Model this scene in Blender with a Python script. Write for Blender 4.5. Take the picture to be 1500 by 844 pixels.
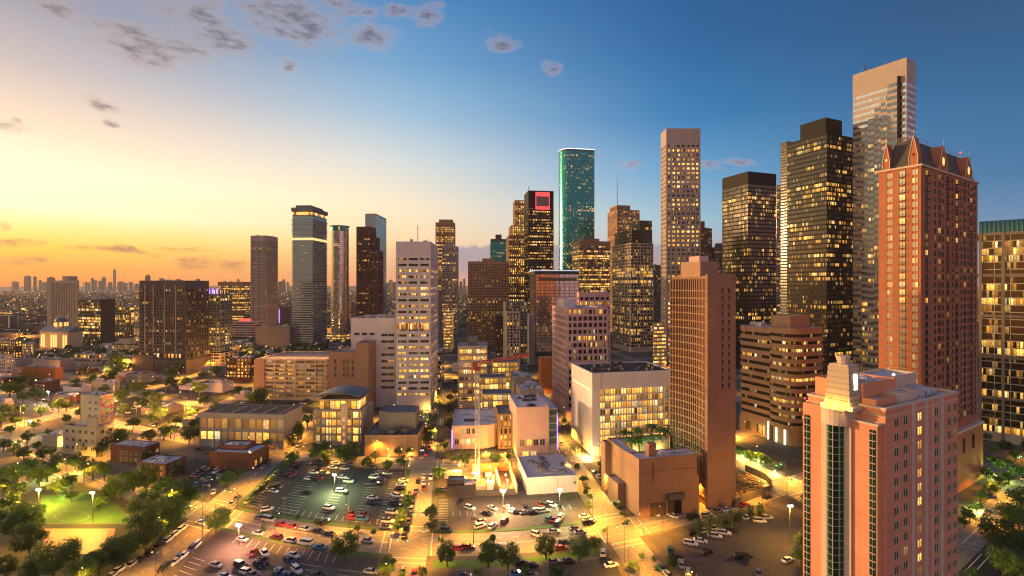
import bpy, math, random
from mathutils import Vector
random.seed(7)
R = math.radians
for o in list(bpy.data.objects): bpy.data.objects.remove(o)
SC = bpy.context.scene
COL = SC.collection
# ------------------------------------------------------------------ camera
H, F, X0, Y0 = 88.0, 716.0, 750.0, 418.0       # drone height, focal length in photo pixels, centre column, horizon row
cd = bpy.data.cameras.new('camera'); cam = bpy.data.objects.new('camera', cd); COL.objects.link(cam)
cam.location = (0, 0, H); cam.rotation_euler = (R(90), 0, 0)
cd.sensor_width = 36; cd.lens = 36*F/1500; cd.shift_y = -(422-Y0)/1500; cd.clip_start = 1; cd.clip_end = 60000
SC.camera = cam
# ------------------------------------------------------------------ exposure / colour
SC.view_settings.view_transform = 'Standard'; SC.view_settings.look = 'None'
SC.view_settings.exposure = 0.26; SC.view_settings.gamma = 1
SC.cycles.use_denoising = True
SC.cycles.max_bounces = 5; SC.cycles.diffuse_bounces = 2; SC.cycles.glossy_bounces = 3
SC.cycles.sample_clamp_indirect = 3.0; SC.cycles.sample_clamp_direct = 0
SC.cycles.use_light_tree = True; SC.cycles.filter_width = 1.15
SUN_AZ, SUN_EL = -70.0, 5.0                      # degrees: azimuth from straight ahead, elevation

def lin(c):
    return tuple(((v/255)/12.92 if v/255 <= .04045 else (((v/255)+.055)/1.055)**2.4) for v in c)

class NT:
    """small helper around a node tree"""
    def __init__(s, tree): s.t = tree; s.n = tree.nodes; s.l = tree.links
    def node(s, typ, **kw):
        n = s.n.new(typ)
        for k, v in kw.items(): setattr(n, k, v)
        return n
    def put(s, sock, v):
        if isinstance(v, bpy.types.NodeSocket): s.l.new(v, sock)
        elif v is not None:
            if sock.type == 'RGBA' and len(v) == 3: v = (*v, 1)
            sock.default_value = v
    def math(s, op, a, b=None, c=None, clamp=False):
        n = s.node('ShaderNodeMath', operation=op, use_clamp=clamp)
        for i, v in enumerate((a, b, c)):
            if v is not None: s.put(n.inputs[i], v)
        return n.outputs[0]
    def mix(s, f, a, b, blend='MIX'):
        n = s.node('ShaderNodeMix', data_type='RGBA', blend_type=blend)
        s.put(n.inputs[0], f); s.put(n.inputs[6], a); s.put(n.inputs[7], b)
        return n.outputs[2]
    def maprange(s, v, a, b, c=0., d=1., smooth=False):
        n = s.node('ShaderNodeMapRange', interpolation_type='SMOOTHSTEP' if smooth else 'LINEAR')
        for i, q in enumerate((v, a, b, c, d)): s.put(n.inputs[i], q)
        return n.outputs[0]
    def ramp(s, v, stops, interp='LINEAR'):
        n = s.node('ShaderNodeValToRGB'); cr = n.color_ramp; cr.interpolation = interp
        while len(cr.elements) < len(stops): cr.elements.new(.5)
        for e, (p, c) in zip(cr.elements, stops): e.position = p; e.color = (*c, 1) if len(c) == 3 else c
        s.put(n.inputs[0], v); return n.outputs[0]
    def noise(s, vec, scale, detail=3., rough=.5, out=0, dim='3D'):
        n = s.node('ShaderNodeTexNoise', noise_dimensions=dim)
        if vec is not None: s.put(n.inputs['Vector'], vec)
        n.inputs['Scale'].default_value = scale; n.inputs['Detail'].default_value = detail; n.inputs['Roughness'].default_value = rough
        return n.outputs[out]
    def xyz(s, x, y, z):
        n = s.node('ShaderNodeCombineXYZ')
        for i, v in enumerate((x, y, z)): s.put(n.inputs[i], v)
        return n.outputs[0]
    def sep(s, v):
        n = s.node('ShaderNodeSeparateXYZ'); s.put(n.inputs[0], v); return n.outputs

# ------------------------------------------------------------------ world: dusk sky
def build_world():
    w = bpy.data.worlds.new('World'); SC.world = w; w.use_nodes = True
    t = NT(w.node_tree); t.n.clear()
    out = t.node('ShaderNodeOutputWorld'); bg = t.node('ShaderNodeBackground')
    sky = t.node('ShaderNodeTexSky', sky_type='NISHITA', sun_disc=False)
    sky.sun_elevation = R(SUN_EL); sky.sun_rotation = R(SUN_AZ); sky.altitude = 50; sky.dust_density = 2.5
    tc = t.node('ShaderNodeTexCoord').outputs['Generated']
    x, y, z = t.sep(tc)
    az = t.math('MULTIPLY', t.math('ARCTAN2', x, y), 180/math.pi)
    el = t.math('MULTIPLY', t.math('ARCSINE', z), 180/math.pi)
    f = t.math('DIVIDE', el, 45., clamp=True)
    def col(stops): return t.ramp(f, [(e/45, lin(c)) for e, c in stops])
    left = col([(0, (250, 140, 52)), (1.4, (255, 168, 20)), (3.4, (255, 205, 60)), (4.8, (255, 228, 130)), (6.5, (255, 244, 196)), (9.5, (255, 242, 200)), (14, (232, 204, 178)), (18, (190, 174, 170)), (23, (145, 141, 155)), (45, (70, 100, 140))])
    mid = col([(0, (236, 150, 112)), (2.5, (244, 184, 128)), (5.5, (250, 212, 158)), (9, (244, 222, 186)), (14, (205, 210, 206)), (19, (150, 184, 206)), (24, (104, 156, 196)), (30, (66, 128, 180)), (45, (35, 90, 145))])
    rgt = col([(0, (196, 160, 156)), (3.5, (178, 178, 186)), (7, (150, 188, 204)), (12, (92, 156, 198)), (18, (30, 116, 172)), (25, (8, 92, 150)), (31, (4, 80, 136)), (45, (8, 66, 120))])
    far = col([(0, (122, 140, 165)), (4, (88, 132, 172)), (9, (30, 104, 152)), (16, (4, 88, 136)), (23, (6, 70, 114)), (45, (8, 50, 90))])
    west = col([(0, (255, 170, 70)), (3, (255, 205, 100)), (8, (255, 238, 175)), (20, (255, 232, 196)), (32, (226, 206, 190)), (45, (150, 155, 175))])
    c = t.mix(t.maprange(az, -50., -6., 0., 1., True), left, mid)
    c = t.mix(t.maprange(az, -22., 24., 0., 1., True), c, rgt)
    c = t.mix(t.maprange(az, 10., 48., 0., 1., True), c, far)
    c = t.mix(t.maprange(az, -52., -72.), c, west)
    behind = col([(0, (190, 140, 130)), (4, (226, 168, 156)), (10, (214, 170, 172)), (18, (160, 150, 176)), (28, (92, 118, 162)), (45, (50, 84, 136))])
    c = t.mix(t.maprange(az, 62., 100.), c, behind)
    c = t.mix(t.maprange(az, -118., -165.), c, behind)
    # clouds: noise inside soft ellipses given in sky angles
    wob = t.noise(tc, 9., 5., .6, 1)
    wx, wy, wz = t.sep(wob)
    az2 = t.math('ADD', az, t.math('MULTIPLY', t.math('SUBTRACT', wx, .5), 5.))
    el2 = t.math('ADD', el, t.math('MULTIPLY', t.math('SUBTRACT', wy, .5), 3.))
    def ang(px, py):
        a = math.atan((px-X0)/F); return math.degrees(a), math.degrees(math.atan((Y0-py)/F*math.cos(a)))
    E = [(225, 70, 74, 26), (300, 42, 60, 42), (440, 28, 76, 34), (545, 50, 38, 20), (735, 66, 22, 14), (14, 182, 24, 9), (150, 146, 30, 8), (148, 171, 13, 6),
         (805, 98, 16, 10), (180, 372, 70, 5), (275, 366, 45, 5), (290, 385, 42, 10), (345, 388, 30, 10), (22, 357, 48, 6), (30, 378, 60, 7), (85, 14, 36, 18), (630, 20, 22, 16), (515, 6, 34, 10),
         (582, 16, 28, 10), (420, 92, 12, 9), (4, 335, 16, 7), (925, 240, 16, 8), (1075, 235, 22, 5), (1035, 245, 20, 6)]
    m = None
    for px, py, rx, ry in E:
        a, e = ang(px, py); a1, _ = ang(px+rx, py); _, e1 = ang(px, py-ry)
        da = t.math('DIVIDE', t.math('SUBTRACT', az2, a), abs(a1-a)*1.25); de = t.math('DIVIDE', t.math('SUBTRACT', el2, e), abs(e1-e)*1.25)
        v = t.math('SUBTRACT', 1., t.math('ADD', t.math('MULTIPLY', da, da), t.math('MULTIPLY', de, de)))
        m = v if m is None else t.math('MAXIMUM', m, v)
    st = t.noise(t.xyz(t.math('MULTIPLY', az, .06), t.math('MULTIPLY', el, .16), 3.), 6.5, 8., .66)
    dens = t.math('ADD', m, t.math('MULTIPLY', t.math('SUBTRACT', st, .47), 4.2))
    cl = t.maprange(dens, -.1, 1.9, 0., .9, True)
    lowwarm = t.maprange(el, 2., 14.)
    ccol = t.mix(lowwarm, lin((214, 136, 74)), lin((178, 150, 136)))
    core = t.mix(lowwarm, lin((168, 108, 74)), lin((92, 88, 98)))
    ccol = t.mix(t.maprange(dens, .45, 1.7, 0., 1., True), t.mix(t.maprange(az, -25., 5.), ccol, lin((176, 158, 168))), core)
    c = t.mix(cl, c, ccol)
    # low bank of grey-violet cloud towards the middle of the skyline
    edge = t.math('ADD', 2.6, t.math('MULTIPLY', t.noise(t.xyz(t.math('MULTIPLY', az, .05), 1., 2.), 5., 5., .6), 4.2))
    bank = t.math('MULTIPLY', t.maprange(t.math('SUBTRACT', edge, el), -.1, .5, 0., 1., True), t.maprange(el, .3, 2.2, 0.05, .85, True))
    bank = t.math('MULTIPLY', bank, t.math('MULTIPLY', t.maprange(az, -15., -9., 0., 1., True), t.maprange(az, 38., 26., 0., 1., True)))
    c = t.mix(bank, c, lin((142, 140, 162)))
    mul = t.mix(1., sky.outputs[0], (.014, .015, .018), 'MULTIPLY')
    c = t.mix(1., c, mul, 'ADD')
    t.put(bg.inputs[0], c); bg.inputs[1].default_value = .99
    t.l.new(bg.outputs[0], out.inputs[0])
build_world()
# ------------------------------------------------------------------ sun, just above the horizon
sd = bpy.data.lights.new('sun', 'SUN'); sun = bpy.data.objects.new('sun', sd); COL.objects.link(sun)
sd.energy = 4.8; sd.angle = R(3); sd.color = (1, .55, .22)
_d = Vector((math.sin(R(SUN_AZ))*math.cos(R(SUN_EL)), math.cos(R(SUN_AZ))*math.cos(R(SUN_EL)), math.sin(R(SUN_EL))))
sun.rotation_euler = _d.to_track_quat('Z', 'Y').to_euler()

# ------------------------------------------------------------------ materials
MATS = {}
def mat_base(key):
    m = bpy.data.materials.new(key); m.use_nodes = True; MATS[key] = m
    t = NT(m.node_tree); return m, t, t.n['Principled BSDF']
def wall(key, col, rough=.8, var=.27, scale=.12, joint=0., spec=.3):
    if key in MATS: return MATS[key]
    m, t, b = mat_base(key)
    p = t.node('ShaderNodeNewGeometry').outputs['Position']
    n1 = t.noise(p, scale, 4., .6); n2 = t.noise(p, 2.3, 3., .6)
    px, py, pz = t.sep(p)
    n3 = t.noise(t.xyz(px, py, t.math('MULTIPLY', pz, .08)), .9, 3., .6)
    v = t.math('ADD', t.math('ADD', t.math('MULTIPLY', n1, var*1.6), t.math('MULTIPLY', n2, var*.7)), t.math('ADD', t.math('MULTIPLY', n3, var), 1-var*1.65))
    c = t.mix(1., col, t.xyz(v, v, v), 'MULTIPLY')
    if joint:
        fr = t.math('FRACT', t.math('DIVIDE', pz, joint))
        j = t.math('LESS_THAN', fr, .12/joint)
        c = t.mix(t.math('MULTIPLY', j, .35), c, tuple(q*.4 for q in col))
    t.put(b.inputs['Base Color'], c); b.inputs['Roughness'].default_value = rough
    b.inputs['Specular IOR Level'].default_value = spec
    bp = t.node('ShaderNodeBump'); bp.inputs['Strength'].default_value = .25; bp.inputs['Distance'].default_value = .05
    t.put(bp.inputs['Height'], n2); t.put(b.inputs['Normal'], bp.outputs[0])
    return m
def glass(key, tint, frac, cw=1.6, e=1.6, metal=.35, rough=.2, warm=1., floor_var=1.15, mull=.1, hb=2.4, base_e=0.):
    """window glass: dark and glossy, each room cell lit or not"""
    if key in MATS: return MATS[key]
    m, t, b = mat_base(key)
    uv = t.node('ShaderNodeUVMap').outputs[0]; u, v, _ = t.sep(uv)
    rnd = t.node('ShaderNodeObjectInfo').outputs['Random']
    def wn(a, bb, sh):
        n = t.node('ShaderNodeTexWhiteNoise', noise_dimensions='3D'); t.put(n.inputs['Vector'], t.xyz(a, bb, sh)); return n
    uc = t.math('DIVIDE', u, cw); cell = t.math('FLOOR', uc)
    r100 = t.math('MULTIPLY', rnd, 917.3)
    a = wn(cell, r100, 1.5); blk = wn(t.math('FLOOR', t.math('DIVIDE', uc, 3.7)), r100, 4.5); fl = wn(r100, .5, 7.7)
    sc = t.math('ADD', t.math('MULTIPLY', a.outputs[0], .5), t.math('MULTIPLY', blk.outputs[0], .5))
    th = t.math('MULTIPLY', frac, t.math('ADD', 1-floor_var*.5, t.math('MULTIPLY', t.math('POWER', fl.outputs[0], 1.5), floor_var*1.35)))
    lit = t.math('LESS_THAN', sc, th)
    fr = t.math('FRACT', uc)
    ml = t.math('GREATER_THAN', fr, mull) if mull else 1.
    inn = t.noise(t.xyz(t.math('MULTIPLY', u, 1.), t.math('MULTIPLY', v, 1.), r100), 1.7, 2., .6)
    cr = t.sep(a.outputs[1])
    br = t.math('MULTIPLY', t.math('ADD', .12, t.math('MULTIPLY', t.math('POWER', cr[0], 1.6), 1.7)), t.maprange(inn, .32, .62, .35, 1.25))
    br = t.math('MULTIPLY', br, t.maprange(v, 0., hb, .65, 1.2))
    em = t.math('MULTIPLY', t.math('MULTIPLY', lit, ml), br)
    ec = t.ramp(cr[1], [(0, (1, .36*warm, .04*warm)), (.5, (1, .48*warm, .08*warm)), (.85, (1, .58*warm, .15*warm)), (1, (1, .78, .45))])
    t.put(b.inputs['Base Color'], t.mix(t.math('MULTIPLY', cr[2], .5), tint, tuple(q*.45 for q in tint)))
    b.inputs['Metallic'].default_value = metal; b.inputs['Roughness'].default_value = rough
    t.put(b.inputs['Emission Color'], ec)
    t.put(b.inputs['Emission Strength'], t.math('ADD', t.math('MULTIPLY', em, e), base_e) if base_e else t.math('MULTIPLY', em, e))
    # panes are never perfectly flat: tilt each a little
    nm = t.node('ShaderNodeNewGeometry').outputs['Normal']
    vm = t.node('ShaderNodeVectorMath', operation='SUBTRACT'); t.put(vm.inputs[0], a.outputs[1]); vm.inputs[1].default_value = (.5, .5, .5)
    vs = t.node('ShaderNodeVectorMath', operation='SCALE'); t.l.new(vm.outputs[0], vs.inputs[0]); vs.inputs['Scale'].default_value = .022
    va = t.node('ShaderNodeVectorMath', operation='ADD'); t.l.new(nm, va.inputs[0]); t.l.new(vs.outputs[0], va.inputs[1])
    vn = t.node('ShaderNodeVectorMath', operation='NORMALIZE'); t.l.new(va.outputs[0], vn.inputs[0]); t.put(b.inputs['Normal'], vn.outputs[0])
    m.cycles.emission_sampling = 'NONE'
    return m
def emit(key, col, s, sample=False):
    if key in MATS: return MATS[key]
    m, t, b = mat_base(key); b.inputs['Base Color'].default_value = (.3, .3, .3, 1)
    b.inputs['Emission Color'].default_value = (*col, 1); b.inputs['Emission Strength'].default_value = s
    if not sample: m.cycles.emission_sampling = 'NONE'
    return m
def plain(key, col, rough=.5, metal=0., coat=0.):
    if key in MATS: return MATS[key]
    m, t, b = mat_base(key); b.inputs['Base Color'].default_value = (*col, 1)
    b.inputs['Roughness'].default_value = rough; b.inputs['Metallic'].default_value = metal; b.inputs['Coat Weight'].default_value = coat
    return m

# ------------------------------------------------------------------ mesh collector
class MB:
    def __init__(s): s.v = []; s.f = []; s.uv = {}; s.mi = []
    def quad(s, pts, uv=None, mi=0):
        i = len(s.v); s.v += [tuple(p) for p in pts]; s.f.append(tuple(range(i, i+len(pts)))); s.mi.append(mi)
        if uv: s.uv[len(s.f)-1] = uv
    def box(s, x0, y0, z0, x1, y1, z1, mi=0, M=None):
        c = [(x0, y0, z0), (x1, y0, z0), (x1, y1, z0), (x0, y1, z0), (x0, y0, z1), (x1, y0, z1), (x1, y1, z1), (x0, y1, z1)]
        if M: c = [M(p) for p in c]
        i = len(s.v); s.v += c
        for q in ((0, 3, 2, 1), (4, 5, 6, 7), (0, 1, 5, 4), (1, 2, 6, 5), (2, 3, 7, 6), (3, 0, 4, 7)):
            s.f.append(tuple(i+k for k in q)); s.mi.append(mi)
    def prism(s, pts, z0, z1, mi=0, top=True, bot=True):
        n = len(pts); i = len(s.v)
        s.v += [(p[0], p[1], z0) for p in pts]+[(p[0], p[1], z1) for p in pts]
        for k in range(n):
            q = (k+1) % n; s.f.append((i+k, i+q, i+n+q, i+n+k)); s.mi.append(mi)
        if top: s.f.append(tuple(range(i+n, i+2*n))); s.mi.append(mi)
        if bot: s.f.append(tuple(reversed(range(i, i+n)))); s.mi.append(mi)
    def ring(s, outer, inner, z0, z1, mi=0):
        n = len(outer); i = len(s.v)
        for z in (z0, z1):
            s.v += [(p[0], p[1], z) for p in outer]; s.v += [(p[0], p[1], z) for p in inner]
        for k in range(n):
            q = (k+1) % n; o0, o1, a0, a1 = i, i+2*n, i+n, i+3*n
            for fc in ((o0+k, o0+q, o1+q, o1+k), (a0+q, a0+k, a1+k, a1+q), (o1+k, o1+q, a1+q, a1+k), (o0+q, o0+k, a0+k, a0+q)):
                s.f.append(fc); s.mi.append(mi)
    def tube(s, a, b, r, n=6, r2=None, mi=0):
        a, b = Vector(a), Vector(b); d = (b-a).normalized(); u = d.orthogonal().normalized(); w = d.cross(u); r2 = r if r2 is None else r2
        i = len(s.v)
        for p, q in ((a, r), (b, r2)):
            s.v += [tuple(p+(u*math.cos(k*2*math.pi/n)+w*math.sin(k*2*math.pi/n))*q) for k in range(n)]
        for k in range(n):
            j = (k+1) % n; s.f.append((i+k, i+j, i+n+j, i+n+k)); s.mi.append(mi)
        s.f.append(tuple(range(i+n, i+2*n))); s.mi.append(mi); s.f.append(tuple(reversed(range(i, i+n)))); s.mi.append(mi)
    def sphere(s, c, r, seg=8, rings=5, sz=1., mi=0):
        i = len(s.v); s.v.append((c[0], c[1], c[2]-r*sz))
        for a in range(1, rings):
            ph = -math.pi/2+math.pi*a/rings
            for k in range(seg):
                th = 2*math.pi*k/seg; s.v.append((c[0]+r*math.cos(ph)*math.cos(th), c[1]+r*math.cos(ph)*math.sin(th), c[2]+r*sz*math.sin(ph)))
        s.v.append((c[0], c[1], c[2]+r*sz)); top = len(s.v)-1
        for k in range(seg):
            j = (k+1) % seg; s.f.append((i, i+1+j, i+1+k)); s.mi.append(mi)
            for a in range(rings-2):
                o = i+1+a*seg; s.f.append((o+k, o+j, o+seg+j, o+seg+k)); s.mi.append(mi)
            o = i+1+(rings-2)*seg; s.f.append((o+k, o+j, top)); s.mi.append(mi)
    def mesh(s, name, mats, smooth=False):
        me = bpy.data.meshes.new(name); me.from_pydata(s.v, [], s.f)
        if not isinstance(mats, (list, tuple)): mats = [mats]
        for m in mats: me.materials.append(m)
        me.polygons.foreach_set('material_index', s.mi)
        if s.uv:
            ul = me.uv_layers.new(name='UVMap').data
            for fi, uvs in s.uv.items():
                for k, li in enumerate(me.polygons[fi].loop_indices): ul[li].uv = uvs[k]
        if smooth: me.polygons.foreach_set('use_smooth', [True]*len(s.f))
        me.update(); return me
def link(name, me, parent=None, loc=None, rz=None):
    o = bpy.data.objects.new(name, me); COL.objects.link(o)
    if parent is not None: o.parent = parent
    if loc is not None: o.location = loc
    if rz is not None: o.rotation_euler = (0, 0, rz)
    return o
def tag(o, label=None, cat=None, group=None, kind=None):
    if label: o['label'] = label
    if cat: o['category'] = cat
    if group: o['group'] = group
    if kind: o['kind'] = kind
    return o
def copy_tree(o, parent=None):
    c = o.copy(); COL.objects.link(c); c.parent = parent
    for ch in [q for q in o.children]: copy_tree(ch, c)
    return c

# ------------------------------------------------------------------ where things stand
def G(px, py, z=0.):
    """point at height z seen in photo column px, row py"""
    Y = F*(H-z)/(py-Y0); return Vector(((px-X0)/F*Y, Y, z))
def W(s, t, z=0.):
    """street-grid address (metres across, metres along) to world; blocks bend gently with bearing"""
    r = math.hypot(s, t); az = math.atan2(s, t); return Vector((r*(az-90/716), r, z))
def Winv(X, Y):
    az = X/Y+90/716; return Y*math.sin(az), Y*math.cos(az)
def grid_dirs(X, Y):
    s, t = Winv(X, Y); p = W(s, t); f = W(s, t+1)-p; c = W(s+1, t)-p
    return math.atan2(f.y, f.x), math.atan2(c.y, c.x)
def zt(py, Y): return H-(py-Y0)*Y/F
ORD = 'first second third fourth fifth sixth seventh eighth ninth tenth eleventh twelfth thirteenth fourteenth fifteenth sixteenth seventeenth eighteenth nineteenth twentieth'.split()
TENS = dict(zip(range(2, 10), 'twenty thirty forty fifty sixty seventy eighty ninety'.split()))
def ordinal(n):
    if n <= 20: return ORD[n-1]
    if n >= 100: return 'hundred-and-'+ordinal(n-100) if n > 100 else 'hundredth'
    a, b = divmod(n, 10); return (TENS[a]+'-'+ORD[b-1]) if b else TENS[a][:-1]+'ieth'
PENDING = {}
def later(o, phrase, region):
    """label a repeat by its look, region and order from that region's landmark"""
    PENDING.setdefault((phrase, region), []).append(o)
def settle_labels():
    for (phrase, region), obs in PENDING.items():
        where, mark, pt = REGIONS[region]
        obs.sort(key=lambda o: (Vector((o.location.x, o.location.y, 0))-pt).length)
        for i, o in enumerate(obs):
            if len(obs) == 1: o['label'] = f'{phrase} {where}'
            else: o['label'] = f'{phrase} {where}, {ordinal(i+1)} from {mark}'
# ------------------------------------------------------------------ setting: ground, streets, blocks
def ground_mat(key, col, col2, scale=.05, rough=.9, bump=.2, pat=.8):
    m, t, b = mat_base(key); p = t.node('ShaderNodeNewGeometry').outputs['Position']
    n = t.noise(p, scale, 6., .65); n2 = t.noise(p, scale*14, 4., .6); n3 = t.noise(p, 4., 2., .5)
    c = t.mix(t.maprange(n, .35, .65, 0., 1., True), col, col2)
    v = t.math('ADD', t.math('MULTIPLY', n2, pat), 1-pat*.5); v = t.math('MULTIPLY', v, t.math('ADD', .8, t.math('MULTIPLY', n3, .4)))
    t.put(b.inputs['Base Color'], t.mix(1., c, t.xyz(v, v, v), 'MULTIPLY')); b.inputs['Roughness'].default_value = rough
    bp = t.node('ShaderNodeBump'); bp.inputs['Strength'].default_value = bump; bp.inputs['Distance'].default_value = .03
    t.put(bp.inputs['Height'], n3); t.put(b.inputs['Normal'], bp.outputs[0]); return m
GM = ground_mat('ground_soil', (.018, .028, .010), (.04, .036, .026), .02)
ASPH = ground_mat('asphalt_road', (.17, .155, .13), (.22, .20, .165), .05, .7, .3, 1.1)
LOT = ground_mat('asphalt_lot', (.026, .030, .038), (.042, .044, .05), .05, .8, .2, 1.2)
LOTW = ground_mat('asphalt_worn', (.042, .040, .042), (.075, .064, .058), .035, .85, .2, 1.3)
PAVE = ground_mat('pavement_concrete', (.10, .09, .075), (.055, .05, .042), .12, .85)
GRASS = ground_mat('lawn', (.035, .11, .014), (.06, .15, .02), .08, .95, .6, 1.)
CLAY = ground_mat('bare_earth', (.20, .12, .06), (.13, .08, .045), .15, .95, .8, 1.2)
PAINT = plain('road_paint', (.6, .58, .5), .7)
g = MB(); 
rr = [(-30000, -300), (30000, -300), (30000, 60000), (-30000, 60000)]
g.quad([(x, y, 0) for x, y in rr]); tag(link('ground', g.mesh('ground', GM)), kind='structure')

SST = [-13.4+75*k for k in range(-6, 0)]+[-13.4, 59, 136, 211, 286, 361, 436]       # forward streets (across position)
TST = [83.5, 166, 240, 315, 390, 465, 540, 615]                                      # cross streets (distance)
HWF, HWC = 5.6, 7.5
def wpoly(ring, z, n=6):
    out = []
    for k in range(len(ring)):
        a, b = ring[k], ring[(k+1) % len(ring)]
        for i in range(n):
            out.append(W(a[0]+(b[0]-a[0])*i/n, a[1]+(b[1]-a[1])*i/n, z))
    return out
def wstrip(s0, t0, s1, t1, hw, z, n=24):
    """ribbon along a straight street"""
    q = []; dx, dy = s1-s0, t1-t0; L = math.hypot(dx, dy); nx, ny = -dy/L*hw, dx/L*hw
    for i in range(n):
        a, b = i/n, (i+1)/n
        q.append([W(s0+dx*a-nx, t0+dy*a-ny, z), W(s0+dx*b-nx, t0+dy*b-ny, z), W(s0+dx*b+nx, t0+dy*b+ny, z), W(s0+dx*a+nx, t0+dy*a+ny, z)])
    return q
def ribbon(name, s0, t0, s1, t1, hw, z, mat, n=24, kind='structure'):
    m = MB()
    for q in wstrip(s0, t0, s1, t1, hw, z, n): m.quad(q[::-1] if (q[1]-q[0]).cross(q[2]-q[0]).z < 0 else q)
    return tag(link(name, m.mesh(name, mat)), kind=kind)
for s in SST: ribbon('road', s, 76 if abs(s) > 40 else 60, s, 640, HWF+.02, .004, ASPH)
for t_ in TST: ribbon('road', -470, t_, 440, t_, HWC+.02, .008, ASPH, 60)
# raised pavement of each block (a real kerb of 12 cm)
SS = [-600]+SST+[540]; TT = [60-30]+TST+[640]
for i in range(len(SST)-1):
    for j in range(-1, len(TST)-1):
        s0, s1 = SST[i]+HWF, SST[i+1]-HWF; t0, t1 = (TST[j]+HWC if j >= 0 else 20), TST[j+1]-HWC
        m = MB(); P = wpoly([(s0, t0), (s1, t0), (s1, t1), (s0, t1)], 0)
        m.prism([(p.x, p.y) for p in P], 0, .12, bot=False)
        tag(link('pavement', m.mesh('pavement', PAVE)), kind='structure')
def patch(name, ring, mat, z=.124, n=6, kind='structure'):
    m = MB(); P = wpoly(ring, z, n); m.quad(P); return tag(link(name, m.mesh(name, mat)), kind=kind)
def ppatch(name, pts, mat, z=.128, kind='structure'):
    m = MB(); m.quad([G(x, y, 0)*1+Vector((0, 0, z)) for x, y in pts][::-1]); o = link(name, m.mesh(name, mat)); return tag(o, kind=kind)
# parking lots
patch('parking_lot', [(-80, 175.5), (-21, 175.5), (-21, 231), (-80, 231)], LOT)
patch('parking_lot', [(-80, 90+5), (-21, 95), (-21, 156), (-80, 156)], LOTW)
patch('parking_lot', [(-5.5, 175.5), (51, 175.5), (51, 203), (-5.5, 203)], LOTW)
patch('construction_ground', [(-5.5, 203), (28, 203), (28, 232), (-5.5, 232)], CLAY)
patch('parking_lot', [(67, 93), (128, 93), (128, 157), (67, 157)], LOTW)
patch('parking_lot', [(-5.5, 92), (51, 92), (51, 150), (-5.5, 150)], LOT)
patch('grass_verge', [(-5.5, 152), (51, 152), (51, 156), (-5.5, 156)], GRASS)
patch('grass_verge', [(-80, 157), (-21, 157), (-21, 158.3), (-80, 158.3)], GRASS)
patch('grass_verge', [(-80, 173.8), (-21, 173.8), (-21, 175.2), (-80, 175.2)], GRASS)
patch('grass_verge', [(-82.5, 176), (-80.3, 176), (-80.3, 231), (-82.5, 231)], GRASS)
patch('grass_verge', [(-20.7, 176), (-19, 176), (-19, 231), (-20.7, 231)], GRASS)
patch('grass_verge', [(-5.5, 170+3.8), (51, 173.8), (51, 175.2), (-5.5, 175.2)], GRASS)
patch('parking_lot', [(-124, 177), (-100, 177), (-96, 230), (-124, 230)], LOT)
patch('grass_field', [(-158, 93), (-94, 93), (-94, 157), (-158, 157)], GM, .122)
for t0, t1 in ((247.5, 308), (322, 383)):
    for s0, s1 in ((-300, -243), (-232, -168), (-157, -94)):
        patch('open_ground', [(s0, t0), (s1, t0), (s1, t1), (s0, t1)], GM, .126); patch('parking_lot', [(s0+6, t0+6), (s1-26, t0+6), (s1-26, t0+30), (s0+6, t0+30)], LOT, .131)
# park: lit football lawn and ball court
ppatch('lawn', [(58, 768), (60, 726), (135, 722), (162, 730), (188, 756), (188, 768)], GRASS, .13)
COURT = ground_mat('court_floor', (.36, .22, .10), (.30, .19, .09), .3, .6, .1, .3)
ppatch('ball_court', [(66, 775), (169, 775), (163, 800), (140, 812), (60, 812)], COURT, .134)
ppatch('court_end', [(66, 775), (76, 775), (70, 800), (60, 806)], plain('court_red', (.35, .12, .09), .7), .138)
ppatch('court_end', [(158, 776), (169, 776), (163, 800), (153, 806)], MATS['court_red'], .138)
def rings(name, cx, cy, rx, ry, mat, z, wd=.12):
    m = MB(); n = 36
    for k in range(n):
        a, b = 2*math.pi*k/n, 2*math.pi*(k+1)/n; q = []
        for th, f in ((a, 1-wd), (b, 1-wd), (b, 1), (a, 1)):
            p = G(cx+rx*f*math.cos(th), cy-ry*f*math.sin(th)); q.append((p.x, p.y, z))
        m.quad(q)
    return tag(link(name, m.mesh(name, mat)), kind='structure')
rings('painted_circle', 105, 757, 25, 8, plain('faded_paint', (.22, .26, .12), .8), .142, .03); rings('painted_circle', 118, 795, 5, 2, MATS['court_red'], .145, .2)
def pstroke(m, a, b, w, z):
    p, q = G(*a), G(*b); d = (q-p).normalized(); n = Vector((-d.y, d.x, 0))*w/2
    m.quad([(v.x, v.y, z) for v in (p-n, q-n, q+n, p+n)])
m = MB()
for a, b in (((58, 768), (188, 768)), ((188, 768), (188, 756)), ((188, 756), (162, 731)), ((162, 731), (135, 722)), ((56, 766), (54, 800))): pstroke(m, a, b, .7, .146)
tag(link('path', m.mesh('path', PAVE)), kind='structure')
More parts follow.
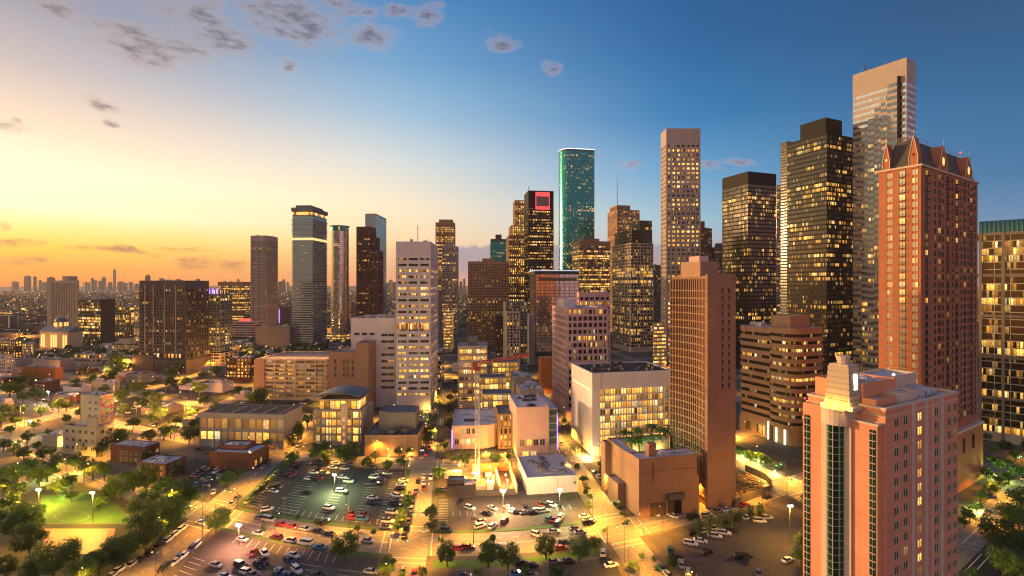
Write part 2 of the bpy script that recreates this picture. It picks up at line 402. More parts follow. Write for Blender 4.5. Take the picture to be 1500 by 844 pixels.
# painted stall lines, lane lines, crossings
def wline(m, s0, t0, s1, t1, w=.14, z=.134):
    p, q = W(s0, t0, z), W(s1, t1, z); d = (q-p).normalized(); n = Vector((-d.y, d.x, 0))*w/2
    m.quad([p-n, q-n, q+n, p+n])
m = MB()
for row in (-77, -64.6, -61, -47.5, -34, -25):          # long rows run away from the front street
    for k in range(20): wline(m, row-2.4, 178.5+k*2.6, row+2.4, 178.5+k*2.6)
for k in range(21): wline(m, -74+k*2.6, 177.6, -74+k*2.6, 182)
for k in range(14): wline(m, -72+k*2.7, 150, -72+k*2.7, 155.4); wline(m, -79.4, 100+k*2.8, -75, 100+k*2.8)
for r0 in (-60, -44, -30):
    for k in range(14): wline(m, r0-4.5, 112+k*2.7, r0+4.5, 112+k*2.7)
for k in range(18): wline(m, 1+k*2.7, 186, 1+k*2.7, 190); wline(m, -4.8, 177+k*1.4, -1, 177+k*1.4)
tag(link('parking_markings', m.mesh('parking_markings', PAINT)), kind='structure')
m = MB()
for t_ in TST[:4]:
    for off in (-.25, .25):
        for a, b in zip(SST[1:-3], SST[2:-2]): 
            n = 12
            for i in range(n): wline(m, a+8+(b-a-16)*i/n, t_+off, a+8+(b-a-16)*(i+1)/n, t_+off, .15, .014)
    for off in (-3.6, 3.6):
        for k in range(60): wline(m, -190+k*6.2, t_+off, -187+k*6.2, t_+off, .14, .014)
for s in SST[3:10]:
    for j in range(len(TST)-2):
        for k in range(9): wline(m, s, TST[j]+12+k*6.3, s, TST[j]+15+k*6.3, .14, .014)
        for d in (-1, 1):
            for e in (9.0, 11.8):
                wline(m, s-HWF, TST[j]+d*e, s+HWF, TST[j]+d*e, .3, .016)
            for e in (7.0, 9.8): wline(m, s+d*e, TST[j]-HWC, s+d*e, TST[j]+HWC, .3, .0175)
tag(link('road_markings', m.mesh('road_markings', PAINT)), kind='structure')

# ------------------------------------------------------------------ building kit
def inset(pts, d):
    n = len(pts); out = []
    for k in range(n):
        a, b, c = Vector(pts[k-1]), Vector(pts[k]), Vector(pts[(k+1) % n])
        e1, e2 = (b-a).normalized(), (c-b).normalized(); n1, n2 = Vector((-e1.y, e1.x)), Vector((-e2.y, e2.x))
        m_ = (n1+n2); m_ = m_/max(.35, m_.dot(n1)) if m_.length > .01 else n1
        out.append(tuple(b+m_*d))
    return out
WL = {}
def mk_walls():
    wall('white', (.60, .54, .52), .75); wall('concrete', (.34, .29, .25)); wall('cream', (.46, .37, .26)); wall('tan', (.27, .155, .095), joint=3.1)
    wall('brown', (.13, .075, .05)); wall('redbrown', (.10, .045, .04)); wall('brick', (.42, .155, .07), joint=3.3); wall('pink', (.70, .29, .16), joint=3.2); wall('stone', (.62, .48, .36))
    wall('black', (.008, .008, .009), .6, .1, spec=.15); wall('dark', (.05, .046, .045), .6); wall('silver', (.38, .31, .26), .5); wall('grey', (.17, .155, .15)); wall('bronze', (.30, .17, .085), .5)
    wall('green', (.10, .15, .12), .6); wall('tealwall', (.02, .10, .11), .3); wall('stripe', (.34, .205, .13), .8); wall('pinkpale', (.55, .36, .34))
    wall('slate', (.085, .075, .07), .7); wall('roof_grey', (.13, .135, .15), .9, .4, .25); wall('roof_white', (.5, .47, .50), .85, .45, .3); wall('roof_dark', (.05, .045, .045), .9, .4, .3)
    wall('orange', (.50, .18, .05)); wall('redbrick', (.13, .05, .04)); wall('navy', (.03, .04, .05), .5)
    wall('greengrey', (.16, .20, .18)); wall('bluegrey', (.42, .46, .48)); wall('framebrown', (.20, .16, .12)); wall('greybrown', (.38, .31, .25))
mk_walls()
M_ = MATS
def GL(k):
    T = {'office': ((.03, .03, .03), .36, 1.7, 1.4), 'office_hi': ((.04, .035, .03), .62, 1.7, 1.5), 'office_lo': ((.035, .035, .035), .15, 1.8, 1.1), 'dimmer': ((.03, .03, .03), .24, 1.7, 1.2),
         'flat': ((.03, .03, .03), .22, 2.6, 1.0), 'all': ((.2, .15, .08), 1.6, 3.0, 1.2), 'garage': ((.05, .04, .03), 1.0, 5.0, .45), 'far': ((.03, .03, .03), .30, 2.5, 1.3)}
    if k in T:
        a = T[k]; return glass('glass_'+k, a[0], a[1], a[2], a[3], mull=.14)
    if k == 'hotelwin': return glass('glass_hotelwin', (.10, .06, .04), .42, 2.4, 1.0, warm=.8, metal=.5)
    if k == 'black': return glass('glass_black', (.09, .082, .08), .31, 1.5, 1.7, metal=.8, rough=.1, mull=.22)
    if k == 'teal': return glass('glass_teal', (.012, .26, .28), .24, 1.6, 1.2, metal=.85, rough=.26)
    if k == 'blue': return glass('glass_blue', (.16, .30, .36), .10, 1.8, 1.4, metal=.85, rough=.1)
    if k == 'silver': return glass('glass_silver', (.60, .58, .60), .14, 1.3, 1.0, metal=.9, rough=.08, mull=.15)
    if k == 'sunsetglass': return glass('glass_gold', (.11, .08, .04), .42, 1.2, 1.4, metal=.8, rough=.1)  # dark glass, its gold tint painted in for the sunset reflections
    if k == 'stepglass': return glass('glass_step', (.20, .22, .26), .30, 1.5, 1.3, metal=.8, rough=.12)
    if k == 'green': return glass('glass_green', (.05, .20, .14), .12, 1.4, 1.0, metal=.6, rough=.15)
    if k == 'greenish': return glass('glass_greenish', (.09, .11, .08), .40, 2.1, 1.1, metal=.5, rough=.15)
    if k == 'win': return glass('pane_win', (.05, .07, .06), .20, 10., 1.3, mull=0, hb=1.8)
    if k == 'win_hi': return glass('pane_hi', (.06, .05, .04), .62, 10., 1.4, mull=0, hb=1.8)
    if k == 'win_on': return glass('pane_on', (.2, .15, .08), 1.7, 10., 1.6, mull=0, hb=1.8)
    if k == 'win_sunset_tint': return glass('pane_sunset_tint', (.85, .74, .55), .35, 10., 1.4, mull=0, hb=1.8, metal=.85)  # gold sunset reflection painted into the pane tint
STY = {
 'grid':    dict(fh=3.8, sp=.38, bay=4.5, pw=1.0, rec=.5, g='office'),
 'fine':    dict(fh=3.7, sp=.34, bay=1.7, pw=.55, rec=.3, g='office'),
 'bands':   dict(fh=3.9, sp=.50, bay=0, pw=0, rec=.35, g='office'),
 'curtain': dict(fh=3.9, sp=.22, bay=4.8, pw=.14, rec=.08, g='black'),
 'smooth':  dict(fh=3.9, sp=.10, bay=3.2, pw=.10, rec=.05, g='blue'),
 'flats':   dict(fh=3.1, sp=.36, bay=3.6, pw=.9, rec=.35, g='flat'),
 'garage':  dict(fh=3.1, sp=.40, bay=7.5, pw=.6, rec=.8, g='garage'),
 'solid':   dict(fh=4.0, sp=1., bay=0, pw=0, rec=.3, g='office', solid=True),
}
class Bld:
    def __init__(s, name, label, cat, side, xL, xC, xR, Y, group=None, w=None, d=None, yaw=None, dyaw=0):
        s.C = Vector(((xC-X0)/F*Y, Y, 0)); s.Y = Y
        aF, aC = grid_dirs(s.C.x, s.C.y); 
        y = (aC+(aF-math.pi/2))/2 if side == 'R' else (aF+(aC+math.pi/2))/2
        s.yaw = (y if yaw is None else R(yaw))+R(dyaw)
        a = Vector((math.cos(s.yaw), math.sin(s.yaw))); b = Vector((-a.y, a.x))
        def reach(dr, x):
            k = (x-X0)/F; den = dr.x-k*dr.y
            v = (k*s.C.y-s.C.x)/den if abs(den) > 1e-6 else 1e9
            return v if v > 0 else 1e9
        s.w = w or min(reach(a, xR), 75); s.d = d or min(reach(b, xL), 75)
        s.root = bpy.data.objects.new(name, None); COL.objects.link(s.root); s.root.location = s.C; s.root.rotation_euler = (0, 0, s.yaw)
        s.root.empty_display_size = 3
        tag(s.root, label, cat, group)
    def z(s, py): return zt(py, s.Y)
    def rect(s, x0=0, y0=0, x1=None, y1=None):
        x1 = s.w if x1 is None else x1; y1 = s.d if y1 is None else y1
        return [(x0, y0), (x1, y0), (x1, y1), (x0, y1)]
    def add(s, name, mb, mat, smooth=False, parent=None, **k):
        return link(name, mb.mesh(name, mat, smooth), parent or s.root, **k)
    def vol(s, pts, z0, z1, style, wm, base=0., top=0., blank=(), roof='roof_grey', ptop=.9, wname='wall', bandname='window_band', nobay=(), **ov):
        st = dict(STY[style]); st.update(ov); n = len(pts)
        mb = MB(); rec = st['rec']; inn = inset(pts, rec+.2); par = inset(pts, .35)
        zb, ze = z0+base, z1-max(top, ptop); ze = max(ze, zb+.5)
        rf = MB(); rf.quad([(p[0], p[1], z1-ptop+.3) for p in inset(pts, .3)]); 
        if st.get('solid'):
            mb.prism(pts, z0, z1-ptop+.25, bot=False, top=False); mb.ring(pts, par, z1-ptop+.25, z1)
        else:
            nf = max(1, round((ze-zb)/st['fh'])); fh = (ze-zb)/nf; sp = fh*st['sp']
            if base > .05: mb.ring(pts, inn, z0, zb)
            for i in range(nf): mb.ring(pts, inn, zb+i*fh, zb+i*fh+sp)
            mb.ring(pts, par if top < 1 else inn, ze, z1)
            gp = inset(pts, rec); gm = MB(); u = 0.
            gh = fh-sp
            for k in range(n):
                if k in blank: continue
                a, b = Vector(gp[k]), Vector(gp[(k+1) % n]); L = (b-a).length
                gm.quad([(a.x, a.y, -.05), (b.x, b.y, -.05), (b.x, b.y, gh+.05), (a.x, a.y, gh+.05)], [(u, 0), (u+L, 0), (u+L, gh), (u, gh)]); u += L+3
            gmat = GL(st['g']); gme = gm.mesh(bandname, gmat)
            skip = st.get('dark', ())
            for i in range(nf): link(bandname, gme, s.root, (0, 0, zb+i*fh+sp))
            for k in range(n):
                a, b = Vector(pts[k]), Vector(pts[(k+1) % n]); L = (b-a).length; e = (b-a)/L; nn = Vector((-e.y, e.x))
                dz = .012*(k % 5)
                def seg(u0, u1, out, dep, za, zc):
                    q = [a+e*u0-nn*out, a+e*u1-nn*out, a+e*u1+nn*dep, a+e*u0+nn*dep]; mb.prism([tuple(v) for v in q], za, zc)
                if k in blank: seg(0, L, .03, rec+.1, z0+.02+dz, z1-.1-dz); continue
                if st['bay'] and k not in nobay:
                    nb = max(1, round(L/st['bay'])); bw = L/nb; pw = st['pw']
                    for j in range(nb+1):
                        c = min(max(j*bw, pw/2), L-pw/2); seg(c-pw/2, c+pw/2, .06+st.get('proud', 0), rec+.12, (z0 if st.get('full') else zb-.2)+dz, ze+.3-dz)
        s.add(wname, mb, M_[wm]); s.add('roof', rf, M_[roof])
    def clutter(s, z, n=5, area=None, seed=1, mat='roof_white', hmax=2.4):
        rnd = random.Random(seed); x0, y0, x1, y1 = area or (2, 2, s.w-2, s.d-2)
        for k in range(max(2, n//2)):
            m = MB(); w, d = rnd.uniform(2, 6), rnd.uniform(2, 7); x = rnd.uniform(x0, max(x0+.1, x1-w)); y = rnd.uniform(y0, max(y0+.1, y1-d)); zz = z+.06+k*.006
            m.quad([(x, y, zz), (x+w, y+rnd.uniform(-.5, .5), zz), (x+w*rnd.uniform(.7, 1), y+d, zz), (x-rnd.uniform(0, .6), y+d*.8, zz)]); s.add('roof_patch', m, M_[rnd.choice(['roof_grey', 'roof_dark', 'roof_grey'])])
            m = MB(); y2 = rnd.uniform(y0, y1); xx = rnd.uniform(x0, (x0+x1)/2); m.tube((xx, y2, z+.35), (xx+rnd.uniform(3, 8), y2, z+.35), .18, 5); m.tube((xx, y2, z-.1), (xx, y2, z+.5), .22, 5); s.add('duct', m, M_['silver'])
            m = MB(); m.tube((x, y, z-.1), (x, y, z+1.1), .14, 5); m.tube((x, y, z+1.1), (x, y, z+1.3), .25, 5); s.add('vent_pipe', m, M_['grey'])
        for k in range(n):
            w, d, h = rnd.uniform(1.5, 4), rnd.uniform(1.5, 3.5), rnd.uniform(.9, hmax); x = rnd.uniform(x0, max(x0+.1, x1-w)); y = rnd.uniform(y0, max(y0+.1, y1-d))
            m = MB(); m.box(x, y, z-.1, x+w, y+d, z+h); m.box(x+w*.2, y+d*.2, z+h, x+w*.8, y+d*.8, z+h+.25); m.tube((x+w+.6, y+d/2, z-.1), (x+w+.6, y+d/2, z+.6), .25)
            s.add('rooftop_unit', m, M_[mat])
    def box(s, name, x0, y0, z0, x1, y1, z1, mat):
        m = MB(); m.box(x0, y0, z0, x1, y1, z1); return s.add(name, m, mat if not isinstance(mat, str) else M_[mat])
    def windows(s, edge, us, zs, ww, wh, glassk, off=.03, frame='roof_white', cap=100, name='window'):
        """individual framed windows on face 0 (right) or 1 (left) set into openings' frames"""
        gm = MB(); gm.quad([(0, 0, 0), (ww, 0, 0), (ww, 0, wh), (0, 0, wh)], [(0, 0), (ww, 0), (ww, wh), (0, wh)])
        fr = MB(); t = .09
        for a in ((-t, -t, ww+t, 0), (-t, wh, ww+t, wh+t), (-t, 0, 0, wh), (ww, 0, ww+t, wh), (ww*.47, 0, ww*.53, wh)): fr.box(a[0], -.12, a[1], a[2], .02, a[3])
        mats = [GL(glassk) if isinstance(glassk, str) else glassk, M_[frame]]
        both = MB(); both.v = gm.v+fr.v; both.f = gm.f+[tuple(i+4 for i in f) for f in fr.f]; both.mi = [0]+[1]*len(fr.f); both.uv = gm.uv
        me = both.mesh(name, mats); todo = [(u, z) for z in zs for u in us]; todo.sort(key=lambda q: -q[1])
        big = MB()
        for i, (u, z) in enumerate(todo):
            if edge == 0: loc, rz = (u, -off, z), 0
            else: loc, rz = (-off, u+ww, z), -math.pi/2
            if i < cap: link(name, me, s.root, loc, rz)
            else:
                base = len(big.v); ca, sa = math.cos(rz), math.sin(rz)
                big.v += [(loc[0]+x*ca-y*sa, loc[1]+x*sa+y*ca, loc[2]+zz) for x, y, zz in both.v]
                fi = len(big.f); big.f += [tuple(base+q for q in f) for f in both.f]; big.mi += both.mi
                big.uv[fi] = [(a+(i+1)*10, b) for a, b in both.uv[0]]
        if big.f: tag(link(name, big.mesh(name, mats), s.root), kind='stuff')

TOWERS = 'office towers of the downtown skyline'
def simple(name, label, cat, side, xL, xC, xR, Y, ytop, style, wm, base=6., top=2., pent=None, roof='roof_grey', n_cl=4, group=None, w=None, d=None, dyaw=0, **ov):
    b = Bld(name, label, cat, side, xL, xC, xR, Y, group, w, d, dyaw=dyaw); h = b.z(ytop)
    b.vol(b.rect(), 0, h, style, wm, base, top, roof=roof, **ov)
    if pent:
        x0, y0, x1, y1, dh = pent; b.vol(b.rect(b.w*x0, b.d*y0, b.w*x1, b.d*y1), h-1, h+dh, 'solid', wm, roof=roof, wname='penthouse')
    if n_cl: b.clutter(h-.6, n_cl, seed=int(xL*7+Y))
    b.h = h; return b
# ------------------------------------------------------------------ buildings, far side of the city first
T = TOWERS
# --- left of the centre street
b = Bld('hotel_tower', 'tan hotel slab with a fine window grid standing behind the domed building', 'hotel', 'L', 68, 113, 116, 880, d=None)
h = b.z(411); b.vol(b.rect(), 0, h, 'fine', 'cream', 8, 5, fh=3.6, sp=.3, bay=4.2, pw=1.6, g='office_lo'); b.vol([(-.6, b.d-10), (5, b.d-10), (5, b.d+.6), (-.6, b.d+.6)], 0, h-1.5, 'solid', 'cream', wname='end_wall'); b.vol(b.rect(4, b.d*.4, 20, b.d*.58), h-1, h+8, 'solid', 'cream', wname='penthouse')
b = simple('office_block', 'glass office block with yellow lit floor strips beside the tan hotel slab', 'office block', 'L', 114, 147, 168, 700, 438, 'bands', 'grey', 4, 2, None, g='office_hi', fh=4.2, sp=.35)
b.box('side_wall', .3, -.5, 0, b.w+.3, -.02, b.h-1, 'dark')
simple('office_block', 'low green glass block behind the dark-sided office block', 'office block', 'L', 161, 192, 197, 780, 449, 'smooth', 'greengrey', 4, 2, None, g='greenish')
simple('apartment_tower', 'slim pale apartment tower showing just beside the big charcoal hotel', 'apartment tower', 'L', 196, 212, 216, 700, 424, 'flats', 'cream', 4, 2, None, g='office_hi')
simple('parking_garage', 'long low parking garage glowing yellow in front of the green glass block', 'parking garage', 'L', 163, 196, 206, 610, 503, 'garage', 'cream', 2, .9, (.1, .2, .8, .7, 5), g='garage')
# charcoal hotel with podium
b = Bld('hotel_tower', 'big dark charcoal hotel with pale vertical fins on a windowless grey podium', 'hotel', 'L', 204, 272, 287, 490, w=30)
h = b.z(411); zp = b.z(518)
b.vol(b.rect(0, 0, b.w, b.d), zp, h, 'flats', 'slate', 1, 9, fh=3.2, sp=.42, bay=3.4, pw=1.3, g='dimmer')
b.vol([(-1, -1), (b.w+1, -1), (b.w+1, b.d+1), (-1, b.d+1)], zp-6, zp+.5, 'grid', 'slate', .5, .6, g='office_hi', fh=6, sp=.2)
b.vol([(-3, -3), (b.w+3, -3), (b.w+3, b.d*.62), (-3, b.d*.62)], 0, zp-6.2, 'solid', 'slate', wname='podium_wall')
b.vol([(-4, b.d*.62+.1), (b.w+3, b.d*.62+.1), (b.w+3, b.d+4), (-4, b.d+4)], 0, zp-1.5, 'solid', 'slate', wname='podium_wall')
for u in (.2, .44, .68, .86):
    m = MB(); m.box(-.55, b.d*u, zp+1, .1, b.d*u+.9, h-4); b.add('pale_fin', m, M_['concrete'])
b.clutter(h, 5, seed=3)
# apartment tower with violet crown
b = Bld('apartment_tower', 'greenish apartment tower with violet and white lights along its crown', 'apartment tower', 'L', 288, 322, 340, 520, w=None)
h = b.z(432); b.vol(b.rect(), 0, h, 'flats', 'greengrey', 14, 1, fh=3.1, sp=.34, bay=3.8, pw=.8, g='greenish')
b.vol([(-3, -3), (b.w+6, -3), (b.w+6, b.d+3), (-3, b.d+3)], 0, 16, 'garage', 'cream', 2, .9, g='garage')
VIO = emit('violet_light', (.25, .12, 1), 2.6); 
b.vol(b.rect(1.5, 1.5, b.w-1.5, b.d-1.5), h-.6, h+6, 'grid', 'greengrey', .3, .6, g='office_hi', fh=4, sp=.2)
for k in range(5):
    m = MB(); y = b.d*(.12+.18*k); m.box(.9, y, h+1, 1.38, y+2, h+6.4); b.add('crown_light', m, VIO)
simple('office_block', 'warm lit broad office block between the violet-crowned flats and the tall brown tower', 'office block', 'L', 319, 356, 367, 900, 413, 'bands', 'bronze', 6, 8, None, g='office_hi', fh=4.2)
b = simple('office_block', 'low pale block with a small red roof sign below the lit bronze office block', 'office block', 'L', 338, 372, 384, 760, 471, 'bands', 'pinkpale', 4, 2, None, g='dimmer')
b.box('roof_sign', 3, b.d*.2, b.h, 4, b.d*.7, b.h+4, emit('sign_red', (1, .05, .03), 1.5))
b = simple('skyscraper', 'tall brown square tower standing alone left of the balcony tower'.replace('left of', 'west of'), 'skyscraper', 'L', 367, 390, 407, 800, 345, 'fine', 'greybrown', 10, 9, None, fh=3.8, sp=.32, bay=2.1, pw=1.0, g='dimmer', n_cl=6, group=T)
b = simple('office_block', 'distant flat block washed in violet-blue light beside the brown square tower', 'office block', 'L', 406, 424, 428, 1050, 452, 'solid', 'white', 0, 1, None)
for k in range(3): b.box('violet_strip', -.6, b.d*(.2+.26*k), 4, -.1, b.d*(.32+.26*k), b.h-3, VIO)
simple('warehouse', 'plain grey windowless hall in front of the balcony tower', 'hall', 'L', 374, 424, 436, 660, 478, 'solid', 'grey', 0, 1, None)
# balcony tower
b = Bld('apartment_tower', 'dark tall apartment tower ringed with pale balcony slabs and an orange-lit top floor', 'apartment tower', 'L', 428, 458, 479, 670, group=T)
h = b.z(304); P = b.rect(); b.vol(P, 0, h-11, 'bands', 'bluegrey', 2, .5, fh=3.3, sp=.3, g='blue')
nf = int((h-14)/3.3)
m0 = MB(); m0.ring([(-1.3, -1.3), (b.w+1.3, -1.3), (b.w+1.3, b.d+1.3), (-1.3, b.d+1.3)], inset(P, .2), 0, .35); me = m0.mesh('balcony_slab', M_['bluegrey'])
zl = b.z(350)
for i in range(nf):
    if abs(3+i*3.3-zl) > 3.4: link('balcony_slab', me, b.root, (0, 0, 3+i*3.3))
b.vol(inset(P, .4), h-11, h-5, 'bands', 'dark', .3, .6, g='all', fh=5, sp=.15)
b.vol([(-1, -1), (b.w+1, -1), (b.w+1, b.d+1), (-1, b.d+1)], h-5, h, 'solid', 'greengrey', wname='crown_wall')
b.vol(b.rect(2, 4, b.w-4, b.d-4), h-1, h+3.5, 'solid', 'greengrey', wname='penthouse')
m = MB(); m.ring(inset(P, -.9), inset(P, .1), zl-1.6, zl+1.4); b.add('lit_storey', m, emit('storey_lit', (1, .62, .2), 1.1))
b.box('lounge_light', -.62, b.d*.25, h-10, -.1, b.d*.75, h-6, emit('lounge_orange', (1, .3, .04), 1.8))
# rounded glass tower
def roundpts(w, d, r, side='both', n=6):
    pts = []
    for cx, cy, a0 in ((r, r, 180), (w-r, r, 270), (w-r, d-r, 0), (r, d-r, 90)):
        for k in range(n+1):
            a = R(a0+90*k/n); pts.append((cx+r*math.cos(a), cy+r*math.sin(a)))
    return pts
b = Bld('apartment_tower', 'slim rounded glass tower with a flat overhanging cap, catching gold on its sunset side', 'apartment tower', 'L', 481, 505, 514, 740, group=T)
h = b.z(330); b.vol(roundpts(b.w, b.d, min(b.w, b.d)*.42), 14, h-8, 'smooth', 'silver', .5, .6, g='silver', fh=3.4, sp=.22, bay=0)
b.vol(roundpts(b.w, b.d, min(b.w, b.d)*.42), h-8, h-1, 'smooth', 'silver', .2, .6, g='teal', fh=6, sp=.05, bay=0)
m = MB(); m.prism(inset(roundpts(b.w, b.d, min(b.w, b.d)*.42), -1.6), h-1, h); b.add('roof_cap', m, M_['dark'])
b.vol([(-4, -4), (b.w+4, -4), (b.w+4, b.d+4), (-4, b.d+4)], 0, 14, 'bands', 'cream', .5, 1, g='all', fh=4.5)
# stepped red-brown tower
b = Bld('skyscraper', 'dark red-brown stepped tower in front of the pale blue glass tower', 'skyscraper', 'L', 522, 543, 546, 800, group=T, w=30)
h = b.z(332); b.vol(b.rect(), 0, h, 'curtain', 'redbrown', 6, 8, g='dimmer', sp=.45, bay=2, pw=.6, rec=.2); b.w2 = 10
b.vol([(2, -13), (28, -13), (28, -.1), (2, -.1)], 0, b.z(367), 'curtain', 'redbrown', 6, 2, g='dimmer', sp=.45, bay=2, pw=.6, rec=.2)
b.vol([(4, -8), (24, -8), (24, -.1), (4, -.1)], b.z(368), b.z(347), 'curtain', 'redbrown', 1, 2, g='dimmer', sp=.45, bay=2, pw=.6, rec=.2)
b = Bld('skyscraper', 'tall pale blue glass tower with a slanted rim behind the red-brown stepped tower', 'skyscraper', 'L', 535, 551, 566, 930, group=T)
h = b.z(313); b.vol(b.rect(), 0, h, 'smooth', 'silver', 6, 3, g='blue', fh=3.6, sp=.2, bay=3.4, pw=.25)
# white federal tower with low wing
b = Bld('office_tower', 'white tower with rows of small lit windows and a blank top beside the centre street', 'office tower', 'L', 580, 631, 640, 344, w=44, group=T)
h = b.z(354); b.vol(b.rect(), 0, h, 'grid', 'white', 8, 11.5, fh=4.1, sp=.60, bay=9, pw=1.3, rec=.6, g='office_hi', roof='roof_white')
zr = b.z(478); m = MB(); m.box(-.2, b.d*.12, zr-2.6, -.06, b.d*.94, zr+2.2)
b.windows(1, [b.d*(.06+.19*k) for k in range(4)]+[b.d*.82], [zr-2.2], b.d*.155, 4.2, glass('cafeteria_glass', (.3, .1, .05), 1.5, 1.5, 1.6, warm=.8, mull=.1, hb=4), off=.12)
m = MB(); m.tube((20, 12, h-1), (20, 12, h+14), .25); b.add('antenna', m, M_['dark']); b.clutter(h-.5, 4, seed=8)
b = Bld('office_block', 'lower white wing with two short columns of windows joined to the white tower', 'office block', 'L', 514, 579.5, 584, 352, w=40)
h = b.z(466); b.vol(b.rect(), 0, h, 'solid', 'white', roof='roof_grey'); b.clutter(h-.5, 7, seed=5)
zz = [h-13-4.1*k*1.15 for k in range(9)]; b.windows(1, [1.2, 6.], zz, 4.2, 1.6, 'win', off=.03, frame='slate')
b.windows(1, [b.d-17, b.d-11.5, b.d-6], [h-12.2], 3.4, 1.6, 'win', off=.03, frame='slate')
# slender tower behind the street
b = Bld('skyscraper', 'slim tan tower with a taller rear half, seen down the centre street', 'skyscraper', 'L', 638, 666, 668.5, 930, group=T, w=30)
h = b.z(326); b.vol(b.rect(), 0, h, 'fine', 'bronze', 6, 5, g='office_hi', bay=2.4, pw=1.1); b.vol(b.rect(4, 4, 24, b.d-6), h-1, h+6, 'solid', 'bronze', wname='penthouse')
b = Bld('skyscraper', 'concrete tower with fine ribs in front of the slim tan tower', 'skyscraper', 'R', 646, 647, 670.5, 880, group=T, d=26)
h = b.z(361); b.vol(b.rect(), 0, h, 'fine', 'concrete', 6, 3, g='office', bay=2.2, pw=.9); b.vol(b.rect(6, 6, 20, 18), h-1, h+8, 'solid', 'concrete', wname='penthouse')
simple('office_block', 'bright yellow lit block low beside the centre street behind the white tower', 'office block', 'R', 648, 649, 663, 640, 458, 'bands', 'cream', 3, 1, g='all', d=30, n_cl=0)
simple('office_block', 'narrow grey slab right behind the white tower'.replace('right ', 'directly '), 'office block', 'L', 628, 643.5, 648, 470, 425, 'solid', 'grey', 0, 1, n_cl=2, w=30)
simple('office_block', 'small pale slab with a white roof tucked behind the white tower base', 'office block', 'L', 630, 647, 652, 420, 515, 'bands', 'concrete', 3, 1, n_cl=2, w=25, roof='roof_white')
# --- middle of the skyline
b = simple('office_tower', 'broad brown ribbed office tower with scattered lit floors in the middle of the skyline', 'office tower', 'R', 684, 685.5, 746, 720, 383, 'fine', 'bronze', 6, 4, (.35, .2, .65, .6, 5), fh=3.9, bay=2.2, pw=.9, g='dimmer', d=40, group=T)
b = Bld('skyscraper', 'distant teal glass tower with a small dark penthouse rising behind the broad brown tower', 'skyscraper', 'R', 717, 719, 744, 1150, group=T, d=30)
h = b.z(350); b.vol(b.rect(), 0, h, 'smooth', 'tealwall', 6, 8, g='teal'); b.vol(b.rect(12, 6, 26, 20), h-1, h+11, 'solid', 'redbrown', wname='penthouse')
# gothic stepped tower
b = Bld('skyscraper', 'orange-lit tower stepping up in gabled tiers beside the red-marked black tower', 'skyscraper', 'R', 742, 745, 774, 800, group=T, d=36)
for x0, yt in ((0, 345), (4, 330), (11, 292)): b.vol(b.rect(x0, x0*.6, b.w, b.d-x0*.5), 0 if x0 == 0 else b.z(350), b.z(yt), 'fine', 'bronze', 2, 2, g='office_hi', bay=3.2, pw=1.3, wname='tier_wall')
# black tower with red frame
b = Bld('skyscraper', 'black glass tower with a glowing red square frame near its top', 'skyscraper', 'R', 770, 774, 811, 700, group=T, d=36)
h = b.z(279); b.vol(b.rect(), 0, h, 'curtain', 'black', 8, 25, g='office', fh=4, sp=.45, bay=2.2, pw=.4, rec=.12)
RED = emit('red_light', (1, .012, .02), 1.1); q = b.w
x0, x1, za, zc = q*.28, q*.84, h-27, h-2
b.box('red_frame_top', x0, -.5, zc-6, x1, -.06, zc, RED); b.box('red_frame_bottom', x0, -.5, za, x1, -.06, za+4.5, RED)
b.box('red_frame_side', x0, -.5, za+4.5, x0+1.1, -.06, zc-6, RED); b.box('red_frame_side', x1-1.1, -.5, za+4.5, x1, -.06, zc-6, RED)
b.box('frame_recess', x0+1.1, -.3, za+4.5, x1-1.1, -.06, zc-6, glass('recess_glass', (.12, .10, .10), 0., metal=.3)); m = MB(); m.tube((1, 2, h-1), (1, 2, h+7), .4); b.add('mast', m, M_['dark'])
# cream panel apartment tower and dark neighbours
simple('office_block', 'red-brown block standing behind the glowing garage', 'office block', 'R', 726, 727, 742, 600, 462, 'fine', 'redbrown', 4, 2, d=30, g='dimmer', n_cl=0)
b = Bld('apartment_tower', 'green glass apartment tower with a cream gridded front panel', 'apartment tower', 'R', 740, 741, 773, 512, group=T, d=26)
h = b.z(443); b.vol(b.rect(), 0, h, 'flats', 'greengrey', 4, 1, g='greenish'); m = b.w
b.vol([(0, -4), (m*.62, -4), (m*.62, -.1), (0, -.1)], 0, b.z(456), 'grid', 'cream', 4, 2, fh=3.2, sp=.3, bay=3.6, pw=1.2, g='office')
simple('office_block', 'plain concrete slab wedged beside the cream-panelled apartment tower', 'office block', 'R', 773, 774, 783, 540, 462, 'solid', 'concrete', 0, 1, d=24, n_cl=1)
b = Bld('office_tower', 'mirror glass office building with a white rooftop rim and one lit upper row', 'office tower', 'R', 783, 784, 848, 600, group=T, d=40)
h = b.z(396); b.vol(b.rect(), 0, h, 'smooth', 'navy', 6, 5, g='silver', fh=4, bay=6, pw=.5, sp=.12)
m = MB(); m.ring(inset(b.rect(), -.5), inset(b.rect(), .6), h-.8, h+.4); b.add('roof_rim', m, emit('rim_glow', (.75, .85, 1), .55)); b.box('lit_row', 5, -.25, h-13, b.w-3, -.07, h-9.5, glass('row_glass', (.1, .08, .05), 1.1, 1.6, 1.6, hb=3.5)); b.clutter(h, 5, seed=22)  # the white parapet is no lamp, its brightness is painted as glow
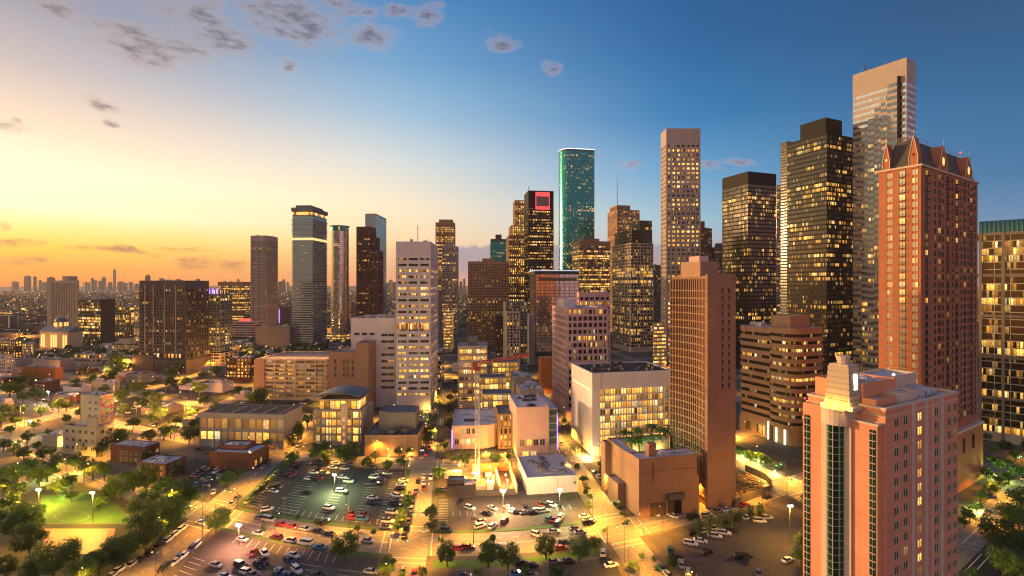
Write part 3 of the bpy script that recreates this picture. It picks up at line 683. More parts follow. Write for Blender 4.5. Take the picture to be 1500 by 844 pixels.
# round-sided teal tower
b = Bld('skyscraper', 'tall teal glass tower with a rounded side and a white light line round its top', 'skyscraper', 'R', 823.5, 843, 872, 1000, group=T, d=40, w=41)
h = b.z(218); q = b.w
pts = [(q, 0), (q, 44), (-8, 44)]+[( -8-20*math.sin(R(a))+0, 22+22*math.cos(R(a))) for a in range(15, 180, 15)]+[(-8, 0)]
b.vol(pts, 0, h, 'smooth', 'tealwall', 6, 4, g='teal', fh=3.9, sp=.2, bay=0, rec=.1)
m = MB(); m.ring(inset(pts, -.5), inset(pts, .8), h-.4, h+1); b.add('crown_light', m, emit('crown_white', (.9, 1, .9), 1.2))
simple('office_tower', 'gold-lit brown office tower standing at the foot of the round-sided teal tower', 'office tower', 'R', 838, 849, 894, 800, 353, 'curtain', 'bronze', 6, 8, (.15, .2, .7, .7, 5), g='office_hi', sp=.4, group=T)
# concrete tower with antenna
b = Bld('office_tower', 'tan stepped tower carrying a tall thin mast on its roof', 'office tower', 'R', 890, 904, 937, 900, group=T)
h = b.z(307); b.vol(b.rect(), 0, h, 'fine', 'stripe', 6, 3, g='office', bay=2.8, pw=1.2); b.vol(b.rect(2, 4, b.w*.62, b.d-6), h-1, h+9, 'grid', 'stripe', 1, 3, wname='upper_wall', g='dimmer')
m = MB(); m.tube((2, 4, h), (2, 4, h+48), .8, 6, .35); m.tube((2, 4, h+48), (2, 4, h+72), .35, 6, .1); m.tube((0, 4, h+46), (4, 4, h+46), .3); b.add('mast', m, M_['grey'])
# white gridded tower with dark top
b = Bld('office_tower', 'white gridded office tower with a darker glass top storey block', 'office tower', 'R', 897, 924, 957, 640, group=T)
h = b.z(356); b.vol(b.rect(), 0, h, 'grid', 'cream', 6, 1.2, fh=4, sp=.28, bay=4.6, pw=.7, g='office')
b.vol(b.rect(2.5, 2, b.w-.5, b.d-2), h-.6, b.z(336), 'curtain', 'dark', .5, 1, g='office'); b.vol(b.rect(b.w*.45, 2.4, b.w-.6, b.d*.6), b.z(336)-1, b.z(322), 'curtain', 'dark', .5, 1, g='dimmer', wname='upper_wall')
simple('office_block', 'grey block filling the gap between the white gridded tower and the tall window-grid slab', 'office block', 'R', 955, 958, 976, 760, 388, 'fine', 'grey', 4, 2, g='dimmer', n_cl=1)
simple('office_block', 'yellow lit lower block behind the lattice-fronted white building', 'office block', 'R', 956, 958, 976, 520, 473, 'bands', 'cream', 3, 1, g='all', n_cl=0)
# tall slab with seven window columns
b = Bld('skyscraper', 'tall pale slab with seven columns of square lit windows and a blank top', 'skyscraper', 'R', 975, 976, 1026, 560, group=T, d=20, dyaw=-15)
h = b.z(188); b.vol(b.rect(), 0, h, 'grid', 'silver', 6, 19, fh=5.2, sp=.52, bay=b.w/7.0, pw=2.0, rec=.7, g='office_hi'); b.clutter(h, 4, seed=2, hmax=4)
simple('skyscraper', 'distant purple-brown stepped tower peeping out beside the tall pale slab', 'skyscraper', 'R', 1024, 1027, 1043, 1000, 334, 'fine', 'redbrown', 6, 2, (.0, .1, .35, .8, 14), g='dimmer', group=T)
simple('skyscraper', 'distant small dark tower with a pointed top beside the gold-faced black tower', 'skyscraper', 'R', 1043, 1048, 1062, 1000, 362, 'fine', 'navy', 6, 2, (.25, .1, .8, .8, 8), g='dimmer', group=T)
# black towers
b = simple('skyscraper', 'black glass tower with a gold-reflecting side, the shorter of the two black glass towers', 'skyscraper', 'R', 1058, 1096, 1137, 500, 251, 'curtain', 'black', 6, 13, None, fh=4.1, sp=.30, bay=1.8, pw=.22, g='black', group=T, n_cl=3)
simple('office_tower', 'pale office tower with thin horizontal white stripes squeezed between the two black glass towers', 'office tower', 'R', 1135, 1137.5, 1162, 720, 271, 'bands', 'cream', 5, 3, g='office', fh=3.6, sp=.4, group=T, n_cl=0, d=30)
b = Bld('skyscraper', 'tallest black glass tower with a set-back black top block', 'skyscraper', 'R', 1153, 1211, 1250, 420, group=T)
h = b.z(194); b.vol(b.rect(), 0, h, 'curtain', 'black', 5, 2, fh=4.05, sp=.34, bay=1.8, pw=.18, g='black'); b.vol(b.rect(2.5, 2.5, b.w*.68, b.d*.70), h-.8, b.z(170), 'solid', 'black', wname='top_block', ptop=.8, roof='roof_dark')
b = simple('office_block', 'thin dark striped tower edge behind the tallest black glass tower', 'office tower', 'R', 1151, 1153, 1160, 640, 207, 'bands', 'dark', 5, 2, g='dimmer', n_cl=0, d=10, w=14)
# silver striped tower with staircase glass
b = Bld('skyscraper', 'tallest silver-brown striped tower with a glass staircase pattern climbing its face', 'skyscraper', 'R', 1249, 1328, 1341.5, 400, group=T)
h = b.z(84); D = b.d; Wd = b.w
b.vol(b.rect(), 0, h, 'bands', 'silver', 6, 20, fh=5.3, sp=.50, g='silver', rec=.2)
# glass bay on the long face, stepping down away from the near corner
steps = [(.14, .32, 118), (.32, .44, 128), (.44, .56, 140), (.56, .68, 153), (.68, .80, 163)]
for k, (u0, u1, yy) in enumerate(steps):
    zt_ = h-18-(k*8.5); b.vol([(-2.2-.0, D*u0), (-.05, D*u0), (-.05, D*u1), (-2.2, D*u1)][::-1] if False else [(-2.2, D*u0), (-.05, D*u0), (-.05, D*u1-.02), (-2.2, D*u1-.02)], 0, zt_, 'bands', 'silver', 4, .8, fh=5.3, sp=.46, g='stepglass', ptop=.8, rec=.1, wname='glass_step_wall')
m = MB(); m.tube((4, D*.8, h-1), (4, D*.8, h+6), .5); m.tube((4, D*.8, h+6), (4, D*.8, h+12), .2); b.add('mast', m, M_['redbrown'])
m = MB(); m.box(-2.6, D*.1, h*.3, -.06, D*.14, h-14); b.add('dark_groove', m, M_['black'])
# far building at the frame edge with barrel roof
b = Bld('office_tower', 'wide gold-lit glass building with pale frame bays and a green barrel roof', 'office tower', 'R', 1434, 1530, 1600, 262, dyaw=0, w=40)
b2h = b.z(330)
h = b.z(337); b.vol(b.rect(), 0, h, 'curtain', 'cream', 5, 1, fh=4, sp=.12, bay=6.2, pw=.22, g='sunsetglass', rec=.3)
for zf in [h-.2-k*23 for k in range(5)]:
    if zf > 4: b.box('frame_band', -.75, -.7, zf-1.4, b.w, b.d+.6, zf, 'cream') if False else b.add('frame_band', (lambda mm: (mm.ring(inset(b.rect(), -.7), inset(b.rect(), .4), zf-1.4, zf), mm)[1])(MB()), M_['framebrown'])
for k in range(int(b.d/15)+2):
    u = min(k*15., b.d-1.2); m = MB(); m.box(-.9, u, 0, .2, u+1.3, h); b.add('frame_pier', m, M_['framebrown'])
m = MB(); n = 12
for k in range(n):
    a0, a1 = math.pi*k/n, math.pi*(k+1)/n; r = b.w/2
    f_ = lambda a, y: (b.w/2-math.cos(a)*r, y, h+math.sin(a)*r*.42)
    m.quad([f_(a0, 0), f_(a1, 0), f_(a1, b.d), f_(a0, b.d)][::-1])
for y, s_ in ((0, 1), (b.d, -1)): m.quad([(b.w/2-math.cos(math.pi*k/n)*b.w/2, y, h+math.sin(math.pi*k/n)*b.w/2*.42) for k in range(n+1)][::s_])
b.add('barrel_roof', m, wall('copper_roof', (.05, .16, .13), .5, .25))
for k in range(14):
    m = MB(); y = b.d*(k+.5)/14
    for j in range(7): 
        a0, a1 = math.pi*j/14, math.pi*(j+1)/14; r = b.w/2+.25
        p0 = (b.w/2-math.cos(a0)*r, y, h+math.sin(a0)*r*.42); p1 = (b.w/2-math.cos(a1)*r, y, h+math.sin(a1)*r*.42); m.tube(p0, p1, .16, 4)
    b.add('roof_rib', m, M_['greengrey'])
# --- brown curved-band office building
b = Bld('office_building', 'brown office building with rounded corners and dark ribbon windows, two joined wings', 'office building', 'R', 1074, 1163, 1216, 262)
h = b.z(482); D = b.d; Wd = b.w; s1 = D*.42
rA, rB = min(10, s1*.45), min(9, Wd*.3)
rp = [(0, rA)]+[(rA-rA*math.cos(R(a)), rA-rA*math.sin(R(a))) for a in (12, 24, 36, 48, 60, 72, 84)]+[(rA, 0), (Wd-rB, 0)]+[(Wd-rB+rB*math.sin(R(a)), rB-rB*math.cos(R(a))) for a in (15, 30, 45, 60, 75)]+[(Wd, rB), (Wd, s1), (4, s1), (1.2, s1-1.2), (0, s1-4)]
b.vol(rp, 9, h, 'bands', 'stripe', .3, 3.2, fh=4.1, sp=.56, g='office', rec=.7, roof='roof_white')
b.vol([(3.2, s1+.3), (Wd, s1+.3), (Wd, D), (6, D), (3.2, D-3)], 9, h-1, 'bands', 'stripe', .3, 3.2, fh=4.1, sp=.56, g='dimmer', rec=.7, roof='roof_white')
b.vol(inset(rp, 1.6), 0, 9.2, 'solid', 'stripe', wname='core_wall'); b.vol(b.rect(3, s1+.4, Wd-2, D-2), 0, 9.2, 'grid', 'stripe', 1, 2.4, g='all', fh=6, sp=.05, bay=9, pw=3.4, wname='base_wall', nobay=())
b.vol(b.rect(5, s1*.35, Wd*.7, s1*1.05), h-1, h+6.5, 'solid', 'stripe', wname='penthouse', roof='roof_white'); b.clutter(h-.5, 5, (3, s1+2, Wd-4, D-4), seed=4)
GLOW = emit('white_screen', (1, .95, .75), 2.2); b.box('lit_screen', Wd*.55, .9, 3.2, Wd*.8, 1.5, 8, GLOW)
for k in range(3): b.box('light_column', .7, D*(.15+.13*k), .5, 1.5, D*(.15+.13*k)+.5, 10.5, emit('cool_column', (.75, 1, .7), 2.2))
# --- tan hotel tower with curved window face
b = Bld('hotel_tower', 'tan hotel tower with a curved gridded window face and a blank concrete end wall', 'hotel', 'R', 984, 1036, 1075, 193)
h = b.z(404); D = b.d; Wd = b.w; n = 14
curve = [(2.4*math.sin(math.pi*k/n)*1.0, D*(1-k/n)) for k in range(n+1)]           # concave window face
pts = curve+[(Wd*.30, 0), (Wd*.30, D)]; pts = [(Wd*.30, 0), (Wd*.30, D)]+curve
b.vol(pts, 0, h, 'flats', 'tan', 4, 1.6, fh=3.15, sp=.18, bay=0, pw=0, rec=.5, g='hotelwin')
m0 = MB()
for (xa, ya), (xb, yb) in zip(curve, curve[1:]): m0.prism([(xa-.75, ya-.01), (xa+.9, ya-.01), (xb+.9, yb+.01), (xb-.75, yb+.01)], 0, .55)
SLB = m0.mesh('floor_slab', M_['tan'])
for k in range(int((h-5)/3.15)): link('floor_slab', SLB, b.root, (0, 0, 3.6+k*3.15))
nb = 17
for k in range(nb+1):
    u = k/nb; i = min(int(u*n), n-1); fr_ = u*n-i; x = curve[i][0]*(1-fr_)+curve[i+1][0]*fr_; y = D*(1-u)
    m = MB(); m.box(x-.85, y-.2, 3, x+.9, y+.2, h-1.2); b.add('window_fin', m, M_['tan'])
b.vol([(Wd*.30+.05, -1), (Wd, -1), (Wd, D+1), (Wd*.30+.05, D+1)], 0, h+.8, 'solid', 'tan', wname='end_wall'); 
b.box('corner_pier', -.8, -1.1, 0, Wd*.30, -.02, h+.7, 'tan')
for u in (.48, .72):
    for k in range(13):
        m = MB(); z = h-5-k*3.15*1.0; m.box(Wd*u, -1.12, z-1.9, Wd*u+.55, -1.02, z); b.add('slit_window', m, GL('flat') if k % 4 else M_['black'])
b.vol(b.rect(Wd*.1, D*.25, Wd*.8, D*.8), h-.5, h+6.0, 'solid', 'stripe', wname='penthouse', roof='roof_white'); b.vol(b.rect(Wd*.35, D*.45, Wd*.7, D*.75), h+5, h+8.5, 'solid', 'pinkpale', wname='penthouse')
HOTEL = b
# podium with pool court
b = Bld('hotel_podium', 'low tan podium with palms and a pool on its roof beside the curved hotel', 'podium', 'R', 889, 936, 1024, 184)
h = b.z(673); D = b.d; Wd = b.w; PD = b
b.vol(b.rect(), 0, h-5, 'solid', 'tan', roof='roof_white', ptop=.5)
b.vol([(0, 0), (Wd, 0), (Wd, 8), (0, 8)], h-5.3, h, 'solid', 'tan', roof='roof_white', ptop=.7, wname='upper_wall'); b.vol([(0, 8.05), (4.2, 8.05), (4.2, D), (0, D)], h-5.3, h-.4, 'solid', 'tan', roof='roof_white', ptop=.7, wname='upper_wall')
b.vol([(4.3, D-7), (Wd, D-7), (Wd, D), (4.3, D)], h-5.3, h-.6, 'solid', 'tan', roof='roof_white', ptop=.7, wname='upper_wall')
b.box('chimney', 5.5, 2.5, h-1, 8.6, 5.4, h+4.5, 'tan')
b.box('door_canopy', Wd*.45, -1.6, 6.2, Wd*.72, -.02, 8.4, 'slate'); b.box('garage_opening', Wd*.18, -.12, .3, Wd*.44, -.02, 5.4, glass('garage_glow', (.15, .1, .06), 1.2, 1.3, .7, mull=.1, hb=5.)); b.box('garage_opening', Wd*.47, -.12, .3, Wd*.57, -.02, 5.8, MATS['garage_glow']); b.box('dark_doorway', Wd*.58, -.12, .3, Wd*.70, -.02, 6, 'black')  # openings are flat panels, inner glow and darkness painted on
b.box('wall_slot', Wd*.22, -.1, h-9, Wd*.235, -.02, h-2, 'redbrown'); b.box('wall_slot', Wd*.97, -.1, h-8, Wd*.99, -.02, h-1, 'black')
b.vol([(-3.4, D*.38), (-.05, D*.38), (-.05, D*.72), (-3.4, D*.72)], 0, 9.5, 'solid', 'tan', wname='porch_wall', roof='roof_white')
b.vol([(-2.6, D*.86), (-.05, D*.86), (-.05, D), (-2.6, D)], 0, h-1, 'solid', 'tan', wname='corner_wall', roof='roof_white')
POOL = emit('pool_water', (.05, .9, .45), .9); m = MB(); cx, cy = Wd*.62, D*.45
m.prism([(cx+4.2*math.cos(R(a)), cy+3.*math.sin(R(a))*(1+.2*math.cos(R(2*a)))) for a in range(0, 360, 20)], h-5.35, h-5.0); b.add('pool', m, POOL)
b.clutter(h-.5, 3, (Wd*.4, 1, Wd-3, 7), seed=9, hmax=1.2)
# --- white block with glowing lattice garage
b = Bld('parking_garage', 'white block with a glowing yellow garage lattice across its front under a blank white band', 'parking garage', 'R', 838, 868, 988, 252)
h = b.z(547); D = b.d; Wd = b.w
b.vol(b.rect(), 0, h, 'garage', 'white', 2.5, 8.5, blank=(3, 2), fh=3.35, sp=.16, bay=2.9, pw=.24, rec=.9, g='all', roof='roof_dark')
b.box('side_wall', -.35, -.02, 0, .25, D+.1, h+.1, 'white'); b.box('corner_wall', -.34, -.36, 0, 4.2, .3, h+.05, 'white')
for k in range(12): b.box('slot_light', -.45, D*(.08+.072*k), h-9.4-.0*k, -.36, D*(.12+.072*k), h-8.6, emit('slot_glow', (1, .8, .5), 1.2))
b.box('rear_band', .1, .2, h-8.5, Wd-.1, .8, h-.9, 'white'); b.clutter(h-.5, 12, seed=12, mat='slate', hmax=1.6)
# --- pale office with window grid
b = Bld('office_tower', 'pale pink-white office tower with deep square window grid facing the lattice garage', 'office tower', 'R', 809, 831, 891, 325)
h = b.z(451); b.vol(b.rect(), 0, h, 'grid', 'pinkpale', 5, 1.4, fh=4.4, sp=.36, bay=3.6, pw=.9, rec=1.0, g='office', roof='roof_white')
b.vol(b.rect(b.w*.05, b.d*.35, b.w*.35, b.d*.75), h-.6, h+5.5, 'solid', 'white', wname='penthouse'); b.clutter(h-.4, 3, seed=31)
simple('office_block', 'pale upper block just behind the pink-white window-grid office', 'office block', 'R', 845, 848, 894, 390, 428, 'grid', 'pinkpale', 5, 4, n_cl=2, g='office')
simple('shop_building', 'low orange-walled hall with a white roof beside the pink-white office', 'hall', 'R', 789, 792, 812, 400, 524, 'solid', 'orange', 0, 1, n_cl=0, roof='roof_white')
# --- school-like complex
b = Bld('school_building', 'low pale school wing with a rounded front and white gravel roof behind the building site', 'school', 'R', 661, 662, 736, 262)
h = b.z(624); Wd = b.w; r = 12.
pts = [(0, 0), (Wd-r, 0)]+[(Wd-r+r*math.sin(R(a)), r-r*math.cos(R(a))) for a in (20, 40, 60, 80)]+[(Wd, r+20), (Wd, 36), (0, 36)]
b.vol(pts, 0, h, 'solid', 'stone' if False else 'pinkpale', roof='roof_white')
b.windows(0, [1.6+3.1*k for k in range(int((Wd-r)/3.1))], [2.6, 8.2], 2.0, 2.9, 'win_hi', frame='white')
b.box('roof_opening', 6, 10, h-.6, 13, 15, h-.3, 'roof_dark'); b.clutter(h-.6, 5, seed=41, hmax=1.2)
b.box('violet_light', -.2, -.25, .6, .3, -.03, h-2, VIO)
b = Bld('school_building', 'taller pinkish school block with a glazed stair corner and pale roof', 'school', 'R', 754, 757, 817, 247)
h = b.z(597); Wd = b.w; b.vol(b.rect(0, 0, Wd*.78, 30), 0, h, 'solid', 'pinkpale', roof='roof_white', ptop=.6)
b.vol(b.rect(Wd*.78+.05, .6, Wd, 30), 0, h-1, 'solid', 'concrete', roof='roof_white'); b.windows(0, [1.5, 5.2, 8.6, 12], [6.6], 2.4, 3.2, 'win_hi', frame='white')
for k in range(5): b.box('stair_window', Wd*.80, .35, 7+k*3.6, Wd*.98, .62, 10+k*3.6, GL('blue'))
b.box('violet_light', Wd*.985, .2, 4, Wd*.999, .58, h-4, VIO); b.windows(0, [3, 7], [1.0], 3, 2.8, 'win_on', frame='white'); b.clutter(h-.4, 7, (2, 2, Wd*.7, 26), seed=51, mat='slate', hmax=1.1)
b = Bld('school_building', 'narrow open link with lit landings between the two school blocks', 'school', 'R', 727, 730, 752, 262)
h = b.z(607); b.vol(b.rect(0, 0, b.w, 20), 0, h, 'grid', 'tan', .5, .9, g='office_hi', fh=3.6, sp=.25, bay=3, rec=1.2, roof='roof_grey')
b = Bld('parking_garage', 'square yellow-lit garage block with a white roof beside the centre street', 'parking garage', 'R', 669, 670.5, 714, 350)
h = b.z(507); b.vol(b.rect(0, 0, b.w, 26), 0, h, 'garage', 'cream', 3, 2.6, fh=4.6, sp=.42, bay=5, pw=.8, g='all', roof='roof_white'); b.vol(b.rect(b.w*.32, 6, b.w*.68, 14), h-1, h+6, 'solid', 'grey', wname='penthouse', roof='roof_white')
for i, (a_, c_, Y_, z_) in enumerate(((702, 742, 330, 553), (706, 752, 300, 577), (722, 760, 380, 530))):
    b = Bld('market_pavilion', ['low pavilion hung with bright string lights, middle of three behind the school', 'low pavilion blazing with light directly behind the rounded school wing', 'small flat pavilion with a lit rim beyond the string-light pavilion'][i], 'pavilion', 'R', a_, a_+.6, c_, Y_)
    h = b.z(z_); b.vol(b.rect(0, 0, b.w, 14), 0, h, 'bands', 'cream', .5, 1, g='all', fh=4, sp=.2, roof='roof_grey')
for i, (a_, c_, Y_, z_) in enumerate(((752, 780, 330, 553), (762, 797, 300, 571))):
    b = Bld('flat_roof_building', ['small flat-roofed block with a grey cooling box behind the taller school block', 'broad pale flat roof right behind the taller school block'.replace('right ', 'directly ')][i], 'building', 'R', a_, a_+.6, c_, Y_)
    h = b.z(z_); b.vol(b.rect(0, 0, b.w, 20), 0, h, 'solid', 'concrete', roof='roof_white'); b.clutter(h-.4, 7, (1, 1, b.w-1, 18), seed=60+i)
# white-roofed shop
b = Bld('shop_building', 'low white shop with a stained pinkish flat roof beside the building site', 'shop', 'R', 765, 772, 846, 205)
h = b.z(700); b.vol(b.rect(0, 0, b.w, 26), 0, h, 'solid', 'white', roof='roof_white', ptop=.6); b.clutter(h-.4, 9, (2, 3, b.w-2, 24), seed=71, mat='grey', hmax=.8)
b.box('wall_line', b.w*.6, -.06, .3, b.w*.605, -.01, h-.6, 'grey'); b.box('number_board', b.w*.93, -.08, 3.6, b.w*.96, -.02, 4.6, 'dark')
b = Bld('site_office', 'dark two-part site cabin with a pale roof panel at the edge of the building site', 'cabin', 'R', 653, 654, 697, 203)
h = b.z(712); b.vol(b.rect(0, 0, b.w, 7), 0, h, 'solid', 'dark', roof='roof_dark'); b.vol(b.rect(.5, 2, b.w*.6, 6.5), h-.3, h+1.6, 'solid', 'dark', roof='roof_white', wname='upper_wall'); b.clutter(h-.5, 3, (b.w*.6, 1, b.w-1, 6), seed=77, hmax=.7)
# --- left of the centre street, foreground blocks
b = Bld('church_building', 'brown brick hall with an angled upper storey and grey flat roofs beside the centre street', 'hall', 'L', 534, 612, 627, 252, w=26)
h = b.z(637); D = b.d; b.vol(b.rect(0, 0, 26, D), 0, h, 'solid', 'tan', roof='roof_grey')
b.vol([(10, 3), (24, 3), (26, 8), (26, D-4), (14, D-4), (10, D*.6)], h-1, h+9, 'solid', 'brown' if False else 'grey', wname='upper_wall', roof='roof_grey'); b.windows(1, [6, 10.5, 22], [6.5], 1.1, 2.4, 'win_on', frame='tan')
for u in (.1, .3, .55, .8): b.box('wall_lamp', -.3, D*u, 3.4, -.05, D*u+.35, 3.9, emit('wall_lamp', (1, .5, .12), 9))
b.clutter(h-.5, 7, (2, 2, 9, D-3), seed=81, mat='slate')
b = Bld('office_building', 'glass-fronted building glowing gold under a curved roof, with a white lift column', 'building', 'L', 459, 531, 547, 268, w=None)
h = b.z(601); D = b.d; Wd = b.w
b.vol(b.rect(), 0, h, 'bands', 'concrete', 1.2, 1, fh=4.7, sp=.2, g='all', blank=(0,), rec=1.0, roof='roof_grey', ptop=.8)
b.vol(b.rect(4, D*.12, Wd-3, D*.95), h-.9, h+5, 'bands', 'cream', .2, .9, g='all', fh=5, sp=.05)
b.vol([(-1.4, D*.30), (-.05, D*.30), (-.05, D*.42), (-1.4, D*.42)], 0, h+3.5, 'solid', 'stone', wname='lift_column')
for k in range(4): b.box('blue_sign', -1.55, D*.34, h-6-k*4, -1.42, D*.38, h-4-k*4, emit('sign_orange', (1, .25, .05), .8))
for k in range(7): b.box('front_column', -.5, D*(.05+.155*k), 0, .1, D*(.05+.155*k)+.5, h-.6, 'concrete')
m = MB(); n = 10
for k in range(n):
    y0_, y1_ = D*(.06+.94*k/n), D*(.06+.94*(k+1)/n); z0_, z1_ = [h+5.4+3.6*math.sin(math.pi*(.1+.8*q)) for q in (k/n, (k+1)/n)]
    for dz, rv in ((0, 1), (.5, -1)): m.quad([(1, y0_, z0_+dz), (Wd+1, y0_, z0_+dz), (Wd+1, y1_, z1_+dz), (1, y1_, z1_+dz)][::-rv])
    m.quad([(1, y0_, z0_), (1, y1_, z1_), (1, y1_, z1_+.5), (1, y0_, z0_+.5)])
b.add('curved_roof', m, wall('blue_metal', (.10, .15, .19), .5, .2))
b = Bld('office_building', 'tan block with slit windows and a taller corner tower behind the gold glass building', 'building', 'L', 482, 539, 553, 335, w=26)
h = b.z(516); D = b.d; b.vol(b.rect(0, 8, 26, D), 0, h, 'solid', 'cream' if False else 'stripe', roof='roof_grey'); b.vol(b.rect(-.5, -.5, 26, 8), 0, b.z(502), 'solid', 'stripe', wname='tower_wall')
b.windows(1, [10, 13.5, 16, 22], [h-8, h-12.5, h-17], 1.1, 3., 'win', frame='tan')
# long parking garage
b = Bld('parking_garage', 'wide tan parking garage with stacked open decks and an orange-lit roof deck', 'parking garage', 'L', 373, 477, 482, 372, w=46)
h = b.z(527); b.vol(b.rect(), 0, h, 'garage', 'cream', 1.5, .9, fh=3.15, sp=.45, bay=8, pw=1, rec=1.4, g='garage', roof='roof_grey'); b.box('end_wall', -.5, b.d-8, 0, .2, b.d+.3, h-.2, 'stripe')
for k in range(5):
    m = MB(); y = b.d*(.12+.19*k); m.tube((12, y, h-.6), (12, y, h+5), .12); m.box(11, y-.4, h+5, 13, y+.4, h+5.25); b.add('roof_lamp', m, M_['dark'])
    l = bpy.data.lights.new('roof_lamp_light', 'POINT'); l.energy = 9000; l.color = (1, .38, .1); l.shadow_soft_size = .4; lo = bpy.data.objects.new('roof_lamp_light', l); COL.objects.link(lo); lo.parent = b.root; lo.location = (12, y, h+4.4)
b = Bld('apartment_building', 'four-storey red brick apartment block with a pale roof beside the wide tan garage', 'apartment building', 'L', 331, 368, 376, 440)
h = b.z(525); b.vol(b.rect(), 0, h, 'flats', 'redbrick', 4, 1, g='office_hi', roof='roof_white'); b.clutter(h-.5, 6, seed=90)
b = Bld('office_building', 'long two-storey block with a row of glowing square panels and a dark dotted flat roof', 'building', 'L', 294, 416, 443, 262)
h = b.z(607); D = b.d; Wd = b.w; b.vol(b.rect(), 0, h, 'solid', 'concrete', roof='roof_dark', ptop=.5)
nP = 12; pw_ = D/nP
PANEL = glass('panel_glass', (.4, .3, .18), 1.6, 10., .62, mull=0, hb=6., warm=.85); PANEL2 = glass('panel_glass_hi', (.4, .3, .18), 1.6, 10., 1.15, mull=0, hb=4)
for row, (za, ph, mt) in enumerate(((h-8.2, 5.0, PANEL), (h-14.4, 4.2, PANEL2))):
    pm = MB(); pm.quad([(0, 0, 0), (pw_*.86, 0, 0), (pw_*.86, 0, ph), (0, 0, ph)], [(0, 0), (pw_*.86, 0), (pw_*.86, ph), (0, ph)]); pme = pm.mesh('window', mt)
    for k in range(nP): link('window', pme, b.root, (-.05, k*pw_+pw_*.93, za), -math.pi/2)
for k in range(nP+1): b.box('pier', -.6, k*pw_-.25, 0, -.02, k*pw_+.25, h-2.6, 'concrete')
b.box('cornice', -.9, -.2, h-2.6, -.02, D+.2, h-.1, 'concrete'); b.box('mid_band', -.55, 0, h-9.6, -.03, D, h-8.5, 'concrete')
for k in range(22):
    rnd = random.Random(k); m = MB(); x, y = 2+(k % 5)*(Wd-5)/5, 3+(k//5)*(D-6)/4.6; m.box(x, y, h-.4, x+.9, y+.9, h+.1); b.add('skylight', m, M_['roof_white'])
b = Bld('shop_building', 'low pink-brown brick shop with a pale flat roof, palms along its street side', 'shop', 'L', 306, 368, 394, 232)
h = b.z(664); b.vol(b.rect(), 0, h, 'solid', 'redbrick', roof='roof_white', wname='wall'); b.vol(b.rect(b.w*.35, b.d*.3, b.w*.95, b.d*.9), h-.7, h+1.6, 'solid', 'redbrick', roof='roof_white', wname='upper_wall'); b.clutter(h+.8, 8, (b.w*.38, b.d*.32, b.w*.9, b.d*.86), seed=95, hmax=.9)
b.windows(0, [2.5+4*k for k in range(int(b.w/4)-1)], [1.2], 1.6, 2.6, 'win_on', frame='redbrick')
for i, (a_, c_, d_, Y_, z_) in enumerate(((162, 212, 234, 240, 655), (200, 243, 272, 222, 680))):
    b = Bld('brick_building', ['rear one of the twin dark red brick buildings with white roofs by the park', 'front one of the twin dark red brick buildings with white roofs by the park'][i], 'building', 'L', a_, c_, d_, Y_)
    h = b.z(z_); b.vol(b.rect(), 0, h, 'solid', 'redbrick', roof='roof_white', ptop=.6); b.box('roof_well', b.w*.4, b.d*.4, h-.35, b.w*.6, b.d*.8, h-.15, 'roof_dark'); b.clutter(h-.4, 6, seed=100+i, hmax=.8)
    b.windows(1, [1.5+3*k for k in range(int(b.d/3)-1)], [1.2, 4.0], 1.2, 1.5, 'win', frame='stone'); b.windows(0, [2+4*k for k in range(int(b.w/4))], [1.2, 4.0], 1.2, 1.5, 'win', frame='stone')
b = Bld('office_building', 'three-storey cream corner building lit gold by street lamps, grey flat roof', 'building', 'L', 92, 141, 153, 250)
h = b.z(627); b.vol(b.rect(), 0, h, 'solid', 'cream', roof='roof_dark'); b.windows(1, [1.5+b.d/5.3*k for k in range(5)], [3, 7, h-3.6], 1.9, 1.7, 'win', frame='stone'); b.windows(0, [2, 6], [3, 7, h-3.6], 1.9, 1.7, 'win', frame='stone')
b.vol(b.rect(b.w*.1, b.d*.05, b.w*.5, b.d*.3), h-.7, h+5, 'solid', 'cream', wname='stair_tower', roof='roof_white'); b.clutter(h-.5, 4, seed=111)
b = Bld('office_building', 'small grey block with a mottled mural side wall behind the gold-lit corner building', 'building', 'L', 118, 147, 166, 310)
h = b.z(580); b.vol(b.rect(), 0, h, 'solid', 'cream', roof='roof_white'); b.windows(1, [3, 8], [4, 8.4, 12.4], 1.6, 1.6, 'win', frame='stone'); b.clutter(h-.5, 5, seed=113)
mt, t, bs = mat_base('mural_wall'); p = t.node('ShaderNodeNewGeometry').outputs['Position']; vo = t.node('ShaderNodeTexVoronoi'); t.put(vo.inputs['Vector'], p); vo.inputs['Scale'].default_value = .8
t.put(bs.inputs['Base Color'], t.mix(.75, vo.outputs['Color'], (.12, .10, .09), 'MULTIPLY')); b.box('mural', .2, -.14, .5, b.w-.2, -.02, h-1, mt)
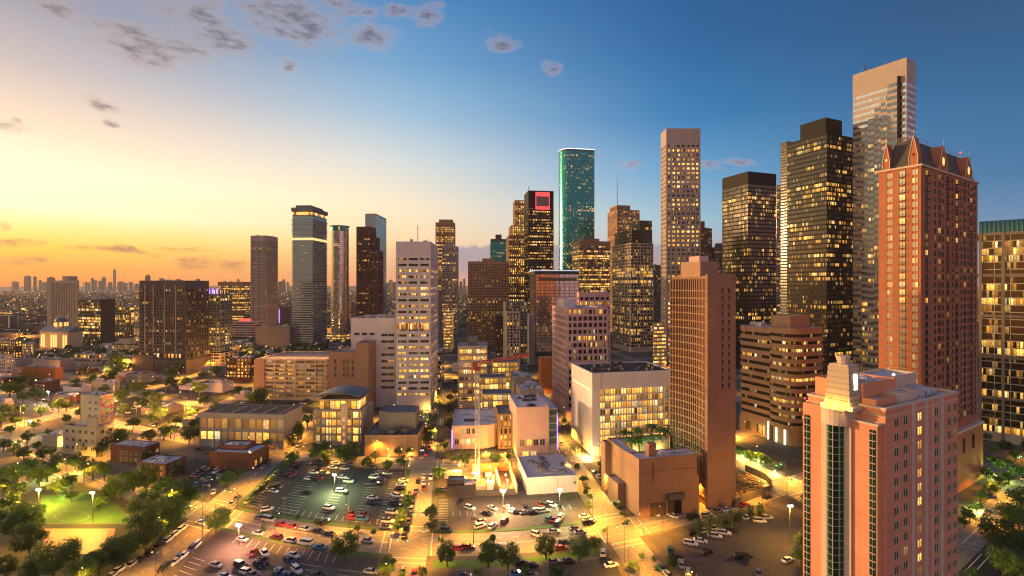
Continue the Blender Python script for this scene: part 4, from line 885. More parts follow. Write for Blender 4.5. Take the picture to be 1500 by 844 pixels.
# domed civic building
b = Bld('domed_building', 'sandstone civic building with blue-grey gable roofs, glowing arches and a small lit dome', 'civic building', 'L', 58, 100, 121, 640)
h = b.z(487); D = b.d; Wd = b.w
b.vol(b.rect(), 0, h, 'solid', 'cream', roof='roof_grey')
m = MB(); pts = [(-1, -1, h), (-1, D+1, h), (Wd*.5, -1, h+7), (Wd*.5, D+1, h+7), (Wd+1, -1, h), (Wd+1, D+1, h)]
m.quad([pts[0], pts[2], pts[3], pts[1]]); m.quad([pts[2], pts[4], pts[5], pts[3]]); m.quad([pts[0], pts[4], pts[2]]); m.quad([pts[1], pts[3], pts[5]]); b.add('gable_roof', m, MATS['blue_metal'])
ARCH = emit('arch_glow', (1, .42, .08), 1.5)
for u in (.08, .16, .42, .5, .58, .84, .92):
    m = MB(); y = D*u; w_ = D*.03; m.quad([(-.12, y-w_, 6), (-.12, y+w_, 6), (-.12, y+w_, h-5)]+[(-.12, y+w_*math.cos(R(a)), h-5+w_*math.sin(R(a))) for a in (30, 60, 90, 120, 150)]+[(-.12, y-w_, h-5)]); b.add('arched_window', m, ARCH)
m = MB(); c = (Wd*.5, D*.5); m.tube((*c, h+4), (*c, h+14), 6, 12); b.add('drum', m, M_['cream'])
m = MB(); m.sphere((*c, h+14), 6.4, 14, 8, .75); b.add('dome', m, MATS['blue_metal'], True)
for k in range(8): a = R(k*45+10); m = MB(); m.box(c[0]+6.02*math.cos(a)-.9, c[1]+6.02*math.sin(a)-.9, h+7, c[0]+6.02*math.cos(a)+.9, c[1]+6.02*math.sin(a)+.9, h+12); b.add('drum_window', m, ARCH)
LOWS = [ # name, label, cat, xL,xC,xR,Y,ytop,style,wall,roof
 ('flat_roof_building', 'long tan hall with a blue-grey roof in front of the domed building', 'hall', 48, 88, 110, 500, 528, 'solid', 'concrete', 'roof_grey'),
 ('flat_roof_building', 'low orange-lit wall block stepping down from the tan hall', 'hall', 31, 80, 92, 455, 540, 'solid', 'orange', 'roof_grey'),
 ('flat_roof_building', 'pale hall with slim piers under a wide flat eave behind the tan hall', 'hall', 108, 140, 149, 540, 520, 'grid', 'cream', 'roof_dark'),
 ('apartment_building', 'white four-storey block with square windows at the west edge', 'apartment building', -20, 8, 18, 440, 521, 'flats', 'white', 'roof_white'),
 ('apartment_building', 'dark brown apartment block behind the white four-storey block', 'apartment building', -20, 22, 33, 560, 500, 'flats', 'brown', 'roof_white'),
 ('apartment_building', 'pale narrow block beside the dark brown apartment block', 'apartment building', 32, 44, 50, 560, 504, 'flats', 'concrete', 'roof_grey'),
 ('office_block', 'reddish low office block on the far western edge under the horizon', 'office block', -10, 14, 19, 1000, 455, 'bands', 'stripe', 'roof_grey'),
 ('warehouse', 'white shed with a sloping pale roof beyond the gold-lit corner building', 'warehouse', 92, 118, 135, 395, 568, 'solid', 'white', 'roof_white'),
 ('warehouse', 'long white-roofed shed beside the sloping pale shed', 'warehouse', 134, 168, 176, 400, 560, 'solid', 'cream', 'roof_white'),
 ('shop_building', 'low lit shop with a grey roof beyond the park trees', 'shop', 62, 84, 93, 265, 640, 'solid', 'cream', 'roof_grey'),
 ('warehouse', 'white house with a dark roof near the charcoal hotel podium', 'house', 222, 246, 264, 385, 585, 'solid', 'white', 'roof_dark'),
 ('warehouse', 'small white hall with a pale roof beside the charcoal hotel podium', 'hall', 262, 285, 296, 410, 566, 'solid', 'white', 'roof_white'),
 ('warehouse', 'blue-roofed low hall in front of the violet-crowned flats', 'hall', 286, 326, 342, 400, 562, 'solid', 'white', 'roof_grey'),
 ('shop_building', 'small pale shop behind the twin brick buildings', 'shop', 196, 218, 230, 350, 590, 'solid', 'white', 'roof_white'),
 ('flat_roof_building', 'low grey roof between the long dotted-roof block and the tan garage', 'building', 342, 372, 384, 372, 578, 'solid', 'concrete', 'roof_grey'),
 ('warehouse', 'grey-roofed store at the western edge beyond the park', 'warehouse', -30, 4, 20, 330, 590, 'solid', 'concrete', 'roof_grey'),
 ('flat_roof_building', 'small brown block with a white roof near the sloping pale shed', 'building', 176, 196, 204, 470, 548, 'solid', 'redbrick', 'roof_white'),
 ('office_block', 'mid-rise brick block deep down the centre street, closing the view', 'office block', 612, 634, 640, 620, 480, 'grid', 'brick', 'roof_grey'),
]
for nm, lb, ct, xl, xc, xr, Y, yt, st, wm, rf in LOWS: simple(nm, lb, ct, 'L', xl, xc, xr, Y, yt, st, wm, 1.2, .9, None, rf, n_cl=5, **({'g': 'office_hi'} if st != 'solid' else {}))
# low blocks filling the western streets
_q = random.Random(4242); taken = []
for o in SC.objects:
    if o.parent is None and o.get('category') and o.location.length > 1: taken.append((o.location.x, o.location.y))
LOWK = []
KINDS = [('shop_building', 'low white shop with a pale roof', 'shop', 'white', 'roof_white'), ('warehouse', 'grey-roofed plain shed', 'shed', 'concrete', 'roof_grey'), ('brick_building', 'small red brick building', 'building', 'redbrick', 'roof_grey'), ('house', 'cream two-storey house block', 'house', 'cream', 'roof_dark'), ('warehouse', 'tan flat-roofed store', 'store', 'stripe', 'roof_white')]
for k in range(900):
    if len(LOWK) >= 80: break
    s_, t_ = _q.uniform(-430, -100), _q.uniform(250, 640); w_, d_ = _q.uniform(11, 24), _q.uniform(10, 20)
    if any(abs(s_+u*w_/2-q) < 6.5 for u in (-1, 0, 1) for q in SST) or any(abs(t_+u*d_/2-q) < 10 for u in (-1, 0, 1) for q in TST): continue
    p = W(s_, t_); px = p.x/p.y*F+X0
    if not -30 < px < 400 or any(math.hypot(p.x-a, p.y-b_) < 26 for a, b_ in taken) or any(math.hypot(p.x-a, p.y-b_) < 19 for a, b_ in LOWK): continue
    if (60 < px < 205 and p.y < 300) or (200 < px < 300 and 440 < p.y < 560): continue
    LOWK.append((p.x, p.y)); nm, lb, ct, wm, rf = _q.choice(KINDS)
    b = Bld(nm, None, ct, 'L', px-8, px, px+4, p.y, 'low buildings of the western blocks', w=d_, d=w_); h = _q.choice([4.2, 4.8, 6.5, 8.2])
    b.vol(b.rect(), 0, h, 'solid', wm, roof=rf, ptop=.5); b.clutter(h-.3, _q.randint(2, 5), (1, 1, b.w-1, b.d-1), seed=k, hmax=1.1)
    b.windows(1, [1.2+3.2*i for i in range(int(b.d/3.2)-1)], [1.1] if h < 6 else [1.1, 4.3], 1.5, 1.5, 'win_hi', frame='stone'); later(b.root, lb, 'low')
# excavation beside the curved hotel
b = Bld('excavation_wall', 'curved dark hoarding round a rubble-filled plot beside the curved hotel tower', 'hoarding', 'R', 1076, 1078, 1130, 205)
pts = [G(x, y) for x, y in ((1077, 744), (1092, 735), (1110, 728), (1128, 722), (1131, 714), (1122, 704), (1108, 697), (1092, 690))]
m = MB(); inv = b.root.matrix_basis.inverted()
from mathutils import Matrix
Mx = Matrix.Translation(b.C) @ Matrix.Rotation(b.yaw, 4, 'Z'); inv = Mx.inverted()
L_ = [inv @ p for p in pts]
for p, q in zip(L_, L_[1:]): m.quad([(p.x, p.y, 0), (q.x, q.y, 0), (q.x, q.y, 3), (p.x, p.y, 3)]); d_ = (q-p).normalized(); n_ = Vector((-d_.y, d_.x, 0))*.2; m.quad([(p.x+n_.x, p.y+n_.y, 0), (p.x+n_.x, p.y+n_.y, 3), (q.x+n_.x, q.y+n_.y, 3), (q.x+n_.x, q.y+n_.y, 0)]); m.quad([(p.x, p.y, 3), (q.x, q.y, 3), (q.x+n_.x, q.y+n_.y, 3), (p.x+n_.x, p.y+n_.y, 3)])
b.add('hoarding_panel', m, M_['slate'])
rb = MB(); rnd = random.Random(5); 
for k in range(160):
    u, v = rnd.random(), rnd.random(); p = G(1078+50*u*(.4+.6*v), 694+34*v); s_ = rnd.uniform(.3, 1.3); a = rnd.uniform(0, 3)
    rb.sphere((p.x, p.y, .2+s_*.2), s_, 5, 3, .5)
tag(link('rubble', rb.mesh('rubble', CLAY)), 'heaps of broken earth and rubble inside the dark hoarding', 'rubble', kind='stuff')
# ------------------------------------------------------------------ brick apartment tower with gables
b = Bld('apartment_tower', 'tall orange-brick tower with steep grey mansard roof and pointed gables', 'apartment tower', 'R', 1287, 1349, 1432, 190, group=T)
BT = b; h = b.z(241); D = b.d; Wd = b.w
zc = 26.
b.vol(b.rect(), zc, h, 'solid', 'brick', roof='roof_dark', ptop=.4)
b.vol([(-1.5, -1.5), (Wd+1.5, -1.5), (Wd+1.5, D+1.5), (-1.5, D+1.5)], 0, zc, 'solid', 'brick', wname='base_wall', roof='roof_white')
m = MB(); m.ring([(-.5, -.5), (Wd+.5, -.5), (Wd+.5, D+.5), (-.5, D+.5)], inset(b.rect(), .2), h-.5, h+.25); b.add('cornice', m, M_['stone'])
m = MB(); m.ring([(-1.9, -1.9), (Wd+1.9, -1.9), (Wd+1.9, D+1.9), (-1.9, D+1.9)], inset(b.rect(), .2), zc-.9, zc+.1); b.add('base_cornice', m, M_['stone'])
fh = 3.15; nfl = int((h-zc-3)/fh); zs = [h-3.6-k*fh for k in range(nfl)]
b.windows(1, [D*.07, D*.14, D*.66, D*.73], zs, D*.045, 1.9, 'win_sunset_tint', frame='stone', cap=100)
b.windows(1, [D*.36], zs, D*.13, 2.2, 'win_sunset_tint', frame='greengrey', cap=40, name='balcony_door')
bal = MB(); bw = D*.15; bal.box(-1.1, 0, 0, -.02, bw, .14); 
for k in range(8): bal.box(-1.1, k*bw/7-.02, .14, -1.06, k*bw/7+.02, 1.05)
bal.box(-1.12, 0, 1.05, -1.04, bw, 1.12); bme = bal.mesh('balcony', M_['grey'])
for z in zs: link('balcony', bme, b.root, (0, D*.35, z-.3))
bal = MB(); bw = 3.2; bal.box(0, -1.3, 0, bw, -.02, .14)
for k in range(8): bal.box(k*bw/7-.02, -1.3, .14, k*bw/7+.02, -1.26, 1.05)
bal.box(0, -1.32, 1.05, bw, -1.24, 1.12); bme2 = bal.mesh('balcony', M_['grey'])
for u in (.06, .40, .56, .84):
    if u in (.06, .40):
        for z in zs: link('balcony', bme2, b.root, (Wd*u, 0, z-.3))
    else:
        mm = MB()
        for z in zs:
            i = len(mm.v); mm.v += [(x+Wd*u, y, zz+z-.3) for x, y, zz in bal.v]; mm.f += [tuple(q+i for q in f) for f in bal.f]; mm.mi += bal.mi
        tag(b.add('balcony', mm, M_['grey']), kind='stuff')
b.windows(0, [Wd*u for u in (.065, .27, .41, .57, .72, .85)], zs, 2.3, 2.0, glass('pane_mix', (.05, .05, .045), .40, 10., 1.3, mull=0, hb=2), frame='slate', cap=100)
b.windows(0, [Wd*u for u in (.21, .34, .51, .665, .80, .94)], zs, 1.0, 1.7, MATS['pane_mix'], frame='slate', cap=60)
for u in (.185, .78): b.box('wall_recess', -.03, D*u, zc+.3, -.01, D*u+.25, h-.6, 'redbrick')
for k in range(5):
    x = Wd*(.08+.18*k); b.box('base_window', x, -1.65, 16, x+2.6, -1.52, 22, GL('all') if k < 2 else GL('office'))
# mansard roof
zr = h+11.5; q = 4.6; m = MB()
lo = [(.3, .3), (Wd-.3, .3), (Wd-.3, D-.3), (.3, D-.3)]; hi = [(q, q), (Wd-q*1.0, q), (Wd-q*1.0, D-q), (q, D-q)]
for k in range(4):
    j = (k+1) % 4; m.quad([(*lo[k], h-.2), (*lo[j], h-.2), (*hi[j], zr), (*hi[k], zr)])
m.quad([(*p, zr) for p in hi]); b.add('mansard_roof', m, M_['slate'])
m = MB()
for k in range(4):
    p, r_ = Vector((*hi[k], zr)), Vector((*hi[(k+1) % 4], zr)); n = 9
    for i in range(n): c = p+(r_-p)*i/n; m.tube(c, c+Vector((0, 0, 1.6)), .05, 4)
    for dz in (.8, 1.6): m.tube(p+Vector((0, 0, dz)), r_+Vector((0, 0, dz)), .05, 4)
b.add('roof_railing', m, M_['concrete'])
for k in range(4):
    m = MB(); m.tube((*hi[k], zr), (*hi[k], zr+4), .09, 5, .03); b.add('roof_spike', m, M_['concrete'])
m = MB(); m.sphere((*hi[1], zr+2.6), .45); b.add('beacon', m, RED)
def gable(B, face, u, wd, z0, hh, lit=True):
    """pointed dormer gable standing on the wall line"""
    def P(a, o, z): return (a, o, z) if face == 0 else (o, a, z)
    m = MB(); a0, a1, am = u-wd/2, u+wd/2, u; ys = -.35; yb = 3.2; sh = z0+hh*.34
    fr = [P(a0, ys, z0-1), P(a1, ys, z0-1), P(a1, ys, sh), P(am, ys, z0+hh), P(a0, ys, sh)]
    bk = [P(a0, yb, z0-1), P(a1, yb, z0-1), P(a1, yb, sh), P(am, yb+1.5, z0+hh), P(a0, yb, sh)]
    if face == 1: fr, bk = fr[::-1], bk[::-1]
    m.quad(fr)
    for k in range(5): j = (k+1) % 5; m.quad([fr[j], fr[k], bk[k], bk[j]])
    go = B.add('gable', m, M_['brick'])
    m = MB()
    for s_ in (-1, 1):
        p, q_ = Vector(P(u+s_*wd/2, ys-.1, sh)), Vector(P(u, ys-.1, z0+hh+.3)); m.tube(p, q_, .16, 4); m.tube(Vector(P(u+s_*wd/2, ys-.1, z0)), p, .16, 4)
    m.tube(Vector(P(u, ys, z0+hh)), Vector(P(u, ys, z0+hh+2.4)), .07, 4); B.add('coping', m, M_['stone'], parent=go)
    m = MB(); c = Vector(P(u, ys-.06, z0+hh*.36)); r = wd*.17; ring_ = [Vector(P(u+r*math.cos(R(a)), ys-.06, z0+hh*.38+r*1.25*math.sin(R(a)))) for a in range(0, 360, 24)]
    m.quad(ring_ if face == 0 else ring_[::-1]); B.add('round_window', m, emit('gable_window', (1, .5, .08), 1.25) if lit else M_['redbrick'], parent=go)
gable(b, 1, D*.80, D*.17, h, 10.5); gable(b, 1, D*.16, D*.20, h, 11.5, False); gable(b, 0, Wd*.34, Wd*.13, h, 10.5); gable(b, 0, Wd*.80, Wd*.13, h, 10)
# ------------------------------------------------------------------ pink hotel standing close to the camera
b = Bld('hotel_tower', 'pink hotel tower standing closest, with a curved green glass bay under a lit stepped lantern', 'hotel', 'R', 1184, 1297, 1403, 104)
h = b.z(599); D = b.d; Wd = b.w
b.vol(b.rect(0, 0, Wd, D), 0, h, 'solid', 'pink', roof='roof_white', ptop=1.0)
m = MB(); m.ring(inset(b.rect(), -.22), inset(b.rect(), .5), h-.35, h+.12); m.ring(inset(b.rect(), -.12), inset(b.rect(), .3), h-1.9, h-1.6); b.add('cornice', m, M_['stone'])
zs = [h-4.4-3.2*k for k in range(int((h-4)/3.2))]; ub = [.10, .215, .64, .83, .92]; uw = Wd*.042
b.windows(0, [Wd*u for u in ub], zs, uw*1.25, 1.75, glass('pane_hotel', (.03, .10, .08), .12, 10., 1.2, mull=0, hb=1.8), frame='stone', cap=85)
b.windows(0, [Wd*.40], zs, uw*1.25, 1.75, 'win_on', frame='stone', cap=40)
for u0, u1 in ((.325, .365), (.50, .545), (.60, .62), (.725, .775)):
    b.box('stone_strip', Wd*u0, -.14, 0, Wd*u1, -.02, h-.4, 'stone')
# shoulder block and corner glass strip on the long face
hs = b.z(619)-.4; sh_ = 2.2
b.vol([(-sh_, .5), (-.02, .5), (-.02, D*.40), (-sh_, D*.40)], 0, hs, 'solid', 'pink', roof='roof_white', ptop=.5, wname='shoulder_wall')
b.vol([(-sh_, D*.66), (-.02, D*.66), (-.02, D), (-sh_, D)], 0, hs+1.6, 'solid', 'pink', roof='roof_white', ptop=.5, wname='shoulder_wall')
m = MB(); m.ring([(-sh_-.2, .3), (-.05, .3), (-.05, D*.4), (-sh_-.2, D*.4)], [(-sh_+.3, .8), (-.3, .8), (-.3, D*.38), (-sh_+.3, D*.38)], hs-.3, hs+.15); b.add('shoulder_coping', m, M_['stone'])
# curved bay: green glass with stone frame
y0_, y1_ = D*.43, D*.63; ym, hw = (y0_+y1_)/2, (y1_-y0_)/2; n = 10; bulge = 2.6
arc = [(-sh_*1.0-bulge*math.sin(math.pi*k/n), ym+hw*math.cos(math.pi*k/n)) for k in range(n+1)]
pts = [(-.03, y0_), (-.03, y1_)]+arc
hb_ = hs-1.5
GG = glass('glass_bay', (.03, .16, .11), .07, 1.2, .8, metal=.75, rough=.08, mull=0)
m = MB(); u = 0
for p, q_ in zip(arc, arc[1:]):
    L = math.dist(p, q_); m.quad([(p[0], p[1], 0), (q_[0], q_[1], 0), (q_[0], q_[1], hb_), (p[0], p[1], hb_)], [(u, 0), (u+L, 0), (u+L, 3), (u, 3)]); u += L
gb = b.add('glass_bay', m, GG)
m = MB(); ar2 = [(x-.06, ym+(y-ym)*1.01) for x, y in arc]
fr0 = MB(); 
for p, q_ in zip(ar2, ar2[1:]): fr0.tube((*p, 0), (*q_, 0), .05, 4)
fme = fr0.mesh('transom', M_['stone'])
for k in range(int(hb_/1.6)): link('transom', fme, gb, (0, 0, 1.6*k+.8))
for p in ar2[::2]: 
    m = MB(); m.tube((*p, 0), (*p, hb_), .06, 4); b.add('mullion', m, M_['stone'], parent=gb)
m = MB(); arO = [(-.02, y0_-1.6), (-.02, y1_+1.6)]+[(-sh_-.5-bulge*math.sin(math.pi*k/n), ym+(hw+1.2)*math.cos(math.pi*k/n)) for k in range(n+1)]
m.prism(arO, hb_, hs+1.7); m.prism([(x*1.04, ym+(y-ym)*1.04) for x, y in arO], hs+1.7, hs+2.1); b.add('bay_head', m, M_['stone'])
for y in (y0_-1.6, y1_+.0): b.box('bay_frame', -sh_-.5, y, 0, -.05, y+1.5, hb_-.02, 'stone')
GC = glass('glass_corner', (.03, .13, .10), .05, 1.2, .8, metal=.7, rough=.1, mull=0)
for y, w_ in ((.8, 1.15), (D-1.7, 1.3)):
    gs = b.box('corner_glass', -sh_-.12, y, 0, -sh_-.02, y+w_, hs-1.2, GC)
    for k in range(int(hs/1.6)):
        if k*1.6 < hs-1.6: m = MB(); m.box(-sh_-.22, y, k*1.6+.4, -sh_-.1, y+w_, k*1.6+.55); b.add('transom', m, M_['stone'], parent=gs)
    m = MB(); m.box(-sh_-.24, y+w_*.48, 0, -sh_-.13, y+w_*.52, hs-1.2); b.add('mullion', m, M_['stone'], parent=gs)
# upper set-back storeys and lantern
b.vol(b.rect(1.2, D*.30, Wd*.45, D*.94), h-.9, h+4.3, 'solid', 'pink', wname='upper_wall', roof='roof_white')
b.vol(b.rect(.6, D*.12, Wd*.24, D*.30), h-.9, h+1.4, 'solid', 'pink', wname='upper_wall', roof='roof_white')
b.vol(b.rect(Wd*.55, D*.5, Wd*.97, D*.97), h-.9, h+3.6, 'solid', 'stone', wname='upper_wall', roof='roof_white')
b.vol(b.rect(Wd*.30, D*.10, Wd*.52, D*.32), h-.9, h+1.8, 'solid', 'stone', wname='upper_wall', roof='roof_white')
b.clutter(h-.7, 5, (Wd*.55, D*.1, Wd*.95, D*.5), seed=201, hmax=1.6); b.clutter(h+4-.7, 3, (Wd*.1, D*.4, Wd*.4, D*.85), seed=202, hmax=1.2)
lx, ly = -sh_*.6, ym-.9
b.box('lantern_base', lx-2.8, ly-3.4, hs+2.1, lx+2.8, ly+3.4, hs+2.9, 'stone')
m = MB(); 
for k in range(7):
    s0_ = 2.5-.07*k; z0_ = hs+2.9+1.25*k; m.box(lx-s0_, ly-s0_*1.05, z0_, lx+s0_, ly+s0_*1.05, z0_+1.12); m.box(lx-s0_+.18, ly-s0_*1.05+.18, z0_+1.12, lx+s0_-.18, ly+s0_*1.05-.18, z0_+1.25)
zt_ = hs+2.9+1.25*7; lt = b.add('lantern', m, M_['cream'])
m = MB(); m.box(lx-1.9, ly-1.9, zt_, lx+1.9, ly+1.9, zt_+.3); m.tube((lx, ly, zt_+.3), (lx, ly, zt_+2.1), 1.0, 10, 1.5); b.add('lantern_urn', m, M_['stone'])
m = MB(); m.box(lx+.3, ly-2.2, hs+8.0, lx+1.3, ly-2.12, hs+10.5); b.box('lantern_window', lx-.3, ly-2.55, zt_-5.2, lx+.9, ly-2.3, zt_-1.8, emit('lantern_white', (1, .9, .6), 4))
for dx, dy in ((-3.3, 0), (-3.1, -2.8), (-3.1, 2.8)):
    l = bpy.data.lights.new('uplight', 'POINT'); l.energy = 330; l.color = (1, .55, .06); l.shadow_soft_size = .15; lo = bpy.data.objects.new('uplight', l); COL.objects.link(lo); lo.parent = b.root; lo.location = (lx+dx, ly+dy, hs+3.2)
m = MB(); m.sphere((Wd*.42, D*.3, h+5.2), .3); b.add('roof_light', m, emit('roof_glow', (1, .5, .12), 14))
m = MB(); m.sphere((-sh_, D-.5, hs+2.6), .22); b.add('beacon', m, RED)

# ------------------------------------------------------------------ tower crane on the building site
p = G(699, 706); cr = bpy.data.objects.new('tower_crane', None); COL.objects.link(cr); cr.location = p
tag(cr, 'red and white lattice tower crane standing on the building site, its arm over the street', 'crane')
CRM = plain('crane_white', (.62, .56, .5), .5); CRR = plain('crane_red', (.45, .06, .04), .5)
def lattice(m, a, b_, w, n, up=Vector((0, 0, 1))):
    a, b_ = Vector(a), Vector(b_); d = (b_-a).normalized(); s_ = d.cross(up).normalized() if abs(d.dot(up)) < .9 else Vector((1, 0, 0)); t_ = d.cross(s_).normalized()
    cs = [(s_*i+t_*j)*w/2 for i, j in ((-1, -1), (1, -1), (1, 1), (-1, 1))]
    for c in cs: m.tube(a+c, b_+c, .15, 4)
    for k in range(n):
        p0, p1 = a+(b_-a)*k/n, a+(b_-a)*(k+1)/n
        for i in range(4): m.tube(p0+cs[i], p1+cs[(i+1) % 4], .10, 3); m.tube(p0+cs[i], p0+cs[(i+1) % 4], .08, 3)
m = MB(); lattice(m, (0, 0, 0), (0, 0, 50), 1.7, 26); link('mast', m.mesh('mast', CRM), cr)
m = MB(); m.box(-1.4, -1.4, 50, 1.4, 1.4, 51.6); m.box(-1.6, -2.6, 51.6, .2, -.8, 54); link('operator_cab', m.mesh('operator_cab', CRR), cr)
jd = Vector((.93, .37, .10)).normalized()
m = MB(); lattice(m, Vector((0, 0, 53)), Vector((0, 0, 53))+jd*26, 1.2, 14); link('boom', m.mesh('boom', CRR), cr)
m = MB(); lattice(m, Vector((0, 0, 53)), Vector((0, 0, 53))-Vector((jd.x, jd.y, 0))*11, 1.2, 6); link('counter_boom', m.mesh('counter_boom', CRM), cr)
m = MB(); c = Vector((0, 0, 53))-Vector((jd.x, jd.y, 0))*10; m.box(c.x-1.5, c.y-1, c.z-2.6, c.x+1.5, c.y+1, c.z-.3); link('counterweight', m.mesh('counterweight', M_['concrete']), cr)
m = MB(); lattice(m, (0, 0, 53), (0, 0, 59), .9, 4); m.tube((0, 0, 59), Vector((0, 0, 53))+jd*20, .05, 3); m.tube((0, 0, 59), c, .05, 3); link('apex', m.mesh('apex', CRM), cr)
# building site: trench walls, stacks
def wbox(name, label, cat, s0, t0, s1, t1, z0, z1, mat, group=None, kind=None):
    c = W((s0+s1)/2, (t0+t1)/2); m = MB(); P = [W(s, t)-c for s, t in ((s0, t0), (s1, t0), (s1, t1), (s0, t1))]; m.prism([(p.x, p.y) for p in P], z0, z1)
    o = link(name, m.mesh(name, mat), None, c); tag(o, label, cat, group, kind); return o
wbox('retaining_wall', 'long pale retaining wall beside the white shop on the building site', 'wall', 27.6, 205, 28.2, 231, 0, 4, M_['stone'])
wbox('retaining_wall', 'short orange-lit concrete wall at the rear of the building site', 'wall', 10, 230, 27, 230.8, 0, 4, M_['orange'])  # orange glow of the site painted into the concrete colour
wbox('site_hoarding', 'low dark hoarding along the lot side of the building site', 'fence', 6.5, 203.4, 27, 203.8, 0, 2.2, M_['slate'])
wbox('retaining_wall', 'thin concrete shoring wall in the middle of the dig', 'wall', 21, 206, 21.5, 228, 0, 3, M_['stone'])
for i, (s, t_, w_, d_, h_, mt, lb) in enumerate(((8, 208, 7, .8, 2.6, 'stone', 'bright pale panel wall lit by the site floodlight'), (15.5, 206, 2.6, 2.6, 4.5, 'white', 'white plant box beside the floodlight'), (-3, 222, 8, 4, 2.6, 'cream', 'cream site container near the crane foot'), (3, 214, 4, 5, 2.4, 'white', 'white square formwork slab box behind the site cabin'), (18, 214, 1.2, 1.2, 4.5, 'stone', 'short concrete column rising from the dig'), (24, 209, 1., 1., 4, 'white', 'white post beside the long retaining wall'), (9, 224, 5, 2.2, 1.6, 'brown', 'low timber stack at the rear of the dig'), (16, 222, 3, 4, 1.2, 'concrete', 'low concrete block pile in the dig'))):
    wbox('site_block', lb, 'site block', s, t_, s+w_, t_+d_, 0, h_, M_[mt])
# ------------------------------------------------------------------ trees
def leafmat(key, col):
    m, t, b_ = mat_base(key); p = t.node('ShaderNodeNewGeometry').outputs['Position']; n = t.noise(p, .8, 3.); r = t.node('ShaderNodeObjectInfo').outputs['Random']
    v = t.math('ADD', t.math('MULTIPLY', n, 1.3), t.math('ADD', .15, t.math('MULTIPLY', r, .5)))
    t.put(b_.inputs['Base Color'], t.mix(1., t.mix(r, col, (col[0]*1.5, col[1]*1.15, col[2]*.7)), t.xyz(v, v, v), 'MULTIPLY')); b_.inputs['Roughness'].default_value = .6
    b_.inputs['Specular IOR Level'].default_value = .3
    tr = t.node('ShaderNodeBsdfTranslucent'); t.put(tr.inputs[0], (col[0]*2, col[1]*2, col[2])); mx = t.node('ShaderNodeMixShader'); mx.inputs[0].default_value = .15
    t.l.new(b_.outputs[0], mx.inputs[1]); t.l.new(tr.outputs[0], mx.inputs[2]); t.l.new(mx.outputs[0], t.n['Material Output'].inputs[0]); return m
LEAF = leafmat('leaf_green', (.055, .125, .026)); LEAF2 = leafmat('leaf_dark', (.034, .078, .020)); BARK = plain('bark', (.09, .06, .04), .9)
def crown_mesh(seed, rx, rz, zc_, nclump, per, leaf, mat):
    rnd = random.Random(seed); m = MB(); cl = []
    for k in range(nclump):
        while True:
            p = Vector((rnd.uniform(-1, 1), rnd.uniform(-1, 1), rnd.uniform(-.9, 1)))
            if .25 < p.length < 1: break
        r = rnd.uniform(.24, .42); cl.append((p*(1-r*.5), r))
    for p, r in cl:
        for i in range(per):
            d = Vector((rnd.gauss(0, 1), rnd.gauss(0, 1), rnd.gauss(.25, 1))).normalized(); q = p+d*r*rnd.uniform(.65, 1.05)
            c = Vector((q.x*rx, q.y*rx, zc_+q.z*rz)); nrm = (d+Vector((rnd.uniform(-.7, .7), rnd.uniform(-.7, .7), rnd.uniform(-.4, .9)))).normalized()
            u = nrm.orthogonal().normalized(); v = nrm.cross(u); a = rnd.uniform(0, 6.28); u, v = u*math.cos(a)+v*math.sin(a), v*math.cos(a)-u*math.sin(a); s_ = leaf*rnd.uniform(.6, 1.3)
            m.quad([c-u*s_, c-v*s_*.6, c+u*s_, c+v*s_*.6])
    return m.mesh('crown', mat)
def trunk_mesh(seed, h_, r):
    rnd = random.Random(seed); m = MB(); m.tube((0, 0, 0), (0, 0, h_*.55), r, 6, r*.7)
    for k in range(5):
        a = k*1.3+rnd.random(); e = Vector((math.cos(a)*h_*.28, math.sin(a)*h_*.28, h_*rnd.uniform(.75, .95))); m.tube((0, 0, h_*rnd.uniform(.38, .52)), e, r*.5, 5, r*.15)
    return m.mesh('trunk', BARK)
# prototypes are unit trees: crown radius 1 -> scaled at placing
PROTO = []
for k in range(4): PROTO.append(('tree', crown_mesh(k+1, 1., .78, 1.25, 20+k*3, 80, .068, LEAF2 if k % 2 else LEAF), trunk_mesh(k, 1.5, .075)))
BIGP = [('tree', crown_mesh(k+21, 1., .80, 1.2, 38, 150, .042, LEAF2 if k else LEAF), trunk_mesh(k+9, 1.5, .07)) for k in range(2)]
SLIM = ('cypress', crown_mesh(55, .42, 1.35, 1.65, 22, 50, .08, LEAF), trunk_mesh(60, 1.6, .05))
SHRUB = ('shrub', crown_mesh(66, 1., .7, .62, 16, 45, .12, LEAF), trunk_mesh(61, .7, .05))
def tree(pxc, pyc, rpx, region, kind='t', label=None, group=None):
    pr = SLIM if kind == 's' else SHRUB if kind == 'b' else random.choice(BIGP if rpx > 13 else PROTO)
    cz = {'s': 1.65, 'b': .62}.get(kind, 1.22)
    Y = F*H/(max(pyc, Y0+20)-Y0); 
    for _ in range(4): r = 1.28*rpx*Y/F/({'s': .55}.get(kind, 1.0)); Y = F*(H-cz*r)/(pyc-Y0)
    o = bpy.data.objects.new(pr[0], None); COL.objects.link(o); o.location = ((pxc-X0)/F*Y, Y, .1); o.scale = (r*random.uniform(.85, 1.12), r*random.uniform(.85, 1.12), r*random.uniform(.85, 1.15)); o.rotation_euler = (0, 0, random.uniform(0, 6.28)); o.empty_display_size = .5
    link('crown', pr[1], o); link('trunk', pr[2], o)
    o['category'] = {'s': 'cypress', 'b': 'shrub'}.get(kind, 'tree'); o['group'] = group or {'s': 'slim cypresses along the kerb', 'b': 'shrubs'}.get(kind, 'broad street and park trees')
    wm = r*2
    ph = {'s': 'slim upright cypress', 'b': 'low green shrub'}.get(kind) or ('small round-crowned tree' if wm < 4.2 else 'medium leafy tree' if wm < 8 else 'large spreading dark tree')
    later(o, ph, region); return o
